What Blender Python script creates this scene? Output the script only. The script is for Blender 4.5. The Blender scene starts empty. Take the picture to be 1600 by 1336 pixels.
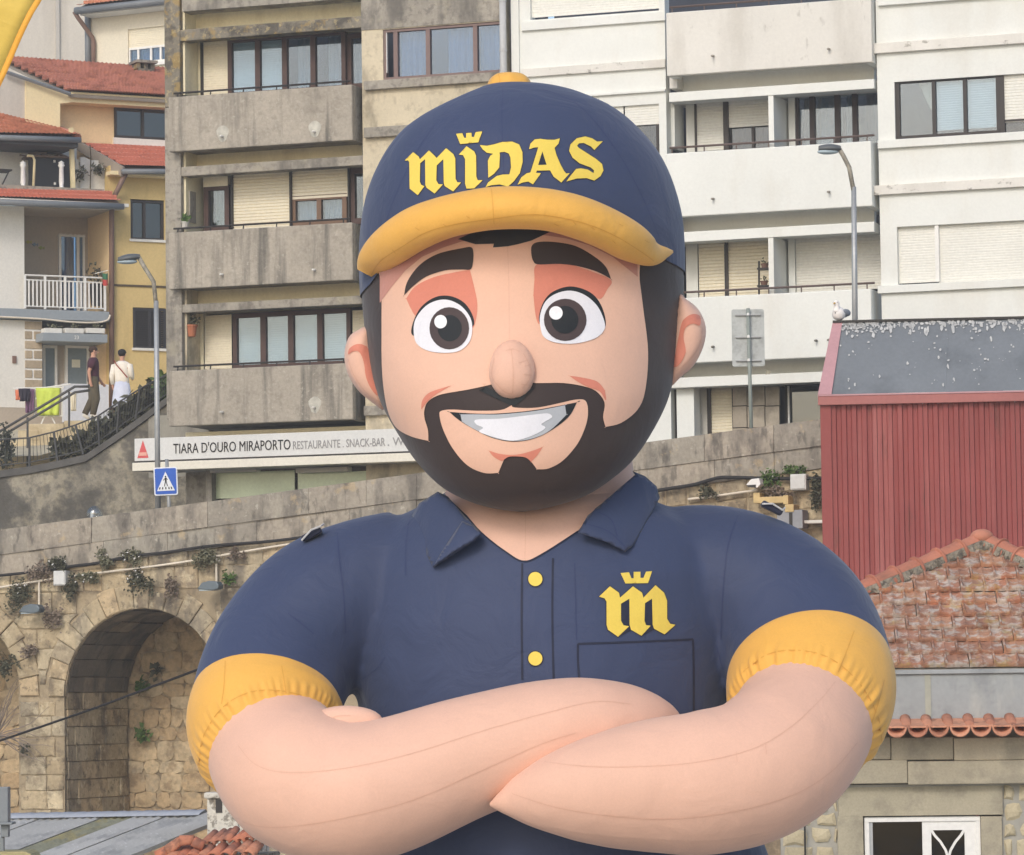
import bpy, bmesh, math, random
import numpy as np
from mathutils import Vector, Matrix
from mathutils.bvhtree import BVHTree
from mathutils.geometry import delaunay_2d_cdt
R = math.radians
random.seed(7)
SC = bpy.context.scene
COL = SC.collection

# ------------------------------------------------------------------ camera
FPX = 6080.0                      # focal length in pixels of the 1600 px wide photograph
PITCH, ROLL = R(4.06), R(0.75)
CAM = Vector((0, 0, 6.0))
_f = Vector((0, math.cos(PITCH), math.sin(PITCH)))
_r0 = Vector((1, 0, 0)); _u0 = Vector((0, -math.sin(PITCH), math.cos(PITCH)))
_r = _r0*math.cos(ROLL) - _u0*math.sin(ROLL)
_u = _r0*math.sin(ROLL) + _u0*math.cos(ROLL)
cd = bpy.data.cameras.new('camera'); co = bpy.data.objects.new('camera', cd); COL.objects.link(co)
cd.sensor_width = 36; cd.lens = 36*FPX/1600; cd.clip_start = 1; cd.clip_end = 2000
co.matrix_world = Matrix(((_r.x, _u.x, -_f.x, CAM.x), (_r.y, _u.y, -_f.y, CAM.y), (_r.z, _u.z, -_f.z, CAM.z), (0, 0, 0, 1)))
SC.camera = co

# ------------------------------------------------------------------ light
SUN_AZ, SUN_EL = R(21), R(33)      # the sun stands behind the camera, to its left
w = bpy.data.worlds.new('World'); SC.world = w; w.use_nodes = True
nt = w.node_tree
sky = nt.nodes.new('ShaderNodeTexSky'); sky.sky_type = 'NISHITA'; sky.sun_disc = False
sky.sun_elevation = SUN_EL; sky.sun_rotation = math.pi + SUN_AZ
sky.air_density = 1.0; sky.dust_density = 2.0; sky.ozone_density = 1.0
nt.links.new(sky.outputs[0], nt.nodes['Background'].inputs[0])
nt.nodes['Background'].inputs[1].default_value = 0.15
sl = bpy.data.lights.new('sun', 'SUN'); sl.energy = 0.9; sl.angle = R(14); sl.color = (1, 0.965, 0.91)
so = bpy.data.objects.new('sun', sl); COL.objects.link(so)
so.rotation_euler = Vector((math.sin(SUN_AZ)*math.cos(SUN_EL), math.cos(SUN_AZ)*math.cos(SUN_EL), -math.sin(SUN_EL))).to_track_quat('-Z', 'Y').to_euler()
so.location = (-20, -40, 40)
SC.view_settings.view_transform = 'Standard'; SC.view_settings.look = 'None'
SC.view_settings.exposure = 0.36; SC.view_settings.gamma = 1.0; SC.view_settings.use_curve_mapping = False

# ------------------------------------------------------------------ pixel -> world
def ray(u, v):
    return _f + _r*((u-800)/FPX) + _u*((668-v)/FPX)
def P(u, v, Y):
    d = ray(u, v); return CAM + d*(Y/d.y)

class Frame:
    """a local frame: x along a facade to the right, y into it, z up; phi > 0 turns the right end nearer"""
    def __init__(s, u, Y, phi):
        s.phi = R(phi); o = P(u, 1100, Y); s.o = Vector((o.x, o.y, 0))
        s.ex = Vector((math.cos(s.phi), -math.sin(s.phi), 0)); s.ey = Vector((math.sin(s.phi), math.cos(s.phi), 0))
    def pt(s, u, v, d=0.0):
        r = ray(u, v); t = (s.ey.dot(s.o - CAM) + d)/s.ey.dot(r)
        p = CAM + r*t - s.o
        return Vector((p.dot(s.ex), d, p.z))
    def rect(s, u0, u1, v0, v1, d=0.0):
        um, vm = (u0+u1)/2, (v0+v1)/2
        return s.pt(u0, vm, d).x, s.pt(u1, vm, d).x, s.pt(um, v1, d).z, s.pt(um, v0, d).z
    def world(s, p): return s.o + s.ex*p[0] + s.ey*p[1] + Vector((0, 0, p[2]))
    def empty(s, name, **k):
        e = bpy.data.objects.new(name, None); COL.objects.link(e); e.location = s.o; e.rotation_euler.z = -s.phi
        e.empty_display_size = .2; tag(e, **k); return e

def tag(o, label=None, cat=None, group=None, kind=None):
    if label: o['label'] = label
    if cat: o['category'] = cat
    if group: o['group'] = group
    if kind: o['kind'] = kind
    return o

# ------------------------------------------------------------------ mesh builder
class MB:
    def __init__(s): s.v = []; s.f = []
    def add(s, vs, fs):
        n = len(s.v); s.v += [tuple(p) for p in vs]; s.f += [tuple(i+n for i in f) for f in fs]; return s
    def box(s, x0, x1, y0, y1, z0, z1):
        if x0 > x1: x0, x1 = x1, x0
        if y0 > y1: y0, y1 = y1, y0
        if z0 > z1: z0, z1 = z1, z0
        return s.add([(x0,y0,z0),(x1,y0,z0),(x1,y1,z0),(x0,y1,z0),(x0,y0,z1),(x1,y0,z1),(x1,y1,z1),(x0,y1,z1)],
              [(0,3,2,1),(4,5,6,7),(0,1,5,4),(1,2,6,5),(2,3,7,6),(3,0,4,7)])
    def prism(s, poly, y0, y1):            # poly in (x,z), counter-clockwise seen from -y
        n = len(poly); a = sum(poly[i][0]*poly[(i+1)%n][1]-poly[(i+1)%n][0]*poly[i][1] for i in range(n))
        if a < 0: poly = poly[::-1]
        vs = [(p[0], y0, p[1]) for p in poly] + [(p[0], y1, p[1]) for p in poly]
        fs = [tuple(range(n)), tuple(range(2*n-1, n-1, -1))] + [(i, i+n, (i+1)%n+n, (i+1)%n) for i in range(n)]
        return s.add(vs, fs)
    def beam(s, a, b, wx, wy, up=Vector((0,0,1))):
        a, b = Vector(a), Vector(b); d = (b-a).normalized(); x = d.cross(up)
        if x.length < 1e-4: x = Vector((1,0,0))
        x.normalize(); y = x.cross(d)
        vs = [p + x*sx*wx/2 + y*sy*wy/2 for p in (a, b) for sx, sy in ((-1,-1),(1,-1),(1,1),(-1,1))]
        return s.add(vs, [(0,3,2,1),(4,5,6,7),(0,1,5,4),(1,2,6,5),(2,3,7,6),(3,0,4,7)])
    def tube(s, pts, rad, n=10, cap=True):
        pts = [Vector(p) for p in pts]; m = len(pts)
        rad = [rad]*m if not hasattr(rad, '__len__') else rad
        vs, fs = [], []; nrm = None
        for i in range(m):
            t = (pts[min(i+1, m-1)]-pts[max(i-1, 0)]).normalized()
            if nrm is None:
                nrm = t.cross(Vector((0,0,1)))
                if nrm.length < 1e-3: nrm = t.cross(Vector((0,1,0)))
            nrm = (nrm - t*nrm.dot(t)).normalized(); b = t.cross(nrm)
            for k in range(n):
                a = 2*math.pi*k/n; vs.append(pts[i] + (nrm*math.cos(a)+b*math.sin(a))*rad[i])
        for i in range(m-1):
            for k in range(n): fs.append((i*n+k, i*n+(k+1)%n, (i+1)*n+(k+1)%n, (i+1)*n+k))
        if cap: fs += [tuple(range(n-1, -1, -1)), tuple(range((m-1)*n, m*n))]
        return s.add(vs, fs)
    def lathe(s, prof, c=(0,0,0), n=16, sx=1, sy=1):   # prof of (r,z)
        vs, fs = [], []; m = len(prof)
        for r_, z in prof:
            for k in range(n):
                a = 2*math.pi*k/n; vs.append((c[0]+r_*sx*math.cos(a), c[1]+r_*sy*math.sin(a), c[2]+z))
        for i in range(m-1):
            for k in range(n): fs.append((i*n+k, i*n+(k+1)%n, (i+1)*n+(k+1)%n, (i+1)*n+k))
        fs += [tuple(range(n-1, -1, -1)), tuple(range((m-1)*n, m*n))]
        return s.add(vs, fs)
    def ell(s, c, rx, ry, rz, n=14, m=8):
        return s.lathe([(math.sin(math.pi*i/m)*1.0+1e-4, -math.cos(math.pi*i/m)*rz) for i in range(m+1)], c, n, rx, ry)
    def grid(s, pts):                       # rows of points
        a, b = len(pts), len(pts[0])
        return s.add([p for r_ in pts for p in r_], [(i*b+j, i*b+j+1, (i+1)*b+j+1, (i+1)*b+j) for i in range(a-1) for j in range(b-1)])
    def mesh(s, name):
        me = bpy.data.meshes.new(name); me.from_pydata(s.v, [], s.f); me.update(); return me

def ob(name, mb, mat, parent=None, smooth=False, bevel=0, seg=2, solid=0, fix=False, **k):
    me = mb.mesh(name) if isinstance(mb, MB) else mb
    if fix:
        bm = bmesh.new(); bm.from_mesh(me); bmesh.ops.recalc_face_normals(bm, faces=bm.faces); bm.to_mesh(me); bm.free()
    if mat and not me.materials: me.materials.append(mat)
    o = bpy.data.objects.new(name, me); COL.objects.link(o)
    if parent: o.parent = parent
    if smooth:
        me.polygons.foreach_set('use_smooth', [True]*len(me.polygons))
    if solid:
        md = o.modifiers.new('solid', 'SOLIDIFY'); md.thickness = solid; md.offset = 0
    if bevel:
        md = o.modifiers.new('bevel', 'BEVEL'); md.width = bevel; md.segments = seg; md.limit_method = 'ANGLE'
    return tag(o, **k)

def place(fr, o):                           # a top-level mesh in a frame
    o.location = fr.o; o.rotation_euler.z = -fr.phi; return o

def bent(pts, n=8, closed=False):           # Catmull-Rom through points of any dimension
    A = [np.array(p, float) for p in pts]; m = len(A); out = []
    rng = range(m if closed else m-1)
    for i in rng:
        if closed: p0, p1, p2, p3 = A[(i-1) % m], A[i], A[(i+1) % m], A[(i+2) % m]
        else: p0, p1, p2, p3 = A[max(i-1, 0)], A[i], A[i+1], A[min(i+2, m-1)]
        for k in range(n):
            t = k/n
            out.append(.5*((2*p1)+(-p0+p2)*t+(2*p0-5*p1+4*p2-p3)*t*t+(-p0+3*p1-3*p2+p3)*t**3))
    if not closed: out.append(A[-1])
    return out

# ------------------------------------------------------------------ materials
SAT = .86
def S(r, g, b):
    m_ = .3*r+.59*g+.11*b; r, g, b = (m_+(c-m_)*SAT for c in (r, g, b))
    return tuple(((c/255+.055)/1.055)**2.4 if c > 10 else c/255/12.92 for c in (r, g, b))
MATS = {}
def mat(name, col, rough=.85, var=.10, vs=1.2, fine=.05, fs=18, bump=.15, bs=30, bd=.01, stains=(), metallic=0, spec=.3, rnd=0, coord='world', sheen=0):
    if name in MATS: return MATS[name]
    m = bpy.data.materials.new(name); MATS[name] = m; m.use_nodes = True
    N, L = m.node_tree.nodes, m.node_tree.links; b = N['Principled BSDF']
    b.inputs['Roughness'].default_value = rough; b.inputs['Metallic'].default_value = metallic
    b.inputs['Specular IOR Level'].default_value = spec
    if sheen: b.inputs['Sheen Weight'].default_value = sheen
    if coord == 'world':
        pos = N.new('ShaderNodeNewGeometry').outputs['Position']
    else:
        pos = N.new('ShaderNodeTexCoord').outputs['Object']
    def noise(sc, det=4, stretch=None, rgh=.55, off=0):
        n = N.new('ShaderNodeTexNoise'); n.inputs['Scale'].default_value = sc; n.inputs['Detail'].default_value = det
        n.inputs['Roughness'].default_value = rgh
        src = pos
        mp = N.new('ShaderNodeMapping'); L.new(pos, mp.inputs[0])
        if stretch: mp.inputs['Scale'].default_value = stretch
        mp.inputs['Location'].default_value = (off*3.1, off*1.7, off*2.3); src = mp.outputs[0]
        L.new(src, n.inputs['Vector']); return n.outputs['Fac']
    def rng(fac, a, b_, c, d):
        n = N.new('ShaderNodeMapRange'); n.inputs[1].default_value = a; n.inputs[2].default_value = b_
        n.inputs[3].default_value = c; n.inputs[4].default_value = d; L.new(fac, n.inputs[0]); return n.outputs[0]
    def mul(a, c):
        n = N.new('ShaderNodeMath'); n.operation = 'MULTIPLY'
        for i, x in enumerate((a, c)):
            if hasattr(x, 'is_linked'): L.new(x, n.inputs[i])
            else: n.inputs[i].default_value = x
        return n.outputs[0]
    val = None
    if var: val = rng(noise(vs), .3, .7, 1-var, 1+var)
    if fine:
        f = rng(noise(fs, 3), .3, .7, 1-fine, 1+fine); val = f if val is None else mul(val, f)
    if rnd:
        oi = N.new('ShaderNodeObjectInfo'); f = rng(oi.outputs['Random'], 0, 1, 1-rnd, 1+rnd); val = f if val is None else mul(val, f)
    cur = None
    if len(col) and hasattr(col[0], '__len__'):       # several colours picked per object
        oi = N.new('ShaderNodeObjectInfo'); cr = N.new('ShaderNodeValToRGB'); el = cr.color_ramp.elements
        el[0].color = (*col[0], 1); el[0].position = 0; el[1].color = (*col[-1], 1); el[1].position = 1
        for i, c in enumerate(col[1:-1]): e = el.new((i+1)/(len(col)-1)); e.color = (*c, 1)
        L.new(oi.outputs['Random'], cr.inputs[0]); cur = cr.outputs[0]
    else:
        rgb = N.new('ShaderNodeRGB'); rgb.outputs[0].default_value = (*col, 1); cur = rgb.outputs[0]
    for i, st in enumerate(stains):
        c, sc, lo, hi, amt = st[:5]; stretch = st[5] if len(st) > 5 else None
        fac = rng(noise(sc, 6, stretch, .62, i+1), .5+(lo-.5)*.6, .5+(hi-.5)*.6, 0, amt)
        mx = N.new('ShaderNodeMixRGB'); L.new(fac, mx.inputs[0]); L.new(cur, mx.inputs[1]); mx.inputs[2].default_value = (*c, 1); cur = mx.outputs[0]
    if val is not None:
        vm = N.new('ShaderNodeVectorMath'); vm.operation = 'SCALE'; L.new(cur, vm.inputs[0]); L.new(val, vm.inputs['Scale']); cur = vm.outputs[0]
    L.new(cur, b.inputs['Base Color'])
    if bump:
        bp = N.new('ShaderNodeBump'); bp.inputs['Strength'].default_value = bump; bp.inputs['Distance'].default_value = bd
        L.new(noise(bs, 5), bp.inputs['Height']); L.new(bp.outputs[0], b.inputs['Normal'])
    return m

def glass(name, tint, refl=.25):
    if name in MATS: return MATS[name]
    m = bpy.data.materials.new(name); MATS[name] = m; m.use_nodes = True
    N, L = m.node_tree.nodes, m.node_tree.links
    N.remove(N['Principled BSDF'])
    t = N.new('ShaderNodeBsdfTransparent'); t.inputs[0].default_value = (*tint, 1)
    g = N.new('ShaderNodeBsdfGlossy'); g.inputs['Roughness'].default_value = .03
    nz = N.new('ShaderNodeTexNoise'); nz.inputs['Scale'].default_value = 1.1; bp = N.new('ShaderNodeBump'); bp.inputs['Strength'].default_value = .06; bp.inputs['Distance'].default_value = .05
    L.new(nz.outputs['Fac'], bp.inputs['Height']); L.new(bp.outputs[0], g.inputs['Normal'])
    mx = N.new('ShaderNodeMixShader'); mx.inputs[0].default_value = refl
    L.new(t.outputs[0], mx.inputs[1]); L.new(g.outputs[0], mx.inputs[2]); L.new(mx.outputs[0], N['Material Output'].inputs[0])
    return m
# ================================================================== the inflatable figure
def fabric(name, col, rough=.62, wr=.55, wscale=2.6):
    """tight coated cloth: faint weave, large soft puckers"""
    if name in MATS: return MATS[name]
    m = mat(name, col, rough=rough, var=.05, vs=1.1, fine=.025, fs=60, bump=.10, bs=160, bd=.003, spec=.25, sheen=.15)
    N, L = m.node_tree.nodes, m.node_tree.links; b = N['Principled BSDF']
    old = b.inputs['Normal'].links[0].from_node
    nz = N.new('ShaderNodeTexNoise'); nz.inputs['Scale'].default_value = wscale; nz.inputs['Detail'].default_value = 5; nz.inputs['Distortion'].default_value = .8
    g = N.new('ShaderNodeNewGeometry'); L.new(g.outputs['Position'], nz.inputs['Vector'])
    bp = N.new('ShaderNodeBump'); bp.inputs['Strength'].default_value = wr; bp.inputs['Distance'].default_value = .05
    L.new(nz.outputs['Fac'], bp.inputs['Height']); L.new(old.outputs[0], bp.inputs['Normal']); L.new(bp.outputs[0], b.inputs['Normal'])
    return m
NAVY = fabric('navy cloth', (.041, .057, .120)); NAVYD = fabric('navy print line', (.016, .020, .045)); SEAMN = fabric('navy seam', (.030, .043, .112))
SKIN = fabric('skin cloth', (.75, .462, .345), wr=.32); SKIND = fabric('skin seam', (.70, .42, .31), wr=.32); FACE = fabric('face print', (.75, .465, .34), wr=.25)
YEL = fabric('amber cloth', (.80, .43, .085), wr=.4); YELD = fabric('amber seam', (.70, .35, .06)); LOGO = fabric('yellow print', (.78, .59, .10))
HAIR = fabric('hair print', (.042, .029, .027), wr=.3); TUFT = fabric('hair tuft print', (.022, .025, .03)); SHADE = fabric('orange print', (.64, .225, .155)); BAND = fabric('rose print', (.52, .25, .20))
WHITE = fabric('white print', (.74, .74, .78)); GREYP = fabric('grey print', (.42, .44, .47)); IRIS = fabric('iris print', (.065, .045, .045)); BLK = fabric('black print', (.014, .017, .02)); WHT = fabric('bright print', (.85, .85, .87))

YF = 30.0
fig = bpy.data.objects.new('inflatable_figure', None); COL.objects.link(fig); fig.location = (P(820, 1100, YF).x, YF, 0)
tag(fig, 'giant inflatable bearded man in navy polo and cap with crossed arms', 'inflatable figure')
FOFF = Vector(fig.location)
def fob(name, mb, m, parent=None, **k):     # world coordinates -> child of the figure
    o = ob(name, mb, m, parent or fig, **k)
    o.matrix_parent_inverse = Matrix.Translation(-FOFF)
    if parent and parent is not fig: o.matrix_parent_inverse = Matrix.Identity(4)
    return o
def bvh(o):
    bpy.context.view_layer.update()
    dg = bpy.context.evaluated_depsgraph_get(); e = o.evaluated_get(dg); me = e.to_mesh()
    vs = [v.co.copy() for v in me.vertices]; fs = [tuple(p.vertices) for p in me.polygons]   # figure meshes hold world coordinates
    e.to_mesh_clear(); return BVHTree.FromPolygons(vs, fs)

HL = [(133,798),(134.2,778),(136.5,761),(146,738),(158,712),(174,680),(192,650),(214,624),(249,599),(296,578),(346,567),(400,563),(462,565),(524,571),(580,580),(629,595),(677,621),(722,651),(760,689),(782,730),(794,770),(799,806),(799.6,812)]
HR = [(133,799),(134,822),(137,858),(143,888),(153,917),(172,957),(201,993),(240,1026),(281,1047),(332,1062),(376,1067),(426,1068),(460,1068),(512,1064),(569,1056),(621,1045),(670,1022),(719,989),(752,951),(775,914),(791,865),(798.6,825),(799.6,815)]
_hl = np.array(bent(HL, 8)); _hr = np.array(bent(HR, 8))
def head_row(v):
    return np.interp(v, np.maximum.accumulate(_hl[:,0]), _hl[:,1]), np.interp(v, np.maximum.accumulate(_hr[:,0]), _hr[:,1])
def head_pt(th, v, off=0.0):
    a, b = head_row(v); c, h = (a+b)/2, (b-a)/2
    yc = YF-.92*max(0, (v-450)/350)**1.3; p = P(c + h*math.sin(th), v, yc); hm = h*yc/FPX
    d = .97*hm*math.cos(th)
    q = Vector((p.x, yc - d, p.z))
    if off:
        n = Vector((math.sin(th), -math.cos(th), (450-v)/330*.9)).normalized(); q += n*off
    return q
vrows = [133+ (799.5-133)*(.5-.5*math.cos(math.pi*i/72)) for i in range(73)]
NT = 96
mb = MB()
g = [[head_pt(2*math.pi*k/NT, v) for k in range(NT+1)] for v in vrows]
mb.grid(g); head = fob('head', mb, HAIR, smooth=True, label='dark brown hair and beard printed round the face')
HB = bvh(head)

def inpoly(x, y, poly):
    c = False; n = len(poly); j = n-1
    for i in range(n):
        xi, yi = poly[i]; xj, yj = poly[j]
        if (yi > y) != (yj > y) and x < (xj-xi)*(y-yi)/(yj-yi)+xi: c = not c
        j = i
    return c
def tri2d(outlines, step):
    """triangulate px outlines (even-odd) with inner points"""
    pts, edges = [], []
    for o in outlines:
        q = []
        for i in range(len(o)):
            a, b = np.array(o[i]), np.array(o[(i+1) % len(o)]); n = max(1, int(np.linalg.norm(b-a)/step))
            for k in range(n): q.append(tuple(a+(b-a)*k/n))
        s = len(pts); pts += q; edges += [(s+i, s+(i+1) % len(q)) for i in range(len(q))]
    xs = [p[0] for p in pts]; ys = [p[1] for p in pts]
    odd = 0; y = min(ys)+step*.5
    inner = []
    while y < max(ys):
        x = min(xs)+step*(.5+.5*(odd % 2)); odd += 1
        while x < max(xs):
            if sum(inpoly(x, y, o) for o in outlines) % 2: inner.append((x, y))
            x += step
        y += step*.87
    vs, es, fs, *_ = delaunay_2d_cdt([Vector(p) for p in pts+inner], edges, [], 0, 1e-4)
    out = []
    for f in fs:
        c = sum((vs[i] for i in f), Vector((0, 0)))/len(f)
        if sum(inpoly(c.x, c.y, o) for o in outlines) % 2: out.append(tuple(f))
    return vs, out
def soft(o, corners=()):
    """round an outline, keeping the numbered corners sharp"""
    q = []
    for i, p in enumerate(o): q += [p, p] if i in corners else [p]
    out = []
    for p in bent(q, 5, True):
        if not out or np.linalg.norm(np.array(p)-np.array(out[-1])) > .15: out.append(tuple(p))
    if np.linalg.norm(np.array(out[0])-np.array(out[-1])) < .15: out.pop()
    return out
def patch(name, outlines, tree, off, m, parent=None, step=9, smoothed=False, fallback=None):
    """a printed panel lying on an inflated surface"""
    if not hasattr(outlines[0][0], '__len__'): outlines = [outlines]
    if smoothed: outlines = [soft(o, smoothed if isinstance(smoothed, (list, tuple)) else ()) for o in outlines]
    vs, fs = tri2d(outlines, step); mb = MB(); pts = []
    for p in vs:
        d = ray(p.x, p.y).normalized(); h, n, i, t = tree.ray_cast(CAM, d)
        if h is None: h = fallback(p.x, p.y) if fallback else CAM + d*(YF/d.y); n = -d
        if n.dot(d) > 0: n = -n
        pts.append(h + n*off*.7 - d*off*.5)
    fl = []
    for f in fs:
        a, b, c = (pts[i] for i in f[:3]); n = (b-a).cross(c-a)
        fl.append(tuple(f) if n.dot(a-CAM) < 0 else tuple(reversed(f)))
    mb.add(pts, fl); return fob(name, mb, m, parent, smooth=True)
def line(name, pts, wpx, tree, off, m, parent=None):
    """a seam: a narrow strip on the surface"""
    q = [np.array(p) for p in bent(pts, 6)] if len(pts) > 2 else [np.array(pts[0])+(np.array(pts[1])-np.array(pts[0]))*k/12 for k in range(13)]
    L_, R_ = [], []
    for i, p in enumerate(q):
        t = q[min(i+1, len(q)-1)]-q[max(i-1, 0)]; t = t/max(1e-6, np.linalg.norm(t)); n = np.array((-t[1], t[0]))*wpx/2
        row = []
        for s_ in (p-n, p+n):
            d = ray(*s_).normalized(); h, nn, ii, tt = tree.ray_cast(CAM, d); row.append(None if h is None else h-d*off)
        if None not in row: L_.append(row[0]); R_.append(row[1])
    if len(L_) < 2: return None
    mb = MB(); mb.grid([L_, R_]); return fob(name, mb, m, parent, smooth=True)
def Z(pts, ox, oy, s): return [(ox+x/s, oy+y/s) for x, y in pts]
def z2(p): return Z(p, 540, 100, 2.7586)
def z3(p): return Z(p, 520, 400, 2.6667)
def z4(p): return Z(p, 620, 720, 3.2)
def z8(p): return Z(p, 610, 190, 4.5714)
def circ(cx, cy, rx, ry=None, n=28): ry = ry or rx; return [(cx+rx*math.cos(2*math.pi*i/n), cy+ry*math.sin(2*math.pi*i/n)) for i in range(n)]

# face print
face = patch('face', z3([(190,-20),(204,120),(205,300),(206,450),(216,570),(236,660),(270,718),(330,752),(400,770),(398,725),(385,680),(383,645),(398,607),(450,578),(560,558),(640,541),(745,520),(845,530),(960,530),(1050,545),(1100,567),(1131,612),(1125,670),(1135,712),(1200,695),(1268,640),(1300,560),(1312,400),(1292,220),(1277,100),(1262,-40),(1100,-160),(900,-190),(600,-190),(350,-120)]), HB, 0.0060, FACE, step=7, smoothed=(8, 15, 23))
patch('chin_panel', z3([(446,662),(455,645),(500,640),(600,645),(700,642),(745,622),(760,632),(850,632),(950,612),(1010,599),(1050,602),(1062,640),(1055,700),(1020,780),(960,850),(900,884),(850,888),(825,855),(800,835),(740,832),(715,845),(690,903),(630,903),(560,870),(500,800),(460,720)]), HB, 0.0060, FACE, step=7, smoothed=(5, 16, 20, 21))
mouth = patch('mouth', z3([(488,650),(600,657),(700,656),(850,641),(1016,610),(980,672),(900,732),(820,766),(740,773),(660,756),(580,716),(525,682)]), HB, 0.0090, BLK, step=7, smoothed=(0, 4))
patch('teeth', z3([(534,660),(600,660),(700,660),(850,645),(966,622),(972,662),(900,730),(820,764),(740,771),(660,754),(580,715),(540,690)]), HB, 0.0120, GREYP, mouth, step=7, smoothed=(0, 4, 5, 11))
patch('teeth_highlight', z3([(600,682),(700,678),(850,660),(897,657),(912,672),(885,690),(868,702),(885,715),(860,735),(800,760),(740,770),(660,751),(612,732),(628,716),(600,702)]), HB, 0.0150, WHITE, mouth, step=7, smoothed=True)
patch('chin_shading', z3([(650,810),(700,825),(760,828),(820,815),(875,795),(853,828),(826,857),(800,838),(740,835),(715,847),(702,853),(670,835)]), HB, 0.0090, SHADE, step=6, smoothed=(0, 4, 6, 9))
patch('cheek_line', z3([(371,640),(376,600),(410,567),(497,540),(440,572),(398,605)]), HB, 0.0090, SHADE, step=5, smoothed=(0, 3))
patch('cheek_line', z3([(985,500),(1040,508),(1100,524),(1132,560),(1136,602),(1110,565),(1060,546),(1020,525)]), HB, 0.0090, SHADE, step=5, smoothed=(0, 3))
patch('moustache_shading', z3([(610,560),(640,545),(745,600),(845,545),(790,600),(760,625),(735,620)]), HB, 0.0070, BLK, step=6)
def eye(shade, lash, white, ic, ir, pc, pr, hc, hr):
    patch('eyelid_shading', z3(shade), HB, 0.0080, SHADE, step=7, smoothed=(0, 4))
    e = patch('eye', z3(white), HB, 0.0125, WHITE, step=7, smoothed=True)
    patch('eyelash', z3(lash), HB, 0.0102, BLK, e, step=7, smoothed=True)
    patch('iris', z3(circ(*ic, *ir)), HB, 0.0155, IRIS, e, step=7)
    patch('pupil', z3(circ(*pc, *pr)), HB, 0.0180, BLK, e, step=7)
    patch('eye_highlight', z3(circ(*hc, *hr)), HB, 0.0205, WHT, e, step=5)
eye([(308,178),(345,128),(420,90),(520,66),(572,58),(590,130),(603,200),(598,262),(583,300),(560,240),(500,190),(430,180),(370,220),(348,250),(325,215)],
    [(334,330),(338,275),(372,212),(430,172),(490,168),(545,193),(580,240),(588,290),(540,300),(400,330)],
    [(340,310),(350,260),(390,210),(440,186),(490,186),(540,213),(575,260),(582,310),(570,360),(530,396),(470,405),(400,396),(352,365)],
    (488,303), (82,88), (490,303), (50,55), (453,276), (26,28))
eye([(836,165),(840,100),(850,35),(960,30),(1060,58),(1157,100),(1142,140),(1112,180),(1060,150),(980,132),(900,165),(870,230),(860,285),(845,250)],
    [(862,280),(868,215),(905,158),(975,129),(1040,138),(1092,170),(1126,230),(1133,295),(1090,300),(920,290)],
    [(865,300),(863,250),(885,192),(930,158),(990,146),(1050,165),(1100,210),(1128,270),(1128,310),(1090,345),(1010,366),(930,363),(880,340)],
    (967,268), (88,88), (965,268), (56,58), (928,240), (28,28))
patch('brim_shading', z2([(150,1030),(200,962),(260,890),(330,832),(420,792),(500,766),(640,740),(480,700),(300,780),(150,900)]), HB, 0.0080, BAND, step=7)
patch('brim_shading', z2([(830,735),(950,752),(1050,782),(1150,832),(1257,918),(1255,840),(1100,740),(900,700)]), HB, 0.0080, BAND, step=7)
patch('eyebrow', z2([(255,997),(266,945),(300,890),(345,848),(410,815),(500,795),(542,790),(552,815),(549,862),(538,886),(500,886),(430,890),(350,917),(295,957)]), HB, 0.0100, HAIR, step=7, smoothed=(0,))
patch('eyebrow', z2([(800,815),(803,783),(830,768),(900,768),(990,785),(1070,830),(1120,875),(1142,928),(1080,895),(1000,872),(920,862),(830,864),(808,848)]), HB, 0.0100, HAIR, step=7, smoothed=(7,))
patch('hair_tuft', z2([(485,755),(530,735),(600,700),(760,690),(885,722),(800,762),(740,778),(700,786),(636,791),(640,775),(560,777)]), HB, 0.0100, TUFT, step=6)
line('face_seam', [(793,385),(795,440),(796,530)], 1.5, HB, 0.0080, SKIND)

# nose
p = P(800, 578, YF); nh, nn, _, _ = HB.ray_cast(CAM, ray(800, 578).normalized())
mb = MB(); rows = []
for i in range(17):
    a = math.pi*i/16; zz = math.cos(a); row = []
    wdt = (.94+.06*(-zz))      # fuller at the bottom
    for k in range(33):
        b = 2*math.pi*k/32
        rr = math.sin(a)*wdt*(1+.012*math.sin(9*b+zz*5))
        row.append(nh + Vector((rr*math.cos(b)*.180, -.0-rr*math.sin(b)*.125-.03*(1-zz)*math.sin(a), zz*.222)))
    rows.append(row)
mb.grid(rows); nose = fob('nose', mb, SKIN, smooth=True); NB = bvh(nose)
line('nose_seam', [(799,546),(802,580),(801,615)], 1.6, NB, 0.0030, SKIND, nose)
for q in ([(818,552),(829,575),(828,592),(816,607)], [(810,567),(826,562)], [(814,600),(829,602)], [(774,598),(788,612),(800,616)], [(772,560),(768,585),(775,600)], [(820,572),(830,570)], [(790,548),(800,545),(812,549)], [(818,585),(829,586)]): line('pucker', q, 1.2, NB, 0.0030, SKIND, nose)

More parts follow.
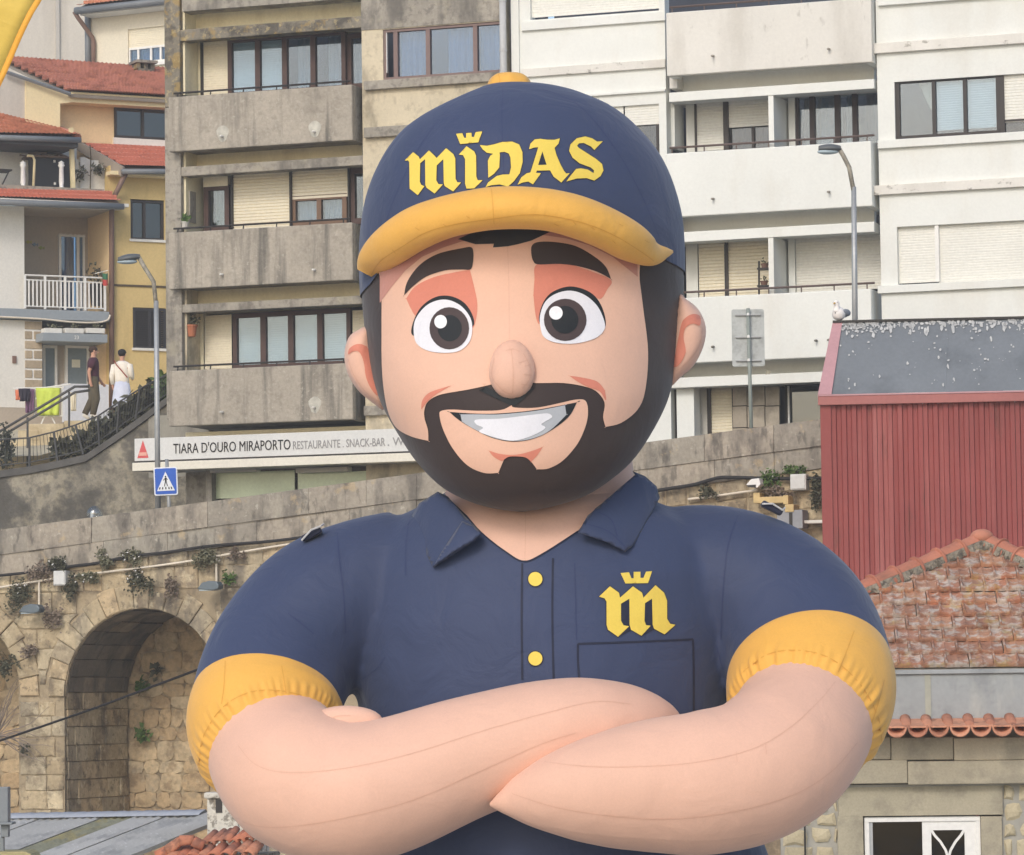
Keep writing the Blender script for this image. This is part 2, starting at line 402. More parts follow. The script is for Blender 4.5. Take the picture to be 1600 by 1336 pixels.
# ears: padded discs sewn to the side of the head
def cushion(name, outline, Yc, th, m, parent=None, step=8, side=1):
    vs, fs = tri2d([outline], step); A = np.array(outline); mb = MB(); n = len(vs)
    def dist(p):
        best = 1e9
        for i in range(len(A)):
            a, b = A[i], A[(i+1) % len(A)]; t = np.clip(np.dot(p-a, b-a)/max(1e-9, np.dot(b-a, b-a)), 0, 1); best = min(best, np.linalg.norm(p-a-(b-a)*t))
        return best
    ds = [dist(np.array(p)) for p in vs]; mx = max(ds)
    for sgn in (-1, 1):
        pts = []
        for p, d in zip(vs, ds):
            yc = Yc(p.x, p.y) if callable(Yc) else Yc
            pts.append(P(p.x, p.y, yc + sgn*th*math.sqrt(max(0, 1-(1-d/mx)**2))))
        fl = []
        for f in fs:
            a, b, c = (pts[i] for i in f[:3]); k = (b-a).cross(c-a).dot(a-CAM)
            fl.append(tuple(f) if (k < 0) == (sgn < 0) else tuple(reversed(f)))
        mb.add(pts, fl)
    me = mb.mesh(name); bm = bmesh.new(); bm.from_mesh(me); bmesh.ops.remove_doubles(bm, verts=bm.verts, dist=.0005); bm.to_mesh(me); bm.free()
    return fob(name, me, m, parent, smooth=True)
ear = cushion('ear', [tuple(p) for p in bent(z3([(150,300),(105,308),(66,340),(48,410),(62,490),(105,560),(170,615),(215,640),(225,560),(180,400)]), 4, True)], YF-.2, .17, SKIN)
EB = bvh(ear); patch('ear_fold', z3([(66,410),(72,385),(100,368),(128,372),(150,400),(190,570),(165,560),(140,510),(128,440),(110,400),(85,398)]), EB, 0.006, SHADE, ear, step=5, smoothed=True)
line('ear_seam', z3([(62,430),(95,510),(150,580),(200,610)]), 1.3, EB, 0.0030, SKIND, ear)
ear = cushion('ear', [tuple(p) for p in bent(z3([(1440,175),(1475,182),(1525,225),(1554,295),(1545,375),(1505,455),(1450,505),(1400,540),(1400,400)]), 4, True)], YF-.3, .17, SKIN)
EB = bvh(ear); patch('ear_fold', z3([(1452,290),(1470,258),(1500,243),(1528,252),(1528,290),(1500,282),(1470,300),(1462,340),(1470,400),(1445,450),(1420,460),(1430,400)]), EB, 0.006, SHADE, ear, step=5, smoothed=True)
line('ear_seam', z3([(1530,230),(1540,300),(1528,370),(1490,430),(1430,480)]), 1.3, EB, 0.0030, SKIND, ear)

# cap
CAPU = [563,572,584,609,649,692,736,772,815,859,902,946,986,1018,1042,1056,1068]; CAPV = [464,460,453,425,372,344,331,326,325,328,339,362,400,416,423,426,428]
mb = MB(); rows = []
for i in range(49):
    row = []
    for k in range(NT+1):
        th = 2*math.pi*k/NT; uu = 815+252*math.sin(th); vb = np.interp(uu, CAPU, CAPV) if math.cos(th) > 0 else 446-18*math.sin(th); t = i/48
        t = t**1.7
        row.append(head_pt(th, 133+(vb-133)*t, .012))
    rows.append(row)
mb.grid(rows); cap = fob('cap_crown', mb, NAVY, smooth=True, label='navy cap crown with yellow lettering'); CB = bvh(cap)
for q in ([(786,137),(784,180),(786,240),(788,290)], [(745,139),(700,170),(655,230),(620,300),(595,370)], [(845,138),(905,165),(960,230),(1000,300),(1030,370)]): line('crown_seam', q, 1.4, CB, 0.0030, SEAMN, cap)
glyphs = dict(
 M=[[(105,280),(165,220),(205,252),(213,272),(278,208),(320,248),(332,262),(400,192),(452,235),(465,265),(467,410),(480,435),(507,436),(450,500),(390,462),(383,440),(380,270),(333,315),(330,420),(345,448),(377,450),(318,515),(262,475),(252,455),(250,270),(215,300),(213,430),(222,452),(245,463),(198,527),(140,480),(137,290),(128,280)]],
 I=[[(490,238),(545,178),(600,215),(613,245),(615,395),(625,420),(660,420),(600,478),(545,480),(535,445),(535,270),(520,242)]],
 CR=[[(470,90),(515,85),(528,118),(542,118),(542,85),(580,82),(582,112),(598,112),(610,78),(657,72),(630,150),(500,163)]],
 D=[[(640,170),(690,175),(740,165),(800,148),(870,145),(920,165),(943,220),(945,290),(925,370),(880,430),(840,466),(780,450),(720,456),(680,470),(700,435),(760,390),(800,380),(850,378),(862,330),(858,260),(845,230),(815,218),(780,222),(783,240),(778,330),(740,375),(700,403),(697,280),(715,245),(735,232),(690,225),(660,200)]],
 A=[[(990,200),(1000,160),(1030,130),(1070,125),(1120,132),(1170,132),(1210,122),(1200,160),(1172,190),(1185,240),(1215,310),(1240,355),(1255,372),(1280,370),(1220,437),(1165,395),(1140,350),(1045,352),(1040,368),(1075,370),(1018,450),(985,430),(950,435),(908,452),(935,400),(975,370),(1000,365),(1050,205),(1055,185),(1025,188)],[(1085,215),(1115,310),(1055,312)]],
 S=[[(1515,143),(1455,205),(1430,180),(1380,155),(1345,158),(1332,175),(1345,190),(1400,225),(1470,270),(1510,305),(1520,350),(1500,390),(1455,423),(1400,405),(1330,408),(1255,430),(1280,395),(1325,340),(1360,335),(1410,345),(1450,370),(1452,350),(1430,330),(1350,300),(1300,260),(1275,210),(1285,165),(1330,122),(1390,108),(1440,122),(1475,145)]])
def grow(o, d):
    A = np.array(o); n = len(A); out = []
    ar = sum(A[i][0]*A[(i+1) % n][1]-A[(i+1) % n][0]*A[i][1] for i in range(n)); sg = 1 if ar > 0 else -1
    for i in range(n):
        a, b, c = A[i-1], A[i], A[(i+1) % n]; e1 = (b-a)/np.linalg.norm(b-a); e2 = (c-b)/np.linalg.norm(c-b)
        nn = np.array((e1[1]+e2[1], -(e1[0]+e2[0])))*sg; l = np.linalg.norm(nn); nn = nn/l if l > .3 else np.array((e1[1], -e1[0]))*sg
        out.append(tuple(b+nn*d))
    return out
for key, o in glyphs.items():
    nm = 'crown_emblem' if key == 'CR' else 'letter'
    g_ = patch(nm, [z8(q) for q in o], CB, 0.0063, LOGO, cap, step=6)
    patch('letter_outline', [z8(grow(o[0], 5))], CB, 0.0032, NAVYD, cap, step=6)

# brim: a padded roll sewn along the front of the cap
bp_ = z2([(88,905),(120,850),(190,785),(300,712),(420,664),(540,636),(640,622),(760,620),(880,630),(1000,660),(1120,708),(1230,768),(1320,815),(1385,812),(1412,808)])
br_ = [r_/2.7586 for r_ in (42,72,90,96,92,92,93,92,91,93,91,86,58,22,5)]
ctr = []
for (u_, v_) in bp_:
    a, b = head_row(v_); s_ = max(-.97, min(.97, (u_-(a+b)/2)/((b-a)/2))); d = .97*(b-a)/2*YF/FPX*math.sqrt(1-s_*s_)
    ctr.append((u_, v_, YF-d-.10-.22*(1-s_*s_)))
cb = bent([(*c, r_) for c, r_ in zip(ctr, br_)], 8)
mb = MB(); rows = []; n_ = len(cb)
for i, c in enumerate(cb):
    t = np.array(cb[min(i+1, n_-1)][:2])-np.array(cb[max(0, i-1)][:2]); t /= np.linalg.norm(t); nx, ny = -t[1], t[0]
    row = []
    for k in range(29):
        a = 2*math.pi*k/28; rr = c[3]*(1+.012*math.sin(i*1.9)*math.sin(a*3)); q = rr*math.cos(a); f_ = c[2]-math.sin(a)*rr*1.35*YF/FPX
        row.append(P(c[0]+nx*q, c[1]+ny*q, f_))
    rows.append(row)
mb.grid(rows); mb.f += [tuple(range(28)), tuple(range((n_-1)*29+27, (n_-1)*29-1, -1))]
brim = fob('cap_brim', mb, YEL, smooth=True, label='padded amber brim of the cap'); BB = bvh(brim)
line('brim_seam', z2([(105,920),(150,850),(240,790),(350,725),(480,690),(640,668),(780,650),(900,658),(1040,690),(1160,740),(1260,800),(1330,850)]), 1.4, BB, 0.0030, YELD, brim)
line('brim_seam', z2([(628,535),(634,600),(640,690)]), 1.5, BB, 0.0030, YELD, brim)
for x, y, dx, dy in ((300,705,18,12),(520,655,14,10),(900,690,20,9),(980,680,14,12),(1060,705,16,10),(1150,760,14,14),(1290,760,20,10),(1180,690,16,8),(200,800,14,16),(420,690,14,10)): line('pucker', z2([(x,y),(x+dx,y+dy)]), 1.2, BB, 0.0030, YELD, brim)
mb = MB(); rows = []
for i in range(11):
    t = i/10; rr = math.cos(t*math.pi/2)**.55; row = []
    for k in range(33):
        a = 2*math.pi*k/32; q = 1+.025*math.sin(7*a); c = P(796, 137, YF)
        row.append(c + Vector((math.cos(a)*rr*.178*q, math.sin(a)*rr*.178*q, -.02+.135*math.sin(t*math.pi/2))))
    rows.append(row)
mb.grid(rows); btn = fob('cap_button', mb, YEL, smooth=True)
line('button_seam', [(779,116),(781,125),(780,134)], 1.2, bvh(btn), .003, YELD, btn)

# body: neck, torso and sleeves as one skin
def loft(rows, n=56):
    mb = MB(); g = []
    for v, a, b, dep, yc in rows:
        p0, p1 = P(a, v, yc), P(b, v, yc); c = (p0+p1)/2; h = (p1-p0).length/2
        g.append([Vector((c.x+h*math.sin(t), yc-dep*math.cos(t), c.z+(p1.z-p0.z)/2*math.sin(t))) for t in (2*math.pi*k/n for k in range(n))])
    vs = [p for r_ in g for p in r_]; m = len(g)
    fs = [(i*n+k, i*n+(k+1) % n, (i+1)*n+(k+1) % n, (i+1)*n+k) for i in range(m-1) for k in range(n)]
    fs += [tuple(range(n-1, -1, -1)), tuple(range((m-1)*n, m*n))]
    return mb.add(vs, fs)
ARM_L = [(640,902,30.05,108),(565,925,30.0,114),(503,955,29.93,117),(452,1012,29.80,118),(424,1070,29.58,118),(415,1125,29.36,117),(428,1172,29.12,114),(462,1212,28.88,116),(525,1236,28.74,114),(600,1230,28.66,107),(750,1177,28.70,93),(880,1146,28.80,86),(970,1138,28.92,72),(1030,1140,29.05,48),(1060,1146,29.12,20)]
ARM_R = [(1040,895,30.05,106),(1120,908,30.0,119),(1190,935,29.93,124),(1240,982,29.78,128),(1266,1048,29.50,128),(1262,1106,29.16,122),(1238,1158,28.80,116),(1182,1202,28.53,113),(1100,1223,28.38,112),(1020,1228,28.32,104),(950,1234,28.30,91),(880,1240,28.32,70),(820,1248,28.36,42),(785,1254,28.38,18),(766,1257,28.40,3)]
def armpath(A, n=14):
    q = bent(A, n); return [(P(c[0], c[1], c[2]), c[3]*c[2]/FPX) for c in q]
def tube_rows(path, n=56, mod=None):
    rows = []; nrm = None; m = len(path)
    for i in range(m):
        t = (path[min(i+1, m-1)][0]-path[max(i-1, 0)][0]).normalized()
        if nrm is None: nrm = t.cross(Vector((0, 1, 0)))
        nrm = (nrm-t*nrm.dot(t)).normalized(); b = t.cross(nrm); row = []
        for k in range(n+1):
            a = 2*math.pi*k/n; r_ = path[i][1]
            if mod: r_ *= mod(i/(m-1), a)
            row.append(path[i][0]+(nrm*math.cos(a)+b*math.sin(a))*r_)
        rows.append(row)
    return rows
body = loft([(690,735,955,.50,30.1),(740,725,965,.58,30.1),(775,690,1005,.66,30.08),(795,648,1050,.74,30.06),(818,600,1100,.82,30.05),(850,572,1130,.90,30.03),(900,556,1148,.97,30.0),(980,548,1150,1.03,30),(1060,553,1142,1.05,30),(1150,566,1140,1.05,30),(1250,578,1160,1.05,30),(1330,590,1200,1.08,30),(1420,592,1215,1.1,30),(1560,610,1190,1.05,30)])
for A in (ARM_L, ARM_R):
    pth = armpath(A); k1 = 4*14+10
    mm = MB(); rws = tube_rows(pth[:k1+1]); nn_ = len(rws[0])-1
    mm.add([p for r_ in rws for p in r_[:-1]], [(i*nn_+k, i*nn_+(k+1) % nn_, (i+1)*nn_+(k+1) % nn_, (i+1)*nn_+k) for i in range(len(rws)-1) for k in range(nn_)] + [tuple(range(nn_-1, -1, -1)), tuple(range((len(rws)-1)*nn_, len(rws)*nn_))])
    body.add(mm.v, mm.f)
shirt = fob('shirt', body, NAVY, fix=True, label='navy polo shirt with amber sleeve cuffs')
md = shirt.modifiers.new('remesh', 'REMESH'); md.mode = 'VOXEL'; md.voxel_size = .035; md.use_smooth_shade = True
md = shirt.modifiers.new('smooth', 'SMOOTH'); md.factor = .5; md.iterations = 14
SB = bvh(shirt)
def neckfall(u_, v_):
    s_ = max(-1, min(1, (u_-842)/150)); return P(u_, v_, 30.05-.62*math.sqrt(1-s_*s_))
fob('neck', loft([(690,728,985,.55,30.1),(740,712,990,.64,30.1),(775,692,1003,.70,30.08),(789,692,1000,.72,30.07)]), SKIN, smooth=True)
patch('neckline', [(694,770),(700,778),(730,806),(752,832),(790,862),(812,876),(826,876),(850,864),(903,830),(930,795),(960,772),(980,762),(900,758),(780,758)], SB, 0.0054, SKIN, step=10, fallback=neckfall)
line('neck_seam', [(821,800),(821,840),(820,874)], 1.4, SB, 0.0081, SKIND)

# sleeve cuffs and bare arms
arm_tree = []
for nm, A, kk in (('L', ARM_L, (4*14+6, 6*14)), ('R', ARM_R, (4*14-1, 5*14+7))):
    pth = armpath(A); a0, a1 = kk
    def cuffmod(t, a):
        bul = .985+.075*math.sin(math.pi*min(1, t*1.02))**.8
        g_ = max(0, (t-.66)/.34)
        g_ *= max(0, min(1, (1-t)/.10))*.8+.2
        pk = .034*g_*math.sin(a*31+1.8*math.sin(a*5))*(.5+.5*math.sin(a*3.3+1))+.020*g_*math.sin(a*53+2*math.cos(a*7))
        return bul+pk-.055*max(0, (t-.80)/.20)**1.5
    sub = [(p, r_) for p, r_ in pth[a0:a1+1]]
    dense = []
    for i in range(len(sub)-1):
        for q in range(2): dense.append((sub[i][0].lerp(sub[i+1][0], q/2), sub[i][1]*(1-q/2)+sub[i+1][1]*q/2))
    dense.append(sub[-1])
    mb = MB(); mb.grid(tube_rows(dense, 220, cuffmod)); cuff = fob('sleeve_cuff', mb, YEL, smooth=True); KB = bvh(cuff)
    rimw = [(309,1196),(318,1150),(345,1108),(380,1085),(420,1078),(470,1086),(512,1106)] if nm == 'L' else [(1158,1052),(1200,1022),(1250,1016),(1300,1030),(1345,1070),(1372,1120),(1378,1160)]
    line('cuff_gather', rimw, 1.6, KB, 0.003, YELD, cuff)
    for q in (([(352,1032),(350,1070),(346,1100)], [(440,1040),(446,1075),(448,1096)]) if nm == 'L' else ([(1335,985),(1322,1020),(1310,1050)], [(1382,1062),(1372,1100),(1362,1130)])): line('cuff_seam', q, 1.5, KB, 0.0030, YELD, cuff)
    armp = [(p, r_*(.90+.10*min(1, i/22))) if i < 22 else (p, r_) for i, (p, r_) in enumerate(pth[a1-8:])]
    mb = MB(); mb.grid(tube_rows(armp, 64, lambda t, a: 1+.004*math.sin(a*3+t*25)*math.sin(t*40))); arm = fob('arm', mb, SKIN, smooth=True); AB = bvh(arm); arm_tree.append((arm, AB))
(aL, BL), (aR, BR) = arm_tree
line('arm_seam', [(372,1165),(400,1195),(450,1207),(540,1200),(640,1178),(760,1140),(860,1112),(930,1096),(985,1100)], 1.4, BL, 0.0030, SKIND, aL)
line('arm_seam', [(340,1258),(390,1288),(450,1292),(540,1278),(640,1252),(740,1210),(840,1165),(900,1145)], 1.4, BL, 0.0030, SKIND, aL)
line('arm_seam', [(835,1187),(900,1196),(980,1198),(1080,1192),(1170,1172),(1230,1140),(1280,1095),(1305,1065)], 1.3, BR, 0.0030, SKIND, aR)
line('arm_seam', [(800,1240),(870,1262),(960,1276),(1050,1280),(1150,1268),(1240,1242),(1300,1205),(1340,1160)], 1.3, BR, 0.0030, SKIND, aR)
for x in (1190, 1236): line('pucker', [(x-40, 1184-(x-1150)*.25), (x-38, 1200-(x-1150)*.25)], 1.1, BR, 0.0030, SKIND, aR)
# the tucked hand that shows beside the left elbow
mb = MB(); rows = []
hc = P(546, 1131, 28.74)
for i in range(15):
    a = math.pi*i/14; row = []
    for k in range(29):
        b = 2*math.pi*k/28; x = -math.cos(a)*.25; rr = math.sin(a)**.7*(.145+.012*math.cos(3*b)); row.append(hc+Vector((x, math.cos(b)*rr, math.sin(b)*rr*.9-.05*x)))
    rows.append(row)
mb.grid(rows); hand = fob('hand', mb, SKIN, smooth=True)
for q in ([(505,1135),(540,1143),(580,1133)], [(512,1124),(530,1118),(548,1118)]): line('hand_seam', q, 1.3, bvh(hand), .003, SKIND, hand)

# collar wings
def colY(u_, v_):
    s_ = max(-.985, min(.985, (u_-842)/205)); return 30.06-.79*math.sqrt(1-s_*s_)-.0028*(v_-740)
def wing(pts): return cushion('collar_wing', [tuple(p) for p in pts], colY, .024, NAVY, step=8)
cw = wing([(684,768),(700,776),(726,806),(752,832),(742,845),(677,887),(664,862),(646,830),(640,812),(655,786)])
cw2 = wing([(988,736),(1008,744),(1026,760),(1031,778),(1012,812),(990,852),(977,862),(950,848),(903,832),(918,806),(950,778),(992,742)])
CW2 = bvh(cw2); CW1 = bvh(cw)
flap = cushion('collar_flap', [(678,884),(690,862),(706,838),(722,814),(736,820),(752,833),(740,845),(710,862)], lambda u_, v_: colY(u_, v_)-.045, .02, NAVY, cw, step=6)
line('collar_fold', [(915,818),(950,830),(978,855)], 1.5, CW2, 0.0030, SEAMN, cw2); line('collar_fold', [(935,800),(955,812),(965,838)], 1.5, CW2, 0.0030, SEAMN, cw2)

# shirt print
patch('chest_letter', z4([(1010,680),(1065,628),(1110,660),(1115,685),(1180,628),(1225,660),(1232,685),(1292,622),(1335,660),(1350,700),(1350,790),(1365,815),(1392,820),(1337,868),(1285,840),(1278,820),(1275,690),(1240,712),(1237,800),(1245,822),(1268,825),(1222,875),(1170,845),(1163,820),(1162,690),(1120,715),(1120,800),(1132,822),(1160,828),(1105,880),(1055,845),(1048,820),(1048,705),(1038,688)]), SB, 0.0072, LOGO, shirt, step=6)
patch('chest_letter_outline', grow(z4([(1010,680),(1065,628),(1110,660),(1115,685),(1180,628),(1225,660),(1232,685),(1292,622),(1335,660),(1350,700),(1350,790),(1365,815),(1392,820),(1337,868),(1285,840),(1222,875),(1170,845),(1105,880),(1055,845),(1048,820),(1048,705),(1038,688)]), 1.3), SB, 0.0045, NAVYD, shirt, step=6)
patch('crown_emblem', z4([(1118,562),(1160,558),(1172,588),(1183,588),(1183,556),(1217,556),(1217,586),(1232,586),(1245,555),(1275,553),(1255,612),(1142,614)]), SB, 0.0072, LOGO, shirt, step=5)
for v_ in (905, 1029):
    b_ = patch('shirt_button', circ(836.5, v_, 11), SB, 0.0090, LOGO, shirt, step=4); patch('button_rim', circ(836.5, v_, 12.6), SB, 0.0054, NAVYD, b_, step=4)
for q in ([(816,880),(815,960),(816,1062)], [(864,872),(863,960),(865,1060)], [(903,1006),(990,1003),(1083,999)], [(903,1006),(903,1030),(905,1062)], [(1083,999),(1084,1050),(1084,1112)]): line('print_line', q, 3.2, SB, 0.0054, NAVYD, shirt)
line('neckline_trim', [(700,778),(752,832),(790,862),(819,877),(850,864),(903,830)], 2.2, SB, 0.0090, NAVYD, shirt)
for q in ([(527,832),(530,870),(537,930),(540,990)], [(1158,792),(1138,850),(1130,920),(1126,1000)], [(641,805),(634,850),(634,900)], [(898,880),(900,960),(901,1000)]): line('shirt_seam', q, 1.5, SB, 0.0045, SEAMN, shirt)
for q in ([(450,958),(472,975),(490,990)], [(565,1062),(588,1045),(602,1026)], [(1140,1060),(1128,1040),(1120,1010)]): line('pucker', q, 1.6, SB, 0.0045, SEAMN, shirt)
# anchor loops on the shoulders
STRAP = mat('white strap', (.5, .5, .5), var=0, fine=0, bump=0)
for (u_, v_, du, dv) in ((487, 832, 15, -7), (1206, 791, 16, 9)):
    Yt = 29.70; a, b = P(u_-du, v_-dv+4, Yt), P(u_+du, v_+dv+2, Yt)
    mb = MB(); mb.beam(a, b, .12, .05); t_ = fob('anchor_tab', mb, NAVYD, bevel=.015)
    mb = MB(); mb.tube([a+Vector((0,-.07,-.01)), (a+b)/2+Vector((0,-.09,.03)), b+Vector((0,-.07,.02)), b+Vector((.02,-.02,.04))], .008, 6); fob('anchor_strap', mb, STRAP, t_)
# trousers and shoes, below the picture
TROU = fabric('trouser cloth', (.03, .035, .06)); SHOE = fabric('shoe cloth', (.05, .05, .055))
for s_ in (-1, 1):
    cx = FOFF.x+s_*.72; mb = MB()
    mb.grid(tube_rows([(Vector((cx*.5+FOFF.x*.5, 30, 4.3)), 1.0), (Vector((cx, 30, 3.4)), .82), (Vector((cx, 30, 2)), .72), (Vector((cx, 30, .75)), .62), (Vector((cx, 30, .45)), .5)], 40)); fob('trouser_leg', mb, TROU, smooth=True)
    mb = MB(); mb.ell((cx, 29.6, .38), .55, .95, .38, 24, 12); fob('shoe', mb, SHOE, smooth=True)
# ================================================================== shared materials of the setting
CONC = mat('weathered concrete', S(160,152,138), var=.14, vs=.9, fine=.10, fs=14, bump=.5, bs=22, bd=.02, stains=[(S(92,88,82), 1.6, .48, .72, .75, (1,1,.25)), (S(112,106,98), 7, .52, .7, .6), (S(176,166,140), 2.2, .58, .75, .45)])
CONCP = mat('concrete parapet', S(168,158,142), var=.12, vs=.7, fine=.10, fs=16, bump=.5, bs=24, bd=.02, stains=[(S(92,89,82), 2.8, .50, .76, .85, (1,1,.08)), (S(134,126,112), 5, .5, .75, .5), (S(184,176,160), 12, .66, .74, .5)])
CONCL = mat('lichened concrete', S(132,124,108), var=.15, vs=1.0, fine=.12, bump=.6, bs=20, bd=.02, stains=[(S(78,74,68), 2.2, .45, .65, .8), (S(168,138,74), 3.2, .54, .66, .7), (S(190,170,120), 9, .6, .7, .5)])
CREAMC = mat('stained cream plaster', S(204,190,160), var=.10, vs=.8, bump=.35, stains=[(S(120,112,98), 1.5, .52, .75, .75, (1,1,.5)), (S(164,150,124), 5, .52, .7, .5)])
CREAM = mat('cream plaster', S(236,224,186), var=.05, vs=.8, bump=.2, stains=[(S(206,190,150), 1.3, .55, .8, .5, (1,1,.3))])
WHITEP = mat('white plaster', S(226,227,220), var=.04, vs=.6, fine=.025, bump=.18, stains=[(S(212,207,194), 1.0, .50, .85, .5, (1,1,.3))])
WHITEG = mat('worn white plaster', S(220,216,206), var=.05, vs=.6, fine=.03, bump=.2, stains=[(S(196,190,178), 1.2, .5, .8, .6, (1,1,.25)), (S(166,160,148), 6, .70, .85, .5, (1,1,.4))])
WHITEC = mat('peeling white band', S(222,218,208), var=.06, vs=.8, fine=.03, bump=.3, stains=[(S(196,190,178), 1.2, .5, .8, .5, (1,1,.4)), (S(142,136,124), 4.5, .66, .78, .8, (1,1,1.6))])
WOODB = mat('brown window frame', S(84,60,54), rough=.5, var=.12, vs=6, fine=.05, bump=.05)
WOODM = mat('light brown frame', S(122,92,70), rough=.5, var=.12, vs=6, fine=.05, bump=.05)
PLUM = mat('mauve window frame', S(128,104,98), rough=.5, var=.08, vs=6, fine=.05, bump=.05)
DARKF = mat('dark window frame', S(58,52,50), rough=.45, var=.08, vs=6, bump=.03)
WHITEF = mat('white window frame', S(232,230,224), rough=.45, var=.03, bump=.02)
BLACKM = mat('black metal', S(52,48,46), rough=.5, var=.1, bump=.05)
SHUT = mat('cream shutter slats', S(236,226,200), rough=.6, var=.03, bump=.03)
SHUTW = mat('white shutter slats', S(230,228,218), rough=.6, var=.03, bump=.03)
BLIND = mat('white blind', S(222,228,224), rough=.7, var=.03, bump=.02)
CURT = mat('pale curtain', S(150,160,170), rough=.9, var=.06, vs=5, bump=.05)
CURTC = mat('cream curtain', S(190,182,160), rough=.9, var=.06, vs=5, bump=.05)
CURTD = mat('mauve curtain', S(124,116,124), rough=.9, var=.06, vs=5, bump=.05)
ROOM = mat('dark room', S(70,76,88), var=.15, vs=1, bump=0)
GL = glass('window glass', (.74, .82, .88), .13); GLD = glass('dark glass', (.30, .36, .44), .13); GLB = glass('blue glass', (.54, .70, .86), .15)

def boxpart(fr, name, parent, u0, u1, v0, v1, d0, d1, m, bevel=0, dm=None, **k):
    x0, x1, z0, z1 = fr.rect(u0, u1, v0, v1, d0 if dm is None else dm)
    return ob(name, MB().box(x0, x1, d0, d1, z0, z1), m, parent, bevel=bevel, **k)
def slats(mb, x0, x1, z0, z1, d, pitch=.05, dep=.012):
    n = max(2, int((z1-z0)/pitch)); rows = []
    for i in range(n):
        za, zb = z0+(z1-z0)*i/n, z0+(z1-z0)*(i+1)/n
        for z, y in ((za, d+dep), (za+(zb-za)*.15, d), (za+(zb-za)*.85, d-.002), (zb-.001, d+dep)): rows.append([(x0, y, z), (x1, y, z)])
    mb.grid(rows); return mb
def curtain(mb, x0, x1, z0, z1, d, amp=.03, wl=.13, seed=0):
    n = max(6, int((x1-x0)/.025)); a, b = [], []
    for i in range(n+1):
        x = x0+(x1-x0)*i/n; y = d+amp*math.sin(2*math.pi*(x/wl+.3*math.sin(x*5+seed)))
        a.append((x, y, z0)); b.append((x, y+amp*.3, z1))
    mb.grid([a, b]); return mb
def window(fr, parent, u0, u1, v0, v1, d, cols, fm=WOODB, fw=.07, gm=GL, deep=.09, dm=None, mullw=None, name='window'):
    """cols: list of (relative width, content); the frame is the part, panes and blinds its sub-parts"""
    x0, x1, z0, z1 = fr.rect(u0, u1, v0, v1, d if dm is None else dm); mb = MB(); tw = sum(c[0] for c in cols); mw = mullw or fw
    mb.box(x0, x1, d-.05, d+deep, z0, z0+fw); mb.box(x0, x1, d-.05, d+deep, z1-fw, z1)
    mb.box(x0, x0+fw, d-.048, d+deep-.002, z0+fw, z1-fw); mb.box(x1-fw, x1, d-.048, d+deep-.002, z0+fw, z1-fw)
    cells = []; x = x0+fw; wid = x1-x0-2*fw
    for i, c in enumerate(cols):
        xe = x+wid*c[0]/tw; a = x+(mw/2 if i else 0); b = xe-(mw/2 if i < len(cols)-1 else 0); cells.append((a, b, c[1]))
        if i < len(cols)-1: mb.box(xe-mw/2, xe+mw/2, d-.045, d+deep-.004, z0+fw, z1-fw)
        x = xe
    w_ = ob(name, mb, fm, parent); za, zb = z0+fw, z1-fw
    for i, (a, b, kind) in enumerate(cells):
        if kind == 'open': continue
        if kind == 'shut': ob('shutter', slats(MB(), a, b, za, zb, d-.01), SHUT, w_); continue
        ob('pane', MB().box(a, b, d+.012, d+.018, za, zb), gm, w_)
        h = zb-za
        if kind == 'blind': ob('blind', slats(MB(), a, b, za+h*.0, zb, d+.06, .045, .006), BLIND, w_)
        elif kind == 'blind2': ob('blind', slats(MB(), a, b, za+h*.07, zb, d+.06, .045, .006), BLIND, w_)
        elif kind == 'curt': ob('curtain', curtain(MB(), a, b, za, zb, d+.16, seed=i), CURT, w_)
        elif kind == 'curtL': ob('curtain', curtain(MB(), a, a+(b-a)*.45, za, zb, d+.16, seed=i), CURT, w_)
        elif kind == 'curtR': ob('curtain', curtain(MB(), a+(b-a)*.35, b, za, zb, d+.16, seed=i), CURT, w_)
        elif kind == 'curtC': ob('curtain', curtain(MB(), a+(b-a)*.2, b, za, zb, d+.16, seed=i), CURTC, w_)
        elif kind == 'mauve': ob('curtain', curtain(MB(), a+(b-a)*.3, b, za, zb, d+.16, seed=i), CURTD, w_)
        elif kind == 'lace':
            ob('curtain', curtain(MB(), a, b, za, zb, d+.14, .015, .09, seed=i), CURT, w_)
        elif kind == 'tied':
            ob('curtain', MB().prism([(a+(b-a)*.55, zb), (b, zb), (b, za+h*.45), (b-(b-a)*.1, za+h*.5)], d+.1, d+.13), CURTC, w_)
    return w_
def wall_holes(x0, x1, z0, z1, holes, d0, d1):
    """one wall mesh with rectangular openings"""
    xs = sorted({x0, x1, *[min(max(h[i], x0), x1) for h in holes for i in (0, 1)]}); zs = sorted({z0, z1, *[min(max(h[i], z0), z1) for h in holes for i in (2, 3)]})
    mb = MB(); 
    def solid(i, j):
        if not (0 <= i < len(xs)-1 and 0 <= j < len(zs)-1): return False
        cx, cz = (xs[i]+xs[i+1])/2, (zs[j]+zs[j+1])/2
        return not any(h[0] < cx < h[1] and h[2] < cz < h[3] for h in holes)
    for i in range(len(xs)-1):
        for j in range(len(zs)-1):
            if not solid(i, j): continue
            a, b, c, e = xs[i], xs[i+1], zs[j], zs[j+1]
            q = [((a,d0,c),(b,d0,c),(b,d0,e),(a,d0,e)), ((b,d1,c),(a,d1,c),(a,d1,e),(b,d1,e))]
            if not solid(i-1, j): q.append(((a,d1,c),(a,d0,c),(a,d0,e),(a,d1,e)))
            if not solid(i+1, j): q.append(((b,d0,c),(b,d1,c),(b,d1,e),(b,d0,e)))
            if not solid(i, j-1): q.append(((a,d1,c),(b,d1,c),(b,d0,c),(a,d0,c)))
            if not solid(i, j+1): q.append(((a,d0,e),(b,d0,e),(b,d1,e),(a,d1,e)))
            for f in q: mb.add(f, [(0,1,2,3)])
    return mb

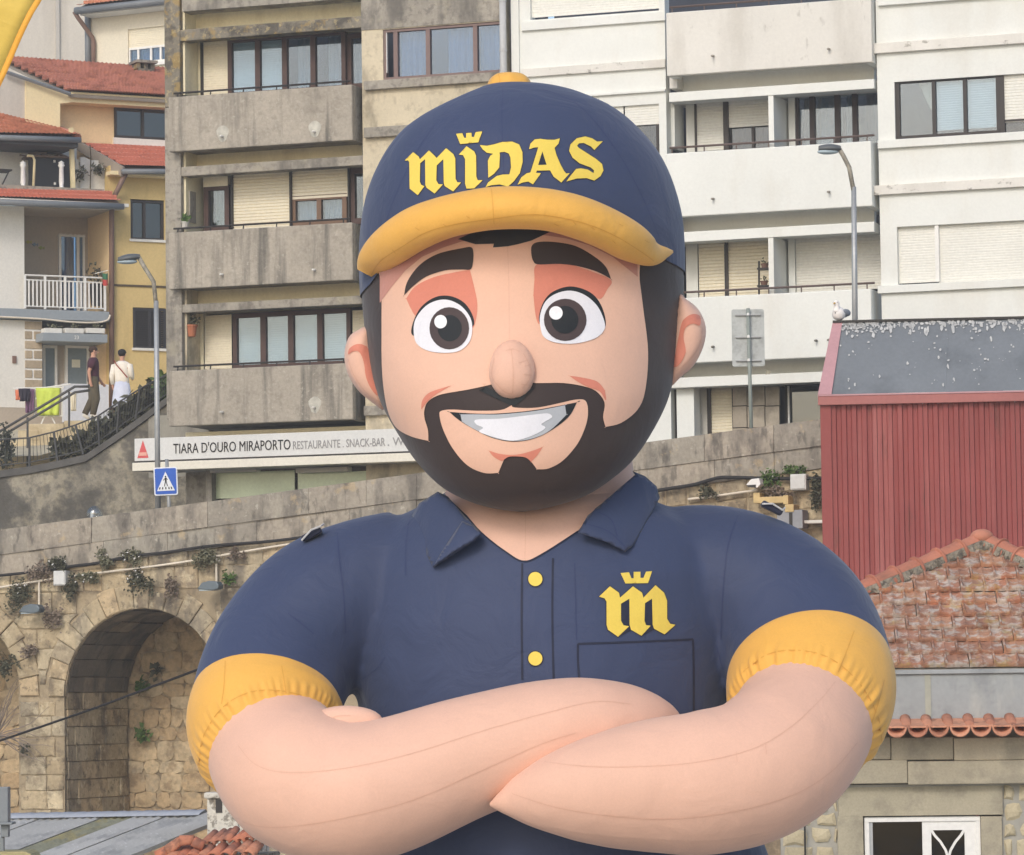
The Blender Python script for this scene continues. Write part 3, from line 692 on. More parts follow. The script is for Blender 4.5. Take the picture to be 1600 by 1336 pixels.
# ================================================================== ground
GROUND = mat('pale quay paving', S(192,184,170), var=.2, vs=.1, bump=.3)
ob('ground', MB().box(-400, 400, -60, 900, -1, 0), GROUND, kind='structure')

# ================================================================== grey apartment block
FA = Frame(420, 79.0, 19.6)
gb = FA.empty('apartment_building', label='grey concrete apartment block with recessed balconies and brown windows', cat='building')
RD = .8                               # how far the balcony rooms sit back
def yx(u, v=400, d=0): return FA.pt(u, v, d).x
def yz(u, v, d=0): return FA.pt(u, v, d).z
xl, xr = yx(259), yx(794)
ob('corner_pier', MB().box(yx(259), yx(284), -.02, 6, yz(270, 655), yz(270, 168)), CONC, gb, bevel=.02)
ob('corner_pier', MB().box(yx(259)+.004, yx(284)-.004, -.017, 6, yz(270, 167.6), yz(270, -60)), CONCL, gb, bevel=.02, label='corner pier head grown over with ochre lichen')
boxpart(FA, 'top_beam', gb, 284, 567, -40, 7, -.05, .4, CONC)
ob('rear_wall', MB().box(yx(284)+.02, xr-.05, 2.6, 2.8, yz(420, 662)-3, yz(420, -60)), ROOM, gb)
# left reveal of each loggia, cream
for k, (v0, v1) in enumerate(((-40, 146), (232, 360), (448, 578))):
    x = yx(284); ob('reveal', MB().box(x+.003, x+.05, .12, RD+.3, yz(300, v1), yz(300, v0)), CREAM if k != 2 else CREAMC, gb)
# wall strips behind the loggias (recess above each beam) and partition to the right bay
for v0, v1 in ((-40, 40), (226, 262), (440, 480)):
    boxpart(FA, 'lintel_wall', gb, 286, 566, v0, v1, RD-.12, RD+.1, CREAM)
for k, (v0, v1) in enumerate(((36, 54), (252, 267), (469, 482))):
    boxpart(FA, 'lintel_beam', gb, 275, 567, v0, v1, .01, .35, CONCL if k == 0 else CONC, bevel=.015)
    boxpart(FA, 'lintel_soffit', gb, 275, 567, v0+2, v1-1.5, .352, RD+.3, CREAM)
def loggia(vt, vb, lab):
    x0, x1, z0, z1 = FA.rect(272, 559, vt, vb, 0)
    p = ob('balcony_parapet', MB().box(x0, x1, -.28, -.10, z0, z1), CONCP, gb, bevel=.02)
    ob('parapet_return', MB().box(x1-.16, x1+.001, -.098, .5, z0+.003, z1-.003), CONC, p)
    ob('floor_slab', MB().box(x0+.02, x1-.165, -.097, RD+1.5, z0+.05, z0+.28), CONC, p)
    for u in (348, 492):
        a = FA.pt(u, vb-22+(420-u)*.05, -.28); ob('drain_spout', MB().tube([(a.x, -.2, a.z), (a.x, -.40, a.z-.015)], .025, 8), WHITEG, p, smooth=True)
        if lab == 0 or (lab == 2 and u == 492): ob('repair_patch', MB().prism([(a.x+.13*math.cos(t)*(1+.2*math.sin(3*t)), a.z+.05+.17*math.sin(t)) for t in [2*math.pi*i/14 for i in range(14)]], -.285, -.27), mat('patch plaster', S(186,182,168), var=.2, vs=6, bump=.3), p)
    return p, x0, x1, z0, z1
PAR = [loggia(145, 231, 0), loggia(358, 447, 1), loggia(575, 662, 2)]
for i, (p, x0, x1, z0, z1) in enumerate(PAR):       # rail
    mb = MB(); mb.tube([(x0+.05, -.12, z1+.10), (x1-.1, -.12, z1+.10)], .022, 6)
    for q in range(6): mb.tube([(x0+.15+(x1-x0-.4)*q/5, -.15, z1-.01), (x0+.15+(x1-x0-.4)*q/5, -.12, z1+.10)], .014, 5)
    ob('rail', mb, BLACKM, gb)
D = RD
# storey 1
boxpart(FA, 'shutter_wall', gb, 306, 316, 60, 150, D-.01, D+.14, CREAM)
x0, x1, z0, z1 = FA.rect(318, 356, 58, 150, D); ob('shutter', slats(MB(), x0, x1, z0, z1, D), SHUT, gb); ob('shutter_guide', MB().box(x0-.06, x0, D-.03, D+.05, z0, z1), BLACKM, gb)
window(FA, gb, 357, 541, 54, 146, D, [(1,'blind'),(1,'blind')][:0]+[(.96,'blind'),(1,'blind'),(1.05,'curtR'),(1.05,'curtR')], fw=.09, mullw=.11)
window(FA, gb, 543, 580, 52, 138, D+.1, [(1,'curt')], fw=.1)
# storey 2
x0, x1, z0, z1 = FA.rect(320, 358, 272, 292, D); ob('shutter_box', MB().box(x0, x1, D-.08, D+.1, z0, z1), SHUT, gb)
window(FA, gb, 320, 359, 290, 362, D, [(1,'curtC')], fw=.1)
x0, x1, z0, z1 = FA.rect(364, 452, 270, 358, D-.05); ob('shutter', slats(MB(), x0, x1, z0, z1, D-.05, .065, .02), SHUT, gb)
x0, x1, z0, z1 = FA.rect(455, 543, 263, 310, D-.05); ob('shutter', slats(MB(), x0, x1, z0, z1, D-.05, .065, .02), SHUT, gb)
window(FA, gb, 456, 543, 305, 352, D, [(1,'lace'),(1,'lace')], fm=WOODM, fw=.10)
for u in (361.5, 453.5, 544.5): boxpart(FA, 'shutter_guide', gb, u-1.3, u+1.3, 262, 356, D-.12, D+.1, BLACKM)
window(FA, gb, 547, 585, 262, 350, D, [(1,'mauve')], fw=.12)
a = FA.pt(298, 322, .4); ob('wall_ornament', MB().box(yx(284)+.052, yx(284)+.08, .25, .55, a.z-.35, a.z+.3), CONC, gb)
# storey 3
x0, x1, z0, z1 = FA.rect(320, 362, 492, 580, D); ob('shutter', slats(MB(), x0, x1, z0, z1, D), SHUT, gb)
boxpart(FA, 'shutter_wall', gb, 309, 318, 488, 582, D-.01, D+.14, CREAM)
window(FA, gb, 365, 549, 486, 574, D, [(1,'blind'),(1.05,'blind'),(1.1,'blind'),(1,'blind')], fw=.09, mullw=.12)
x0, x1, z0, z1 = FA.rect(551, 590, 484, 576, D); ob('shutter', slats(MB(), x0, x1, z0, z1, D), SHUT, gb)
# flat bay right of the loggias
bx0 = yx(568); wz0, wz1 = yz(680, 662)-2.5, yz(680, -60)
hole = FA.rect(598, 789, 39, 119, 0)
ob('bay_wall', wall_holes(bx0, xr, wz0, wz1, [hole], .02, .30), CREAMC, gb)
ob('upper_wall', MB().box(bx0, xr, .004, .018, yz(690, 38), wz1), CONC, gb)
window(FA, gb, 598, 789, 39, 119, .10, [(.45,'open'),(1.55,'curt'),(2.25,'curtR'),(1.3,'curt')], fm=PLUM, fw=.06, gm=GLB, dm=.02, mullw=.09)
a = FA.pt(603.5, 80, .1); ob('sash_edge', MB().box(a.x-.02, a.x+.03, .06, .12, a.z-.45, a.z+.42), WHITEF, gb)
boxpart(FA, 'window_sill', gb, 568, 792, 119, 133, -.10, .30, CONC, bevel=.01)
boxpart(FA, 'string_course', gb, 568, 792, 192, 208, -.10, .25, CONC, bevel=.01)
for v in (332, 350, 412, 548, 566, 630): boxpart(FA, 'string_course', gb, 568, 792, v, v+15, -.08, .25, CONC, bevel=.01)
ob('street_wall', MB().box(yx(272), xr, .5, .7, yz(420, 800)-3, yz(420, 700)), CONC, gb)
ob('street_wall', MB().box(yx(272), xr, .503, .7, yz(420, 699.7), yz(420, 668)), CREAM, gb)
boxpart(FA, 'lower_pier', gb, 322, 331, 735, 800, .05, .5, CONC)
# shop windows below
window(FA, gb, 331, 660, 738, 800, .35, [(1,'open'),(1,'open')], fm=DARKF, fw=.09, gm=GL, mullw=.10)
for u0, u1 in ((332, 461), (466, 610)):
    x0, x1, z0, z1 = FA.rect(u0, u1, 737, 776, .28); ob('shop_pane', MB().box(x0, x1, .26, .28, z0-.02, z1), mat('green shop film', S(206,222,186), rough=.12, var=.10, vs=1.4, bump=0, spec=.5), gb)
    ob('awning_case', MB().box(x0+.05, x0+(x1-x0)*.6, .02, .24, z1-.01, z1+.09), WHITEG, gb, bevel=.02)
boxpart(FA, 'shop_wall', gb, 610, 720, 735, 800, .30, .49, CONC)
boxpart(FA, 'tiled_panel', gb, 602, 614, 736, 747, .20, .29, mat('tile panel', S(190,180,160), var=.5, vs=14, bump=0))
# downpipe at the joint of the two blocks
dp = ob('downpipe', MB().tube([(yx(793), -.10, yz(793, 330)), (yx(793), -.10, yz(793, -60))], .07, 10), mat('grey pipe', S(186,186,184), rough=.5, var=.05), gb, smooth=True)
for v in (0, 78, 112): a = FA.pt(793, v, -.1); ob('pipe_collar', MB().lathe([(.078, -.03), (.078, .03)], (yx(793), -.10, a.z), 12), mat('grey pipe', 0), dp)

# shop sign
sg = FA.empty('shop_sign', label='long white restaurant fascia sign with black lettering above the green shop windows', cat='sign')
SIGNW = mat('sign face', S(214,214,210), rough=.4, var=.03, vs=1, bump=.02); SIGNC = mat('awning fascia', S(228,222,204), rough=.5, var=.05)
xs0 = FA.pt(210, 700, -.75).x; xs1 = FA.pt(700, 690, -.75).x; zt, zb_ = FA.pt(420, 677.5, -.75).z, FA.pt(420, 713, -.75).z; zc0, zc1 = FA.pt(420, 715.5, -.75).z, FA.pt(420, 729, -.75).z
ob('sign_panel', MB().box(xs0, xs1, -.75, -.55, zb_, zt), SIGNW, sg, bevel=.008)
ob('sign_edge', MB().box(xs0-.005, xs1, -.74, -.5, zc0-.0, zb_-.003), BLACKM, sg)
ob('fascia', MB().box(xs0-.03, xs1, -.80, -.50, zc1, zc0-.004), SIGNC, sg, bevel=.01)
ob('canopy_slab', MB().box(xs0, xs1, -.499, .49, zc1+.02, zt-.1), WHITEG, sg)
def text(name, s, x, y, z, h, m, parent, width=None, bold=0.0, rot=0):
    cu = bpy.data.curves.new(name, 'FONT'); cu.body = s; cu.size = h/.70; cu.offset = bold; cu.extrude = .004; cu.resolution_u = 3
    t = bpy.data.objects.new(name, cu); COL.objects.link(t); bpy.context.view_layer.update()
    me = bpy.data.meshes.new_from_object(t.evaluated_get(bpy.context.evaluated_depsgraph_get())); bpy.data.objects.remove(t); bpy.data.curves.remove(cu)
    xs = [v.co.x for v in me.vertices]; k = width/(max(xs)-min(xs)) if width else 1; x_ = min(xs)
    for v in me.vertices: v.co = Vector((x+(v.co.x-x_)*k, y-v.co.z, z+v.co.y))
    me.materials.clear(); me.materials.append(m); o = bpy.data.objects.new(name, me); COL.objects.link(o); o.parent = parent; return o
INK = mat('sign ink', S(34,32,34), var=0, fine=0, bump=0); INKG = mat('sign grey ink', S(150,148,148), var=0, fine=0, bump=0)
zz = FA.pt(271, 707.5, -.76).z - .0; xa, xb = FA.pt(271, 700, -.75).x, FA.pt(454, 695, -.75).x
z0_ = (zb_+zt)/2-.105
text('lettering', "TIARA D'OURO MIRAPORTO", xa, -.757, z0_, .205, INK, sg, xb-xa, .0)
xa, xb = FA.pt(458, 700, -.75).x, FA.pt(602, 695, -.75).x
text('lettering', "RESTAURANTE . SNACK-BAR", xa, -.757, z0_, .165, INKG, sg, xb-xa, .0)
xa, xb = FA.pt(606, 700, -.75).x, FA.pt(665, 695, -.75).x
text('lettering', ". WINE BAR"[:6], xa, -.757, z0_, .165, INKG, sg, None, .0)
a = FA.pt(223.5, 704, -.75); tz = (zb_+zt)/2
RED = mat('red print', S(226,92,92), var=.05, bump=0); PINK = mat('pale print', S(236,170,150), var=.02, bump=0)
t_ = ob('triangle_emblem', MB().prism([(a.x-.125, tz-.17), (a.x+.125, tz-.17), (a.x, tz+.19)], -.758, -.752), RED, sg)
ob('emblem_band', MB().box(a.x-.085, a.x+.085, -.762, -.7585, tz-.125, tz-.055), PINK, t_)

# ================================================================== white apartment block
wb = FA.empty('apartment_building', label='white apartment block with long balconies and roller shutters', cat='building')
wx0, wx1 = yx(796, 200), yx(1640, 300)
H = []
def wx(u, v=300, d=.12): return FA.pt(u, v, d).x
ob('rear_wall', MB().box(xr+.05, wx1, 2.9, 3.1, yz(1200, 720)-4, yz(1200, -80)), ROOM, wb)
# left flush part
D2 = .12
hl = [FA.rect(828, 1029, -60, 24, D2), FA.rect(905, 1030, 166, 243, D2), FA.rect(905, 1030, 388, 470, D2)]
ob('left_wall', wall_holes(wx0+.02, wx(1043, 300), yz(920, 720)-3, yz(920, -80), hl, D2, D2+.3), WHITEP, wb)
for v0, v1 in ((26, 40), (100, 113), (158-12, 150)):
    if v1 > v0: boxpart(FA, 'string_course', wb, 814, 1039, v0, v1, D2-.07, D2+.05, WHITEC if v0 == 100 else WHITEP, bevel=.008)
boxpart(FA, 'corner_strip', wb, 800, 812, -80, 400, D2-.05, D2+.02, WHITEP)
x0, x1, z0, z1 = hl[0]; ob('shutter', slats(MB(), x0, x1, z0+.06, z1, D2+.1, .05, .008), SHUTW, wb)
for (u0, u1, v0, v1) in ((905, 975, 166, 215), (977, 1030, 163, 196), (905, 975, 385, 430), (977, 1030, 383, 420)):
    x0, x1, z0, z1 = FA.rect(u0, u1, v0, v1, D2+.08); ob('shutter', slats(MB(), x0, x1, z0, z1, D2+.06, .05, .01), SHUTW, wb)
window(FA, wb, 905, 1030, 164, 243, D2+.12, [(1,'curt'),(.85,'curt')], fm=DARKF, fw=.05, gm=GLD)
window(FA, wb, 905, 1030, 386, 470, D2+.12, [(1,'curt'),(.85,'curt')], fm=DARKF, fw=.05, gm=GLD)
# low ground floor piece by the chin
boxpart(FA, 'ground_pier', wb, 1058, 1085, 600, 760, .1, .5, WHITEP)
boxpart(FA, 'ground_wall', wb, 800, 1056, 600, 800, .5, .6, WHITEP)
window(FA, wb, 980, 1057, 596, 690, .42, [(1,'blind')], fm=DARKF, fw=.08)
# balcony column
def xo(u, v): return FA.pt(u, v, -.3).x
BAL = [(-98+110-2, 110), (233, 332), (452, 566)]
for k, (vt, vb) in enumerate(((8, 108), (230, 331), (459, 562))):
    x0, x1, z0, z1 = FA.rect(1041, 1362, vt, vb, -.3)
    p = ob('balcony_parapet', MB().box(x0, x1, -.30, -.14, z0, z1), WHITEG if k == 0 else WHITEP, wb, bevel=.02)
    ob('parapet_return', MB().box(x1-.16, x1-.002, -.139, .6, z0+.003, z1-.003), WHITEP, p)
    ob('parapet_return', MB().box(x0+.002, x0+.16, -.139, .2, z0+.003, z1-.003), WHITEP, p)
    ob('floor_slab', MB().box(x0+.165, x1-.165, -.137, 1.9, z0+.10, z0+.30), WHITEG, p)
    for u in (1115, 1276, 1296): 
        a = FA.pt(u, vb-26-(u-1200)*.06, -.3)
        if u != 1276 or k == 2: ob('drain_spout', MB().tube([(a.x, -.25, a.z), (a.x, -.42, a.z-.02)], .022, 8), CONC, p, smooth=True)
    mb = MB(); mb.tube([(x0+.05, -.2, z1+.12), (x1+.05, -.2, z1+.12)], .024, 6)
    for q in range(7): mb.tube([(x0+.1+(x1-x0-.2)*q/6, -.2, z1-.01), (x0+.1+(x1-x0-.2)*q/6, -.2, z1+.12)], .014, 5)
    ob('rail', mb, mat('brown rail', S(96,80,74), rough=.5), wb)
    # lintel beam of the loggia below and the strip above it
    b0, b1 = ((134, 149), (355, 371), (584, 600))[k]
    boxpart(FA, 'lintel_beam', wb, 1045, 1366, b0, b1, -.12, .25, WHITEP, bevel=.012)
    boxpart(FA, 'lintel_soffit', wb, 1045, 1366, b0+2, b1-1.5, .252, 1.2, WHITEG)
    boxpart(FA, 'lintel_wall', wb, 1060, 1366, vb-4, b0+4, .50, .66, WHITEP)
    boxpart(FA, 'lintel_reveal', wb, 1046, 1058, vb-4, b0+4, .10, .70, WHITEG)
WD = .85
for k, (v0, v1) in enumerate(((149, 232), (371, 462), (600, 720))):
    boxpart(FA, 'reveal', wb, 1046, 1054, v0, v1, D2+.302, WD+.2, WHITEP)
    if k < 2:
        boxpart(FA, 'divider', wb, 1201, 1209, v0-2, v1, -.10, WD+.6, WHITEP)
        boxpart(FA, 'divider_wall', wb, 1232, 1242, v0-2, v1, WD-.05, WD+.2, WHITEP)
# storey 1 loggia
def shut(u0, u1, v0, v1, d, m=SHUTW, pitch=.055, dep=.014):
    x0, x1, z0, z1 = FA.rect(u0, u1, v0, v1, d); return ob('shutter', slats(MB(), x0, x1, z0, z1, d, pitch, dep), m, wb)
boxpart(FA, 'loggia_wall', wb, 1072, 1086, 145, 238, WD, WD+.15, WHITEP)
shut(1088, 1130, 152, 236, WD); boxpart(FA, 'shutter_guide', wb, 1130, 1138, 148, 238, WD-.06, WD+.15, DARKF); boxpart(FA, 'shutter_guide', wb, 1085, 1088, 150, 238, WD-.04, WD+.1, DARKF)
shut(1138, 1204, 150, 198, WD-.02)
window(FA, wb, 1138, 1206, 194, 236, WD+.06, [(1,'lace'),(.7,'lace')], fm=DARKF, fw=.05, gm=GLD)
window(FA, wb, 1242, 1380, 136, 234, WD+.05, [(.55,'mauve'),(1,'curt'),(.7,'curtR'),(.95,'mauve')], fm=mat('dark brown frame', S(62,50,50), rough=.5, var=.1), fw=.08, gm=GL, mullw=.10)
# storey 2 loggia
boxpart(FA, 'loggia_wall', wb, 1072, 1090, 366, 468, WD, WD+.15, WHITEP)
shut(1092, 1132, 376, 470, WD, SHUT, .065, .02); boxpart(FA, 'shutter_guide', wb, 1133, 1137, 372, 468, WD-.06, WD+.1, DARKF); shut(1138, 1204, 374, 468, WD, SHUT, .065, .02)
shut(1244, 1335, 368, 456, WD); shut(1338, 1385, 362, 452, WD); boxpart(FA, 'shutter_guide', wb, 1335.5, 1338, 364, 454, WD-.03, WD+.1, mat('mauve trim', S(140,110,110)))
# ground floor
boxpart(FA, 'ground_wall', wb, 1085, 1108, 600, 720, .75, .9, WHITEG)
shut(1110, 1144, 598, 700, .78, SHUT, .06, .016); boxpart(FA, 'shutter_guide', wb, 1105, 1110, 598, 705, .70, .9, DARKF)
STCL = mat('stone cladding', S(168,156,138), var=.14, vs=1.4, fine=.05, bump=.15, stains=[(S(120,112,100), 2.0, .5, .75, .6)])
for u0, u1 in ((1145, 1167), (1168, 1195), (1196, 1218)):
    for v0, v1 in ((604, 634), (635, 668), (669, 705)): boxpart(FA, 'cladding_panel', wb, u0, u1-.5, v0, v1-.5, .60, .66, STCL)
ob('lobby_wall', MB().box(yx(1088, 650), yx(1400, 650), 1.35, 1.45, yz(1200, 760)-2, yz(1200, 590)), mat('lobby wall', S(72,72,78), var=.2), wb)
window(FA, wb, 1228, 1330, 594, 720, .95, [(1,'dark')], fm=DARKF, fw=.10, gm=GLD)
boxpart(FA, 'door_edge', wb, 1231, 1233.5, 603, 690, .85, .90, WHITEF)
text('house_number', '30', FA.pt(1196, 582, -.12).x, -.125, FA.pt(1196, 585, -.12).z, .075, mat('faint ink', S(196,186,160), bump=0), wb)
# right flush part
hr = [FA.rect(1398, 1640, 120, 214, -.05), FA.rect(1402, 1640, 348, 442, -.05)]
rx0 = FA.pt(1374, 300, -.05).x
ob('right_wall', wall_holes(rx0, wx1, yz(1500, 720)-4, yz(1500, -80), hr, -.05, .30), WHITEP, wb)
for k, (v0, v1) in enumerate(((-14, -1), (58, 74), (211, 224), (282, 297), (440, 452))):
    x0, x1, z0, z1 = FA.rect(1365 if k in (1, 3) else 1371, 1640, v0, v1, -.14); ob('string_course', MB().box(x0, wx1, -.14, -.03, z0, z1), WHITEC if k in (1, 3) else WHITEP, wb, bevel=.008)
window(FA, wb, 1398, 1562, 118, 214, .05, [(1,'tied'),(.9,'blind2'),(.9,'blind2')], fm=DARKF, fw=.08, gm=GL, mullw=.07, dm=-.05)
boxpart(FA, 'mullion', wb, 1560, 1569, 112, 208, .0, .1, DARKF)
boxpart(FA, 'mullion', wb, 1569, 1640, 107, 112, -.02, .1, DARKF); shut(1569, 1640, 112, 190, .04); window(FA, wb, 1566, 1640, 186, 208, .06, [(1,'dark')], fm=DARKF, fw=.03, gm=GLD)
shut(1404, 1462, 352, 442, .06, SHUTW, .05, .006); shut(1466, 1640, 344, 438, .06, SHUTW, .05, .006); boxpart(FA, 'mullion', wb, 1461, 1467, 348, 440, -.02, .1, WHITEF)
# ================================================================== viaduct with arches and parapet
FW = Frame(200, 72.0, 21.0)
STONE = mat('warm ashlar', [S(188,168,132), S(172,152,118), S(200,182,146), S(160,146,120), S(184,160,122)], var=.14, vs=2.2, fine=.10, fs=16, bump=.6, bs=14, bd=.03, rnd=.10, stains=[(S(112,98,80), 2.4, .50, .72, .75), (S(98,92,84), 1.3, .53, .74, .7, (1,1,.3)), (S(212,196,160), 5, .60, .76, .5), (S(88,80,68), 9, .62, .76, .6)])
VAULT = mat('dark vault stone', [S(128,116,98), S(110,102,90), S(140,124,100)], var=.16, vs=2, fine=.1, bump=.5, bs=14, bd=.03, rnd=.1, stains=[(S(74,70,66), 1.6, .46, .68, .7, (1,1,.5))])  # vault stones in darker, greyer tones than the face stones
RUBB = mat('rubble stone', [S(200,172,130), S(182,154,116), S(206,182,142), S(172,150,118), S(190,170,136)], var=.16, vs=3, fine=.12, fs=14, bump=.7, bs=10, bd=.04, rnd=.08, stains=[(S(128,106,80), 3.2, .54, .72, .6), (S(150,140,120), 6, .55, .7, .4)])
MORT = mat('old mortar', S(164,146,116), var=.2, vs=3, bump=.6, bs=16, bd=.03, stains=[(S(104,92,76), 3, .5, .7, .6)])
PARA = mat('parapet stone', [S(160,150,134), S(148,140,126), S(168,156,138), S(152,146,132)], var=.12, vs=1.4, fine=.12, fs=16, bump=.5, bs=20, bd=.02, stains=[(S(104,98,90), 2.0, .48, .70, .75, (1,1,.35)), (S(196,188,172), 9, .70, .80, .5), (S(84,80,74), 5, .60, .74, .6, (1,1,.4)), (S(186,160,116), 2.6, .66, .76, .5)])
def stone(mb, poly, y0, y1, gap=.012, bev=.025, jit=.012, rg=random):
    """one block: polygon in (x,z), shrunk by the joint, with a softened arris"""
    c = np.mean(np.array(poly), 0); q = []
    for x, z in poly:
        d = np.array((x, z))-c; L_ = max(1e-6, np.linalg.norm(d)); q.append(c+d*(1-min(.4, gap/L_*1.4))+np.array((rg.uniform(-jit, jit), rg.uniform(-jit, jit))))
    n = len(q); a = sum(q[i][0]*q[(i+1) % n][1]-q[(i+1) % n][0]*q[i][1] for i in range(n))
    if a < 0: q = q[::-1]
    inn = [c+(p-c)*(1-min(.4, bev/max(1e-6, np.linalg.norm(p-c))*1.4)) for p in q]; yf = y0+rg.uniform(-.012, .012)
    vs = [(p[0], y1, p[1]) for p in q]+[(p[0], yf+bev*.7, p[1]) for p in q]+[(p[0], yf+rg.uniform(-.006, .006), p[1]) for p in inn]
    fs = [(i+n, (i+1) % n+n, (i+1) % n, i) for i in range(n)]+[(i+2*n, (i+1) % n+2*n, (i+1) % n+n, i+n) for i in range(n)]
    vs.append((c[0], yf-.008, c[1])); k = 3*n
    fs += [(i+2*n, k, (i+1) % n+2*n) for i in range(n)]
    fs = [tuple(reversed(f)) for f in fs]
    return mb.add(vs, fs)
vd = FW.empty('viaduct', label='old stone viaduct with round arches carrying the sloping street', cat='viaduct')
def wtop(x):
    return _pa + _pk*x
_p0, _p1 = FW.pt(0, 828, 0), FW.pt(1280, 655, 0); _pk = (_p1.z-_p0.z)/(_p1.x-_p0.x); _pa = _p0.z-_pk*_p0.x
PH = .86                                # height of the parapet blocks above the rubble
pxm = 6080/72.0
DEPTH = 2.6
arches = []
for uc in (222, -92):
    c = FW.pt(uc, 1080, 0); Rr = FW.pt(uc, 1080).x-FW.pt(uc-121, 1080).x; cr = FW.pt(uc, 951, 0)
    arches.append((c.x, cr.z-Rr, Rr))
xw0, xw1 = FW.pt(-60, 1000).x, FW.pt(430, 1000).x
xmax = FW.pt(1500, 800).x
RING = .42
def inarch(x, z, pad=0):
    for cx, cz, r_ in arches:
        if z < cz:
            if abs(x-cx) < r_+pad: return True
        elif math.hypot(x-cx, z-cz) < r_+pad: return True
    return False
# mortar core, cut round the arches
mb = MB(); N_ = 220; zbot = FW.pt(150, 1330).z-1.0
for i in range(N_):
    xa, xb = xw0-4+(xmax-xw0+4)*i/N_, xw0-4+(xmax-xw0+4)*(i+1)/N_; xm = (xa+xb)/2; lo = zbot
    la = lb = zbot
    for cx, cz, r_ in arches:
        if abs(xm-cx) < r_:
            la = cz+math.sqrt(max(0, r_*r_-min(r_, abs(xa-cx))**2)); lb = cz+math.sqrt(max(0, r_*r_-min(r_, abs(xb-cx))**2))
    mb.add([(xa,.03,la),(xb,.03,lb),(xb,.03,wtop(xb)-.06),(xa,.03,wtop(xa)-.06)], [(0,1,2,3)])
    mb.add([(xa,.62,wtop(xa)-.06),(xb,.62,wtop(xb)-.06),(xb,.62,la-3 if la > zbot else la),(xa,.62,la-3 if la > zbot else la)], [(0,1,2,3)]) if la == zbot else None
ob('mortar_core', mb, MORT, vd)
rg = random.Random(11)
# coursed face stones
z = zbot; courses = []
while z < wtop(xw1)-PH:
    h = rg.uniform(.26, .42); courses.append((z, z+h)); z += h
for za, zb in courses:
    x = xw0-rg.uniform(0, .4)
    while x < xw1:
        wdt = rg.choice((rg.uniform(.28, .5), rg.uniform(.5, .85))); xa, xb = x, x+wdt; x = xb
        tl, tr = min(zb, wtop(xa)-PH), min(zb, wtop(xb)-PH)
        if tl-za < .08 or tr-za < .08: continue
        poly = []
        for (p, q) in (((xa,za),(xb,za)), ((xb,za),(xb,tr)), ((xb,tr),(xa,tl)), ((xa,tl),(xa,za))):
            for k in range(4): poly.append((p[0]+(q[0]-p[0])*k/4, p[1]+(q[1]-p[1])*k/4))
        ok = True; keep = []
        for cx, cz, r_ in arches:
            R2 = r_+RING
            if abs((xa+xb)/2-cx) < R2 and (za+zb)/2 < cz: # beside the opening
                if abs((xa+xb)/2-cx) < r_-.02: ok = False
                poly = [(max(px, cx+r_) if (xa+xb)/2 > cx else min(px, cx-r_), pz) for px, pz in poly] if ok else poly
            elif (za+zb)/2 >= cz:
                new = []
                for px, pz in poly:
                    d = math.hypot(px-cx, pz-cz)
                    if d < R2:
                        if d < R2-.28: ok = False
                        px, pz = cx+(px-cx)*R2/d, max(cz, cz+(pz-cz)*R2/d)
                    new.append((px, pz))
                poly = new
        if not ok: continue
        A = abs(sum(poly[i][0]*poly[(i+1) % 16][1]-poly[(i+1) % 16][0]*poly[i][1] for i in range(16)))/2
        if A < .02: continue
        ob('stone', stone(MB(), poly, 0, .10, .007, .016, .010, rg), STONE, vd, smooth=False)
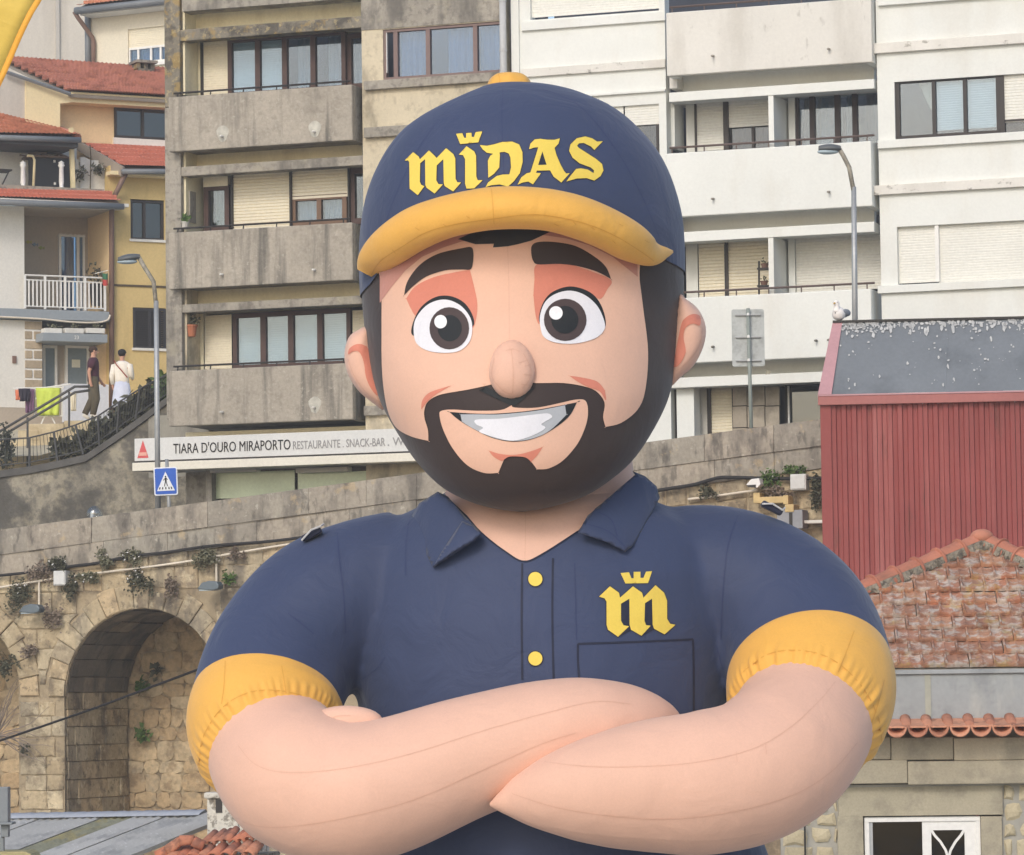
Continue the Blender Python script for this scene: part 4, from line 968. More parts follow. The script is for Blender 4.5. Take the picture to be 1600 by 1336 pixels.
# arch rings, vaults, jambs and rubble back walls
for ai, (cx, cz, r_) in enumerate(arches):
    nv = 17
    for i in range(nv):
        a0, a1 = math.pi*i/nv, math.pi*(i+1)/nv; ro = r_+RING+rg.uniform(-.10, .10)
        poly = [(cx+rr*math.cos(a), cz+rr*math.sin(a)) for rr, a in ((r_, a0), (ro, a0), (ro, (a0+a1)/2), (ro, a1), (r_, a1), (r_, (a0+a1)/2))]
        if min(p[0] for p in poly) > xw1+.3 or max(p[0] for p in poly) < xw0-.3: continue
        ob('voussoir', stone(MB(), poly, -.02, .12, .008, .018, .004, rg), STONE, vd)
    def soffit(s):                      # arc length parameter round the opening: jamb, half circle, jamb
        if s < 0: return (cx-r_, cz+s), (1, 0)
        if s > math.pi*r_: return (cx+r_, cz-(s-math.pi*r_)), (-1, 0)
        a = math.pi-s/r_; return (cx+r_*math.cos(a), cz+r_*math.sin(a)), (-math.cos(a), -math.sin(a))
    s = -(cz-zbot)
    while s < math.pi*r_+(cz-zbot):
        e = s+rg.uniform(.28, .36); y = .0-rg.uniform(0, .25)
        while y < DEPTH:
            ye = min(DEPTH, y+rg.uniform(.45, .95))
            pts = []
            for ss in (s+.008, (s+e)/2, e-.008):
                (px, pz), (nx, nz) = soffit(ss); o_ = .0
                pts.append((px, pz, nx, nz))
            k = rg.uniform(-.015, .02); vs = []
            for dep in (-.12, k):
                for (px, pz, nx, nz) in pts:
                    for yy in (max(.13, y+.008), max(.14, ye-.008)): vs.append((px+nx*dep, yy, pz+nz*dep))
            fs = [(6,7,9,8), (8,9,11,10), (0,6,8,2), (2,8,10,4), (1,3,9,7), (3,5,11,9), (0,1,7,6), (4,10,11,5)]
            if ye-max(.13, y) > .06 and not (ai == 1 and pts[0][0] < xw0-1.5):
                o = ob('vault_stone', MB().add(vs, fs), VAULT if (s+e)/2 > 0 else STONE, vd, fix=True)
            y = ye
        s = e
    # backing sheet of the vault
    rows = [[], []]
    for i in range(61):
        ss = -(cz-zbot)+(math.pi*r_+2*(cz-zbot))*i/60; (px, pz), (nx, nz) = soffit(ss)
        rows[0].append((px-nx*.05, .05, pz-nz*.05)); rows[1].append((px-nx*.05, DEPTH+.2, pz-nz*.05))
    ob('vault_core', MB().grid(rows), MORT, vd)
    ob('arch_back', MB().box(cx-r_-.3, cx+r_+.3, DEPTH+.10, DEPTH+.3, zbot, cz+r_+.2), MORT, vd)
    z = zbot
    while z < cz+r_:
        h = rg.uniform(.22, .40); x = cx-r_-rg.uniform(0, .3)
        while x < cx+r_:
            wdt = rg.uniform(.24, .62); j = lambda s_=.035: rg.uniform(-s_, s_)
            poly = [(x+.03+j(.03), z+.02+j(.02)), (x+wdt*.5+j(), z-.02+j(.02)), (x+wdt-.03+j(.03), z+.02+j(.02)), (x+wdt+.015, z+h*.5+j()), (x+wdt-.03+j(.03), z+h-.02+j(.02)), (x+wdt*.5+j(), z+h+.02+j(.02)), (x+.03+j(.03), z+h-.02+j(.02)), (x-.015, z+h*.5+j())]
            if x+wdt > cx-r_-.05 and x+wdt*.5 > xw0-1: ob('rubble_stone', stone(MB(), poly, DEPTH+.065, DEPTH+.12, .004, .014, .008, rg), RUBB, vd)
            x += wdt
        z += h
# parapet: two courses of long blocks following the slope
for row, (h0, h1) in enumerate(((0, .47), (.47, PH))):
    x = xw0-1+row*.4
    while x < xmax:
        L_ = rg.uniform(.85, 1.35); xa, xb = x, x+L_; x = xb
        if FW.pt(720, 750).x < (xa+xb)/2 < FW.pt(940, 700).x: continue       # wholly behind the figure
        poly = [(xa, wtop(xa)-h1), (xb, wtop(xb)-h1), (xb, wtop(xb)-h0), (xa, wtop(xa)-h0)]
        m2 = MB(); q = []
        stone(m2, poly, -.05 if row == 0 else -.03, .60, .0015, .005, .001, rg)
        m2.add([(xa+.006, -.03, wtop(xa)-h0-.02), (xb-.006, -.03, wtop(xb)-h0-.02), (xb-.006, .6, wtop(xb)-h0-.02), (xa+.006, .6, wtop(xa)-h0-.02)], [(0,1,2,3)])
        ob('parapet_block', m2, PARA, vd)
# face below the parapet on the right, rubble
x = FW.pt(985, 800).x
while x < FW.pt(1290, 800).x:
    wdt = rg.uniform(.35, .7)
    for k in range(3):
        t0 = wtop(x)-PH-.34*k; poly = [(x, t0-.34), (x+wdt, t0-.34+_pk*wdt), (x+wdt, t0+_pk*wdt), (x, t0)]
        ob('stone', stone(MB(), poly, 0, .1, .015, .03, .012, rg), STONE, vd)
    x += wdt
# street behind the parapet, and the raised ground of the hill
ASPH = mat('asphalt', (.06, .06, .06), var=.15, vs=2, bump=.4, bs=60)
mb = MB(); xa, xb = xw0-8, xmax+10
mb.add([(xa,.5,wtop(xa)-1.0),(xb,.5,wtop(xb)-1.0),(xb,9,wtop(xb)-1.0),(xa,9,wtop(xa)-1.0)], [(0,1,2,3)])
place(FW, ob('street', mb, ASPH, kind='structure'))

# things fixed to the viaduct
def wallpath(pts, d): return [FW.pt(u, v, d) for u, v in pts]
PIPEW = mat('white conduit', S(222,210,190), rough=.5, var=.06); CABLE = mat('black cable', S(44,42,42), rough=.6, var=.1)
def stretch(name, pts, d, r_, m, **k):
    q = [Vector(p) for p in bent([tuple(FW.pt(u, v, d)) for u, v in pts], 5)]
    return place(FW, ob(name, MB().tube(q, r_, 7), m, smooth=True, **k))
stretch('cable', [(-20,901),(40,895),(110,885),(150,880),(200,870),(260,863),(330,853),(420,846),(500,836),(560,828)], -.12, .028, CABLE, label='thick black cable sagging along the parapet above the left arch', cat='cable')
stretch('conduit', [(-20,921),(60,908),(130,898),(230,886),(300,876),(350,867),(440,852),(540,836)], -.08, .020, PIPEW, label='thin white conduit running below the black cable at the left', cat='conduit')
stretch('cable', [(985,775),(1030,766),(1055,762),(1085,757),(1120,747),(1140,746),(1180,747),(1222,748),(1290,747)], -.12, .032, CABLE, label='thick black cable on the wall between collar and red shed', cat='cable')
stretch('conduit', [(1075,780),(1110,776),(1160,769),(1205,763)], -.08, .020, PIPEW, label='thin white conduit under the floodlight beside the red shed', cat='conduit')
BOXM = mat('grey box', S(206,206,202), rough=.5, var=.05)
def jbox(u0, u1, v0, v1, lab):
    x0, x1, z0, z1 = FW.rect(u0, u1, v0, v1, -.1); e = FW.empty('junction_box', label=lab, cat='junction box')
    ob('box_body', MB().box(x0, x1, -.20, .0, z0, z1), BOXM, e, bevel=.015); ob('box_lid', MB().box(x0+.02, x1-.02, -.215, -.201, z0+.02, z1-.02), BOXM, e, bevel=.006)
jbox(87, 106, 892, 915, 'pale grey junction box fixed to the wall left of the arch'); jbox(1237, 1262, 741, 766, 'white junction box on the wall beside the red shed')
ex = [FW.pt(61, v, -.1) for v in (908, 945)]
LAMPG = mat('lamp housing', S(104,116,124), rough=.4, var=.08, metallic=.3); LENS = mat('lamp lens', S(170,190,200), rough=.15, var=.05, bump=0)
def flood(u, v, s, lab, col=None, drop=None):
    c = FW.pt(u, v, -.35); e = FW.empty('floodlight', label=lab, cat='floodlight')
    prof = [(-.26*s, -.07*s), (-.15*s, .06*s), (.02*s, .10*s), (.2*s, .08*s), (.26*s, .0), (.24*s, -.08*s), (.1*s, -.11*s)]
    m2 = MB().prism([(c.x+x, c.z+z) for x, z in prof], c.y-.14*s, c.y+.12*s); h = ob('housing', m2, col or LAMPG, e, bevel=.02*s)
    ob('lens', MB().box(c.x-.22*s, c.x+.08*s, c.y-.11*s, c.y+.09*s, c.z-.11*s, c.z-.085*s), LENS, h)
    m2 = MB(); m2.tube([(c.x+.15*s, c.y, c.z), (c.x+.15*s, .0, c.z+.05)], .025, 6)
    if drop: t = FW.pt(drop[0], drop[1], -.08); m2.tube([(t.x, -.08, t.z), (t.x, -.08, c.z+.05)], .02, 6)
    ob('bracket', m2, PIPEW, e)
flood(50, 951, .85, 'small grey floodlight under the plants at the far left', drop=(61, 908)); flood(329, 915, .85, 'small grey floodlight on the wall right of the arch crown', drop=(338, 872))
e = FW.empty('floodlight', label='white box floodlight on the wall above the shoulder near the red shed', cat='floodlight')
c = FW.pt(1180, 756, -.3); h = ob('housing', MB().prism([(c.x-.14, c.z-.02), (c.x-.04, c.z+.08), (c.x+.1, c.z+.09), (c.x+.13, c.z-.02), (c.x+.06, c.z-.08)], c.y-.1, c.y+.12), WHITEF, e, bevel=.012)
ob('lens', MB().prism([(c.x-.125, c.z-.025), (c.x+.045, c.z-.02), (c.x+.04, c.z-.075), (c.x-.09, c.z-.06)], c.y-.115, c.y-.10), BLACKM, h); ob('bracket', MB().beam((c.x, c.y, c.z-.05), (c.x, .02, c.z-.12), .03, .03), PIPEW, e)
# small timber box and clutter between shoulder and red shed
OCH = mat('ochre timber', S(206,178,120), var=.12, vs=5)
e = FW.empty('wooden_bracket', label='ochre wooden bracket under the white floodlight behind the shoulder', cat='bracket')
for i, (u0, u1, v0, v1) in enumerate(((1177,1187,770,786), (1187,1227,776,786), (1224,1232,774,788))): x0, x1, z0, z1 = FW.rect(u0, u1, v0, v1, -.3); ob('board', MB().box(x0, x1, -.3-.01*i, -.02, z0, z1), OCH, e, bevel=.006)
e = FW.empty('service_cabinet', label='small grey cabinet with cream lid behind the right shoulder', cat='cabinet')
x0, x1, z0, z1 = FW.rect(1214, 1254, 797, 826, -.4); ob('cabinet_body', MB().box(x0, x1, -.4, -.05, z0, z1), mat('cabinet grey', S(150,152,156), var=.1), e, bevel=.01)
x0, x1, z0, z1 = FW.rect(1226, 1240, 788, 800, -.42); ob('cabinet_lid', MB().box(x0, x1, -.42, -.06, z0, z1), OCH, e, bevel=.01); x0, x1, z0, z1 = FW.rect(1233, 1238, 801, 826, -.41); ob('cabinet_door', MB().box(x0, x1, -.41, -.402, z0, z1), BLACKM, e)
x0, x1, z0, z1 = FW.rect(1255, 1290, 813, 818, -.2); place(FW, ob('wall_ledge', MB().box(x0, x1, -.3, 0, z0, z1), WHITEG, bevel=.01, label='thin pale ledge meeting the red shed corner', cat='ledge'))

# wall plants
LEAFM = [mat('dark leaves', S(88,88,68), var=.3, vs=20, bump=0, rough=.7), mat('dusty leaves', S(112,110,84), var=.3, vs=20, bump=0, rough=.7), mat('mauve weeds', S(130,114,98), var=.25, vs=20, bump=0, rough=.8), mat('fresh leaves', S(84,112,50), var=.3, vs=20, bump=0, rough=.6)]
FLOW = mat('white petals', S(226,222,214), bump=0); STEM = mat('stems', S(92,80,58), bump=0)
def leaves(c, rx, ry, rz, n, size, rg, droop=0):
    mb = MB()
    for i in range(n):
        th, ph = rg.uniform(0, 2*math.pi), math.acos(rg.uniform(-1, 1)); rr = rg.uniform(.25, 1)**.6*(1+.35*math.sin(3*th+5*ph))
        p = Vector((c[0]+rx*rr*math.sin(ph)*math.cos(th), c[1]+ry*rr*math.sin(ph)*math.sin(th), c[2]+rz*rr*math.cos(ph)-droop*rg.random()**2))
        d = Vector((rg.gauss(0, 1), rg.gauss(0, 1)-.5, rg.gauss(0, 1))).normalized(); s = d.orthogonal().normalized()*size*rg.uniform(.25, .45); t = d*size*rg.uniform(.7, 1.3)
        mb.add([p-s*.4, p+t*.5-s, p+t, p+t*.5+s], [(0,1,2,3)])
    return mb
def wallplant(u, v, w_, h_, kind, n, lab, fl=0, droop=0):
    c = FW.pt(u, v, -.14); k = 1/pxm; e = FW.empty('wall_plant', label=lab, cat='plant', group='plants growing out of the viaduct wall')
    m3 = MB()
    for q in range(4):
        cc = (c.x+rg.uniform(-.45, .45)*w_*k, c.y+rg.uniform(-.02, .06), c.z+rg.uniform(-.4, .3)*h_*k); l_ = leaves(cc, w_*k*rg.uniform(.2, .42), .10, h_*k*rg.uniform(.2, .5), int(n*.36), .062, rg, droop*rg.uniform(.6, 2.2)); m3.add(l_.v, l_.f)
    ob('foliage', m3, LEAFM[kind], e)
    mb = MB()
    for i in range(5): mb.tube([(c.x+rg.uniform(-.05, .05), .02, c.z-.05), (c.x+rg.uniform(-.5, .5)*w_*k*.6, -.12, c.z+rg.uniform(-.4, .4)*h_*k)], .006, 4)
    ob('stem', mb, STEM, e)
    if fl: ob('flower', leaves((c.x, c.y-.06, c.z), w_*k/2, .12, h_*k/2, fl, .045, rg), FLOW, e)
wallplant(62, 886, 34, 26, 2, 150, 'reddish weed tuft on the black cable at the far left', droop=.1)
wallplant(92, 882, 36, 20, 0, 200, 'dark leafy plant with white flowers above the grey junction box', 14)
wallplant(36, 922, 40, 44, 0, 260, 'big dark bush hanging over the left floodlight', 8, .15)
wallplant(108, 916, 22, 34, 0, 150, 'dark bush tucked right of the grey junction box')
wallplant(136, 902, 30, 18, 1, 170, 'flowering tuft on the conduit right of the junction box', 16)
wallplant(160, 871, 28, 24, 1, 170, 'dusty green tuft hanging on the black cable above the arch', 5, .06)
wallplant(203, 868, 44, 18, 1, 180, 'long flowering tuft along the black cable over the arch', 16)
wallplant(217, 898, 36, 30, 0, 230, 'dark flowering bush just above the arch crown', 18, .16)
wallplant(262, 916, 22, 34, 2, 160, 'mauve dry weed hanging right of the arch crown', 0, .12)
wallplant(331, 874, 56, 36, 1, 300, 'wide green plant above the right small floodlight', 3)
wallplant(357, 902, 18, 14, 3, 90, 'little round green tuft beside the right small floodlight')
wallplant(82, 960, 30, 40, 2, 170, 'reddish dry weed below the left floodlight', 0, .1)
wallplant(48, 1016, 30, 16, 2, 110, 'purple weed tuft on the pier between the arches')
wallplant(8, 1030, 30, 40, 0, 160, 'dark fern hanging in the far left arch', 0, .1)
wallplant(370, 866, 20, 16, 2, 70, 'small reddish tuft between cable and sleeve')
wallplant(1103, 770, 30, 18, 0, 130, 'dark green tuft just above the shoulder')
wallplant(1200, 748, 34, 28, 3, 150, 'fresh green weed behind the white floodlight', 2)
wallplant(1242, 735, 26, 12, 3, 90, 'fresh green tuft above the white junction box')
wallplant(1272, 760, 22, 50, 0, 230, 'dark ivy between the white junction box and the red shed', 0, .1)
wallplant(1222, 770, 44, 22, 2, 160, 'reddish dry weed left of the white junction box')
def backplant(u, v, w_, h_, n, lab):
    c = FW.pt(u, v, DEPTH-.12); k = 1/pxm; e = FW.empty('wall_plant', label=lab, cat='plant', group='plants growing out of the viaduct wall')
    ob('foliage', leaves(c, w_*k/2, .12, h_*k/2, n, .12, rg), LEAFM[3 if 'fern' in lab else 0], e)
backplant(223, 1148, 26, 18, 45, 'bright fern growing on the rubble inside the arch'); backplant(222, 1072, 20, 22, 45, 'dark creeper inside the arch above the fern'); backplant(244, 1048, 9, 20, 30, 'small dark creeper high inside the arch')
c = FW.pt(38, 1170, -.05); place(FW, ob('wall_plant', leaves(c, .14, .1, .1, 50, .06, rg), LEAFM[0], label='tiny dark tuft low on the pier between the arches', cat='plant', group='plants growing out of the viaduct wall'))
# leafless shrub at the far left
e = FW.empty('bare_shrub', label='leafless grey twigs sprouting in front of the far left arch', cat='shrub')
for i in range(26):
    c = FW.pt(-6, 1150, -.5); a = rg.uniform(-.5, 1.5); L_ = rg.uniform(.5, 1.25); p = [Vector(c)]
    for k in range(5): a += rg.uniform(-.35, .3); p.append(p[-1]+Vector((math.cos(a)*L_/5, rg.uniform(-.05, .05), math.sin(a)*L_/5)))
    ob('twig', MB().tube(p, [.012, .011, .010, .008, .006, .004], 5), mat('grey twigs', S(134,120,108), bump=0), e)

# ================================================================== retaining wall, railing and planting left of the block
FR = Frame(140, 82.5, 17.0)
RETW = mat('stained retaining wall', S(150,142,124), var=.16, vs=1.0, fine=.10, bump=.45, bs=16, bd=.03, stains=[(S(78,76,72), 1.1, .42, .62, .85), (S(88,85,78), 3.6, .47, .68, .65), (S(170,158,128), 1.7, .60, .80, .45), (S(98,96,90), 8, .55, .7, .5)])
top = [(-40,738),(0,737),(50,730),(90,722),(135,712),(180,682),(225,650),(262,622),(300,600)]
pts = [FR.pt(u, v, 0) for u, v in top]; poly = [(p.x, p.z) for p in pts]; bz = FR.pt(140, 860).z-2
poly += [(FR.pt(330, 650).x, poly[-1][1]), (FR.pt(330, 650).x, bz), (poly[0][0], bz)]
rw = FR.empty('retaining_wall', label='dark stained retaining wall below the railing on the left', cat='wall')
ob('wall_face', MB().prism(poly, 0, .5), RETW, rw)
cop = MB(); capd = mat('dark coping', S(92,90,86), var=.2, vs=3, bump=.3)
for a, b in zip(pts[:-1], pts[1:]): cop.add([(a.x,-.06,a.z-.13),(b.x,-.06,b.z-.13),(b.x,-.06,b.z+.02),(a.x,-.06,a.z+.02),(a.x,.45,a.z-.13),(b.x,.45,b.z-.13),(b.x,.45,b.z+.02),(a.x,.45,a.z+.02)], [(0,1,2,3),(3,2,6,7),(0,4,5,1),(5,4,7,6)])
ob('coping', cop, capd, rw)
boxpart(FR, 'smooth_patch', rw, 232, 326, 648, 745, -.012, -.002, mat('smooth cement', S(150,146,134), var=.12, vs=1.4, stains=[(S(110,106,98), 2, .5, .7, .6, (1,1,.4))]))
# railing on the wall
rl = FR.empty('railing', label='thin dark metal railing following the retaining wall up to the block', cat='railing')
RAILM = mat('railing metal', S(78,78,78), rough=.5, var=.12)
bot = [(-20,736),(46,729),(90,720),(130,710),(155,695),(183,676),(212,655),(243,634),(262,622)]; tp = [(-20,688),(46,684),(84,675),(118,664),(153,650),(186,628),(218,608),(243,594),(264,584)]
B_ = [FR.pt(u, v, .15) for u, v in bot]; T_ = [FR.pt(u, v, .15) for u, v in tp]
ob('top_rail', MB().tube(T_, .018, 6), RAILM, rl); ob('bottom_rail', MB().tube([b+Vector((0,0,.09)) for b in B_], .014, 6), RAILM, rl)
for a, b in zip(B_, T_): ob('post', MB().tube([a, b], .026, 6), RAILM, rl)
mb = MB()
for i in range(len(B_)-1):
    for k in range(1, 7): t = k/7; mb.tube([B_[i].lerp(B_[i+1], t)+Vector((0,0,.08)), T_[i].lerp(T_[i+1], t)], .007, 4)
ob('baluster', mb, RAILM, rl, kind='stuff')
# hedge plants behind the railing
def hedge(u, v, w_, h_, n, lab, kind=0):
    c = FR.pt(u, v, .75); k = 82.5/6080; e = FR.empty('hedge_plant', label=lab, cat='plant', group='planting behind the railing')
    ob('foliage', leaves(c, w_*k/2, .3, h_*k/2, n, .17, rg), LEAFM[kind], e)
    mb = MB()
    for i in range(5): mb.tube([(c.x+rg.uniform(-.1, .1), .75, c.z-h_*k*.5-.1), (c.x+rg.uniform(-.5, .5)*w_*k*.7, .75, c.z+rg.uniform(-.2, .4)*h_*k)], .012, 4)
    ob('stem', mb, STEM, e)
hedge(102, 700, 42, 24, 170, 'low strap-leaved plant at the left end of the hedge'); hedge(135, 690, 40, 30, 200, 'strap-leaved plant beside the walking man'); hedge(163, 672, 38, 34, 230, 'bushy dark plant below the man')
hedge(190, 655, 36, 42, 260, 'bushy dark plant below the woman'); hedge(216, 636, 36, 46, 260, 'dense dark plant right of the woman'); hedge(240, 624, 34, 50, 260, 'dense dark plant beside the lamp post')
hedge(258, 606, 26, 44, 230, 'tall bright bush against the grey block corner', 3)
e = FR.empty('conifer', label='small slim dark conifer at the left edge behind the railing', cat='tree')
c = FR.pt(10, 700, .4); ob('crown', leaves((c.x, c.y, c.z), .19, .19, .45, 420, .085, rg), mat('conifer needles', S(82,86,74), var=.3, vs=20, bump=0), e); ob('trunk', MB().tube([(c.x, c.y, c.z-.85), (c.x, c.y, c.z+.2)], [.04, .02], 6), STEM, e)

# street lamps, signs, globe
STEEL = mat('galvanised steel', S(168,170,170), rough=.45, var=.10, vs=5, metallic=.4); RUSTY = mat('peeling lamp arm', S(150,142,126), rough=.6, var=.4, vs=14)
def lamp(u, Y, vb, vk, arm, head, hw, lab, dirn=-1):
    base = P(u[0], vb, Y); base.z -= .4; knee = P(u[1], vk, Y); o = bpy.data.objects.new('street_lamp', None); COL.objects.link(o); o.location = base; tag(o, lab, 'street lamp', 'street lamps with angled arms')
    off = base; L_ = lambda p: Vector(p)-off
    ob('pole', MB().tube([L_(base), L_(base.lerp(knee, .5)), L_(knee)], [.056, .052, .046], 12), STEEL, o, smooth=True)
    ac = [P(a, b, Y) for a, b in arm]; ob('arm', MB().tube([L_(knee-Vector((0,0,.1)))]+[L_(p) for p in ac], .042, 8), RUSTY, o, smooth=True)
    a, b = P(*head[0], Y), P(*head[1], Y); d = b-a; n = 9; mb = MB(); rows = []
    for i in range(n+1):
        t = i/n; c = a+d*t; w_ = hw*(.35+.65*math.sin(math.pi*(.12+.75*t)))*(.55 if i in (0, n) else 1); hh = .085*(.5+math.sin(math.pi*(.1+.8*t))*.6)
        rows.append([L_(c+Vector((0, math.cos(q)*w_, math.sin(q)*hh if math.sin(q) > 0 else math.sin(q)*hh*.5))) for q in [2*math.pi*k/14 for k in range(15)]])
    mb.grid(rows); mb.f += [tuple(range(14)), tuple(range(n*15+13, n*15-1, -1))]; h = ob('lamp_head', mb, mat('lamp grey', S(92,96,98), rough=.4, var=.1), o, smooth=True)
    c = a.lerp(b, .42); q = MB(); q.ell(L_(c-Vector((0,0,.05))), .20, hw*.75, .05, 14, 6); ob('lens', q, LENS, h, smooth=True)
    return o
lamp((247, 244), 74.5, 800, 470, [(240,440),(226,418),(217,402)], [(184,407),(219,402)], .14, 'street lamp with angled arm in front of the yellow house')
lamp((1336, 1334), 70, 560, 292, [(1327,262),(1318,244),(1311,232)], [(1279,233),(1314,233)], .14, 'street lamp in front of the white block, rising behind the red shed roof')
# pedestrian crossing sign
BLUE = mat('sign blue', S(40,98,208), rough=.35, var=.04, bump=0); SW = mat('sign white', S(232,234,238), rough=.35, var=.02, bump=0)
SY = 73.6; sc_ = P(259, 752, SY); o = bpy.data.objects.new('crossing_sign', None); COL.objects.link(o); o.location = sc_; tag(o, 'blue square pedestrian crossing sign with white triangle beside the lamp post', 'road sign')
def rrect(w_, h_, r_): return [(sx*(w_-r_)+r_*math.cos(a+t), sz*(h_-r_)+r_*math.sin(a+t)) for sx, sz, a in ((1,1,0),(-1,1,math.pi/2),(-1,-1,math.pi),(1,-1,1.5*math.pi)) for t in (0, .52, 1.05, 1.57)]
k = SY/6080; o.rotation_euler = (0, -.03, 0)
ob('sign_plate', MB().prism(rrect(18.5*k, 22*k, 3*k), -.012, .012), SW, o); bl = ob('blue_field', MB().prism(rrect(16.6*k, 20.2*k, 2*k), -.018, -.0125), BLUE, o)
ob('triangle', MB().prism([(-14*k, -15*k), (14*k, -15*k), (0, 15*k)], -.023, -.0185), SW, bl)
mb = MB(); ink = lambda p: mb.prism([(x*k, z*k) for x, z in p], -.028, -.0235)
ink([(1.2*math.cos(t), 7.2+1.4*math.sin(t)) for t in [i*.7854 for i in range(8)]]); ink([(-1.2,5.5),(1.5,5.5),(1.4,-1),(-1.0,-1)]); ink([(-1,5),(-.6,4),(-3.2,1),(-3.8,1.6)]); ink([(1.2,5),(3.6,2.4),(3.2,1.6),(1,3.8)]); ink([(-1,-.5),(.4,-.5),(-1.6,-8),(-2.8,-8)]); ink([(0,-.5),(1.4,-.5),(3.4,-8),(2.2,-8)])
for x in (-8.5, -4.5, 0, 4.5, 8): ink([(x-.9+x*.05, -9), (x+.7+x*.05, -9), (x+.9+x*.15, -12.6), (x-1.1+x*.15, -12.6)])
ob('pedestrian_symbol', mb, INK, bl)
ob('sign_post', MB().tube([(.05, .05, -1.3), (.03, .05, .42)], .035, 10), STEEL, o, smooth=True)
# back of a tall road sign by the white block
BY = 71; o = bpy.data.objects.new('road_sign', None); COL.objects.link(o); c = P(1169, 528, BY); o.location = c; tag(o, 'tall grey road sign seen from behind in front of the white block', 'road sign'); k = BY/6080
PLATE = mat('sign back', S(176,180,178), rough=.5, var=.10, vs=3, metallic=.2, stains=[(S(140,142,140), 4, .55, .7, .5)])
ob('sign_plate', MB().prism(rrect(25.5*k, 45*k, 3*k), -.01, .01), PLATE, o)
for z in (36, 1, -36): ob('mounting_bar', MB().box(-20*k, 20*k, -.05, -.012, z*k-.015, z*k+.015), STEEL, o, bevel=.006); ob('bolt', MB().lathe([(.028, -.02), (.028, .02), (.012, .03)], (0, -.12, z*k), 8), WHITEF, o)
ob('post', MB().tube([(.03, -.085, -2.4), (0, -.085, 46*k)], .034, 10), mat('green grey post', S(138,146,138), rough=.5, var=.1), o, smooth=True)
# glass globe on the parapet
GY = 73.0; o = bpy.data.objects.new('globe_lamp', None); COL.objects.link(o); o.location = P(148, 803, GY); tag(o, 'clear round globe lamp rising just above the parapet', 'lamp')
mb = MB(); mb.ell((0,0,0), .15, .15, .15, 24, 14); ob('globe', mb, glass('globe glass', (.82, .86, .88), .22), o, smooth=True); ob('lamp_holder', MB().lathe([(.05,-.25),(.05,-.08),(.03,-.06),(.03,.03),(.015,.06)], (-.05,0,0), 12), WHITEF, o, smooth=True); ob('lamp_stem', MB().tube([(0,0,-1.2),(0,0,-.12)], .04, 8), STEEL, o)
# ================================================================== houses on the left
TILE = mat('red roof tiles', S(196,126,106), var=.10, vs=1.5, fine=.05, fs=14, bump=.3, stains=[(S(142,82,66), 3, .5, .7, .6), (S(206,132,96), 6, .56, .7, .5)])
TILEO = mat('orange roof tiles', S(204,132,100), var=.14, vs=3, fine=.14, fs=14, bump=.3, stains=[(S(160,88,64), 3, .52, .72, .6), (S(206,150,106), 5, .58, .7, .5)])
TILEF = mat('new red tiles', S(208,122,98), var=.08, vs=2, fine=.05, fs=14, bump=.25)
APRI = mat('apricot plaster', S(228,196,146), var=.05, vs=.7, bump=.15, stains=[(S(196,164,120), 1.2, .55, .8, .5, (1,1,.3))])
PALEY = mat('pale yellow plaster', S(234,214,164), var=.05, vs=.7, bump=.15)
OCHRE = mat('ochre plaster', S(212,182,116), var=.06, vs=.7, bump=.15, stains=[(S(178,150,94), 1.0, .52, .78, .6, (1,1,.3))])
GREIGE = mat('greige plaster', S(206,198,184), var=.06, vs=.4, bump=.15, stains=[(S(178,170,158), .5, .5, .75, .7, (1,1,.15)), (S(222,214,198), .4, .55, .75, .5, (1,1,.1))])
WHITEH = mat('house white', S(224,220,210), var=.05, vs=.6, bump=.15, stains=[(S(190,186,176), 1.2, .54, .78, .5, (1,1,.3))])
TAUPE = mat('taupe plaster', S(178,164,146), var=.06, vs=.8, bump=.15)
GUT = mat('grey gutter', S(120,124,128), rough=.45, var=.08); BROWNP = mat('brown pipe', S(128,98,84), rough=.5, var=.08); BLUEG = mat('blue grey slab', S(146,154,160), rough=.7, var=.06)
def tile_roof(fr, q, ncol, nrow, m, parent, name='tile_courses', step=.085, wave=.022):
    """q: four local points, ridge left, ridge right, eave right, eave left; courses stepped, tiles rolled"""
    a, b, c, d = (Vector(p) for p in q); nrm = (b-a).cross(d-a).normalized()
    if nrm.z < 0: nrm = -nrm
    rows = []; per = 6
    for i in range(nrow):
        for t, hgt in ((0, 0), (.96, step)):
            s = (i+t)/nrow; l = a.lerp(d, s); r_ = b.lerp(c, s); row = []
            for k in range(ncol*per+1):
                x = k/(ncol*per); row.append(l.lerp(r_, x)+nrm*(hgt+wave*(.5+.5*math.cos(2*math.pi*k/per))**1.3))
            rows.append(row)
    o = ob(name, MB().grid(rows), m, parent); o['kind'] = 'stuff'
    under = MB().grid([[a.lerp(d, i/8).lerp(b.lerp(c, i/8), k/8)-nrm*.05 for k in range(9)] for i in range(9)])
    ob('roof_deck', under, mat('roof boards', S(150,140,126)), parent, solid=.06); return o
FL = Frame(100, 97.0, -26.0)
def fb(name, parent, u0, u1, v0, v1, d0, d1, m, **k): return boxpart(FL, name, parent, u0, u1, v0, v1, d0, d1, m, **k)
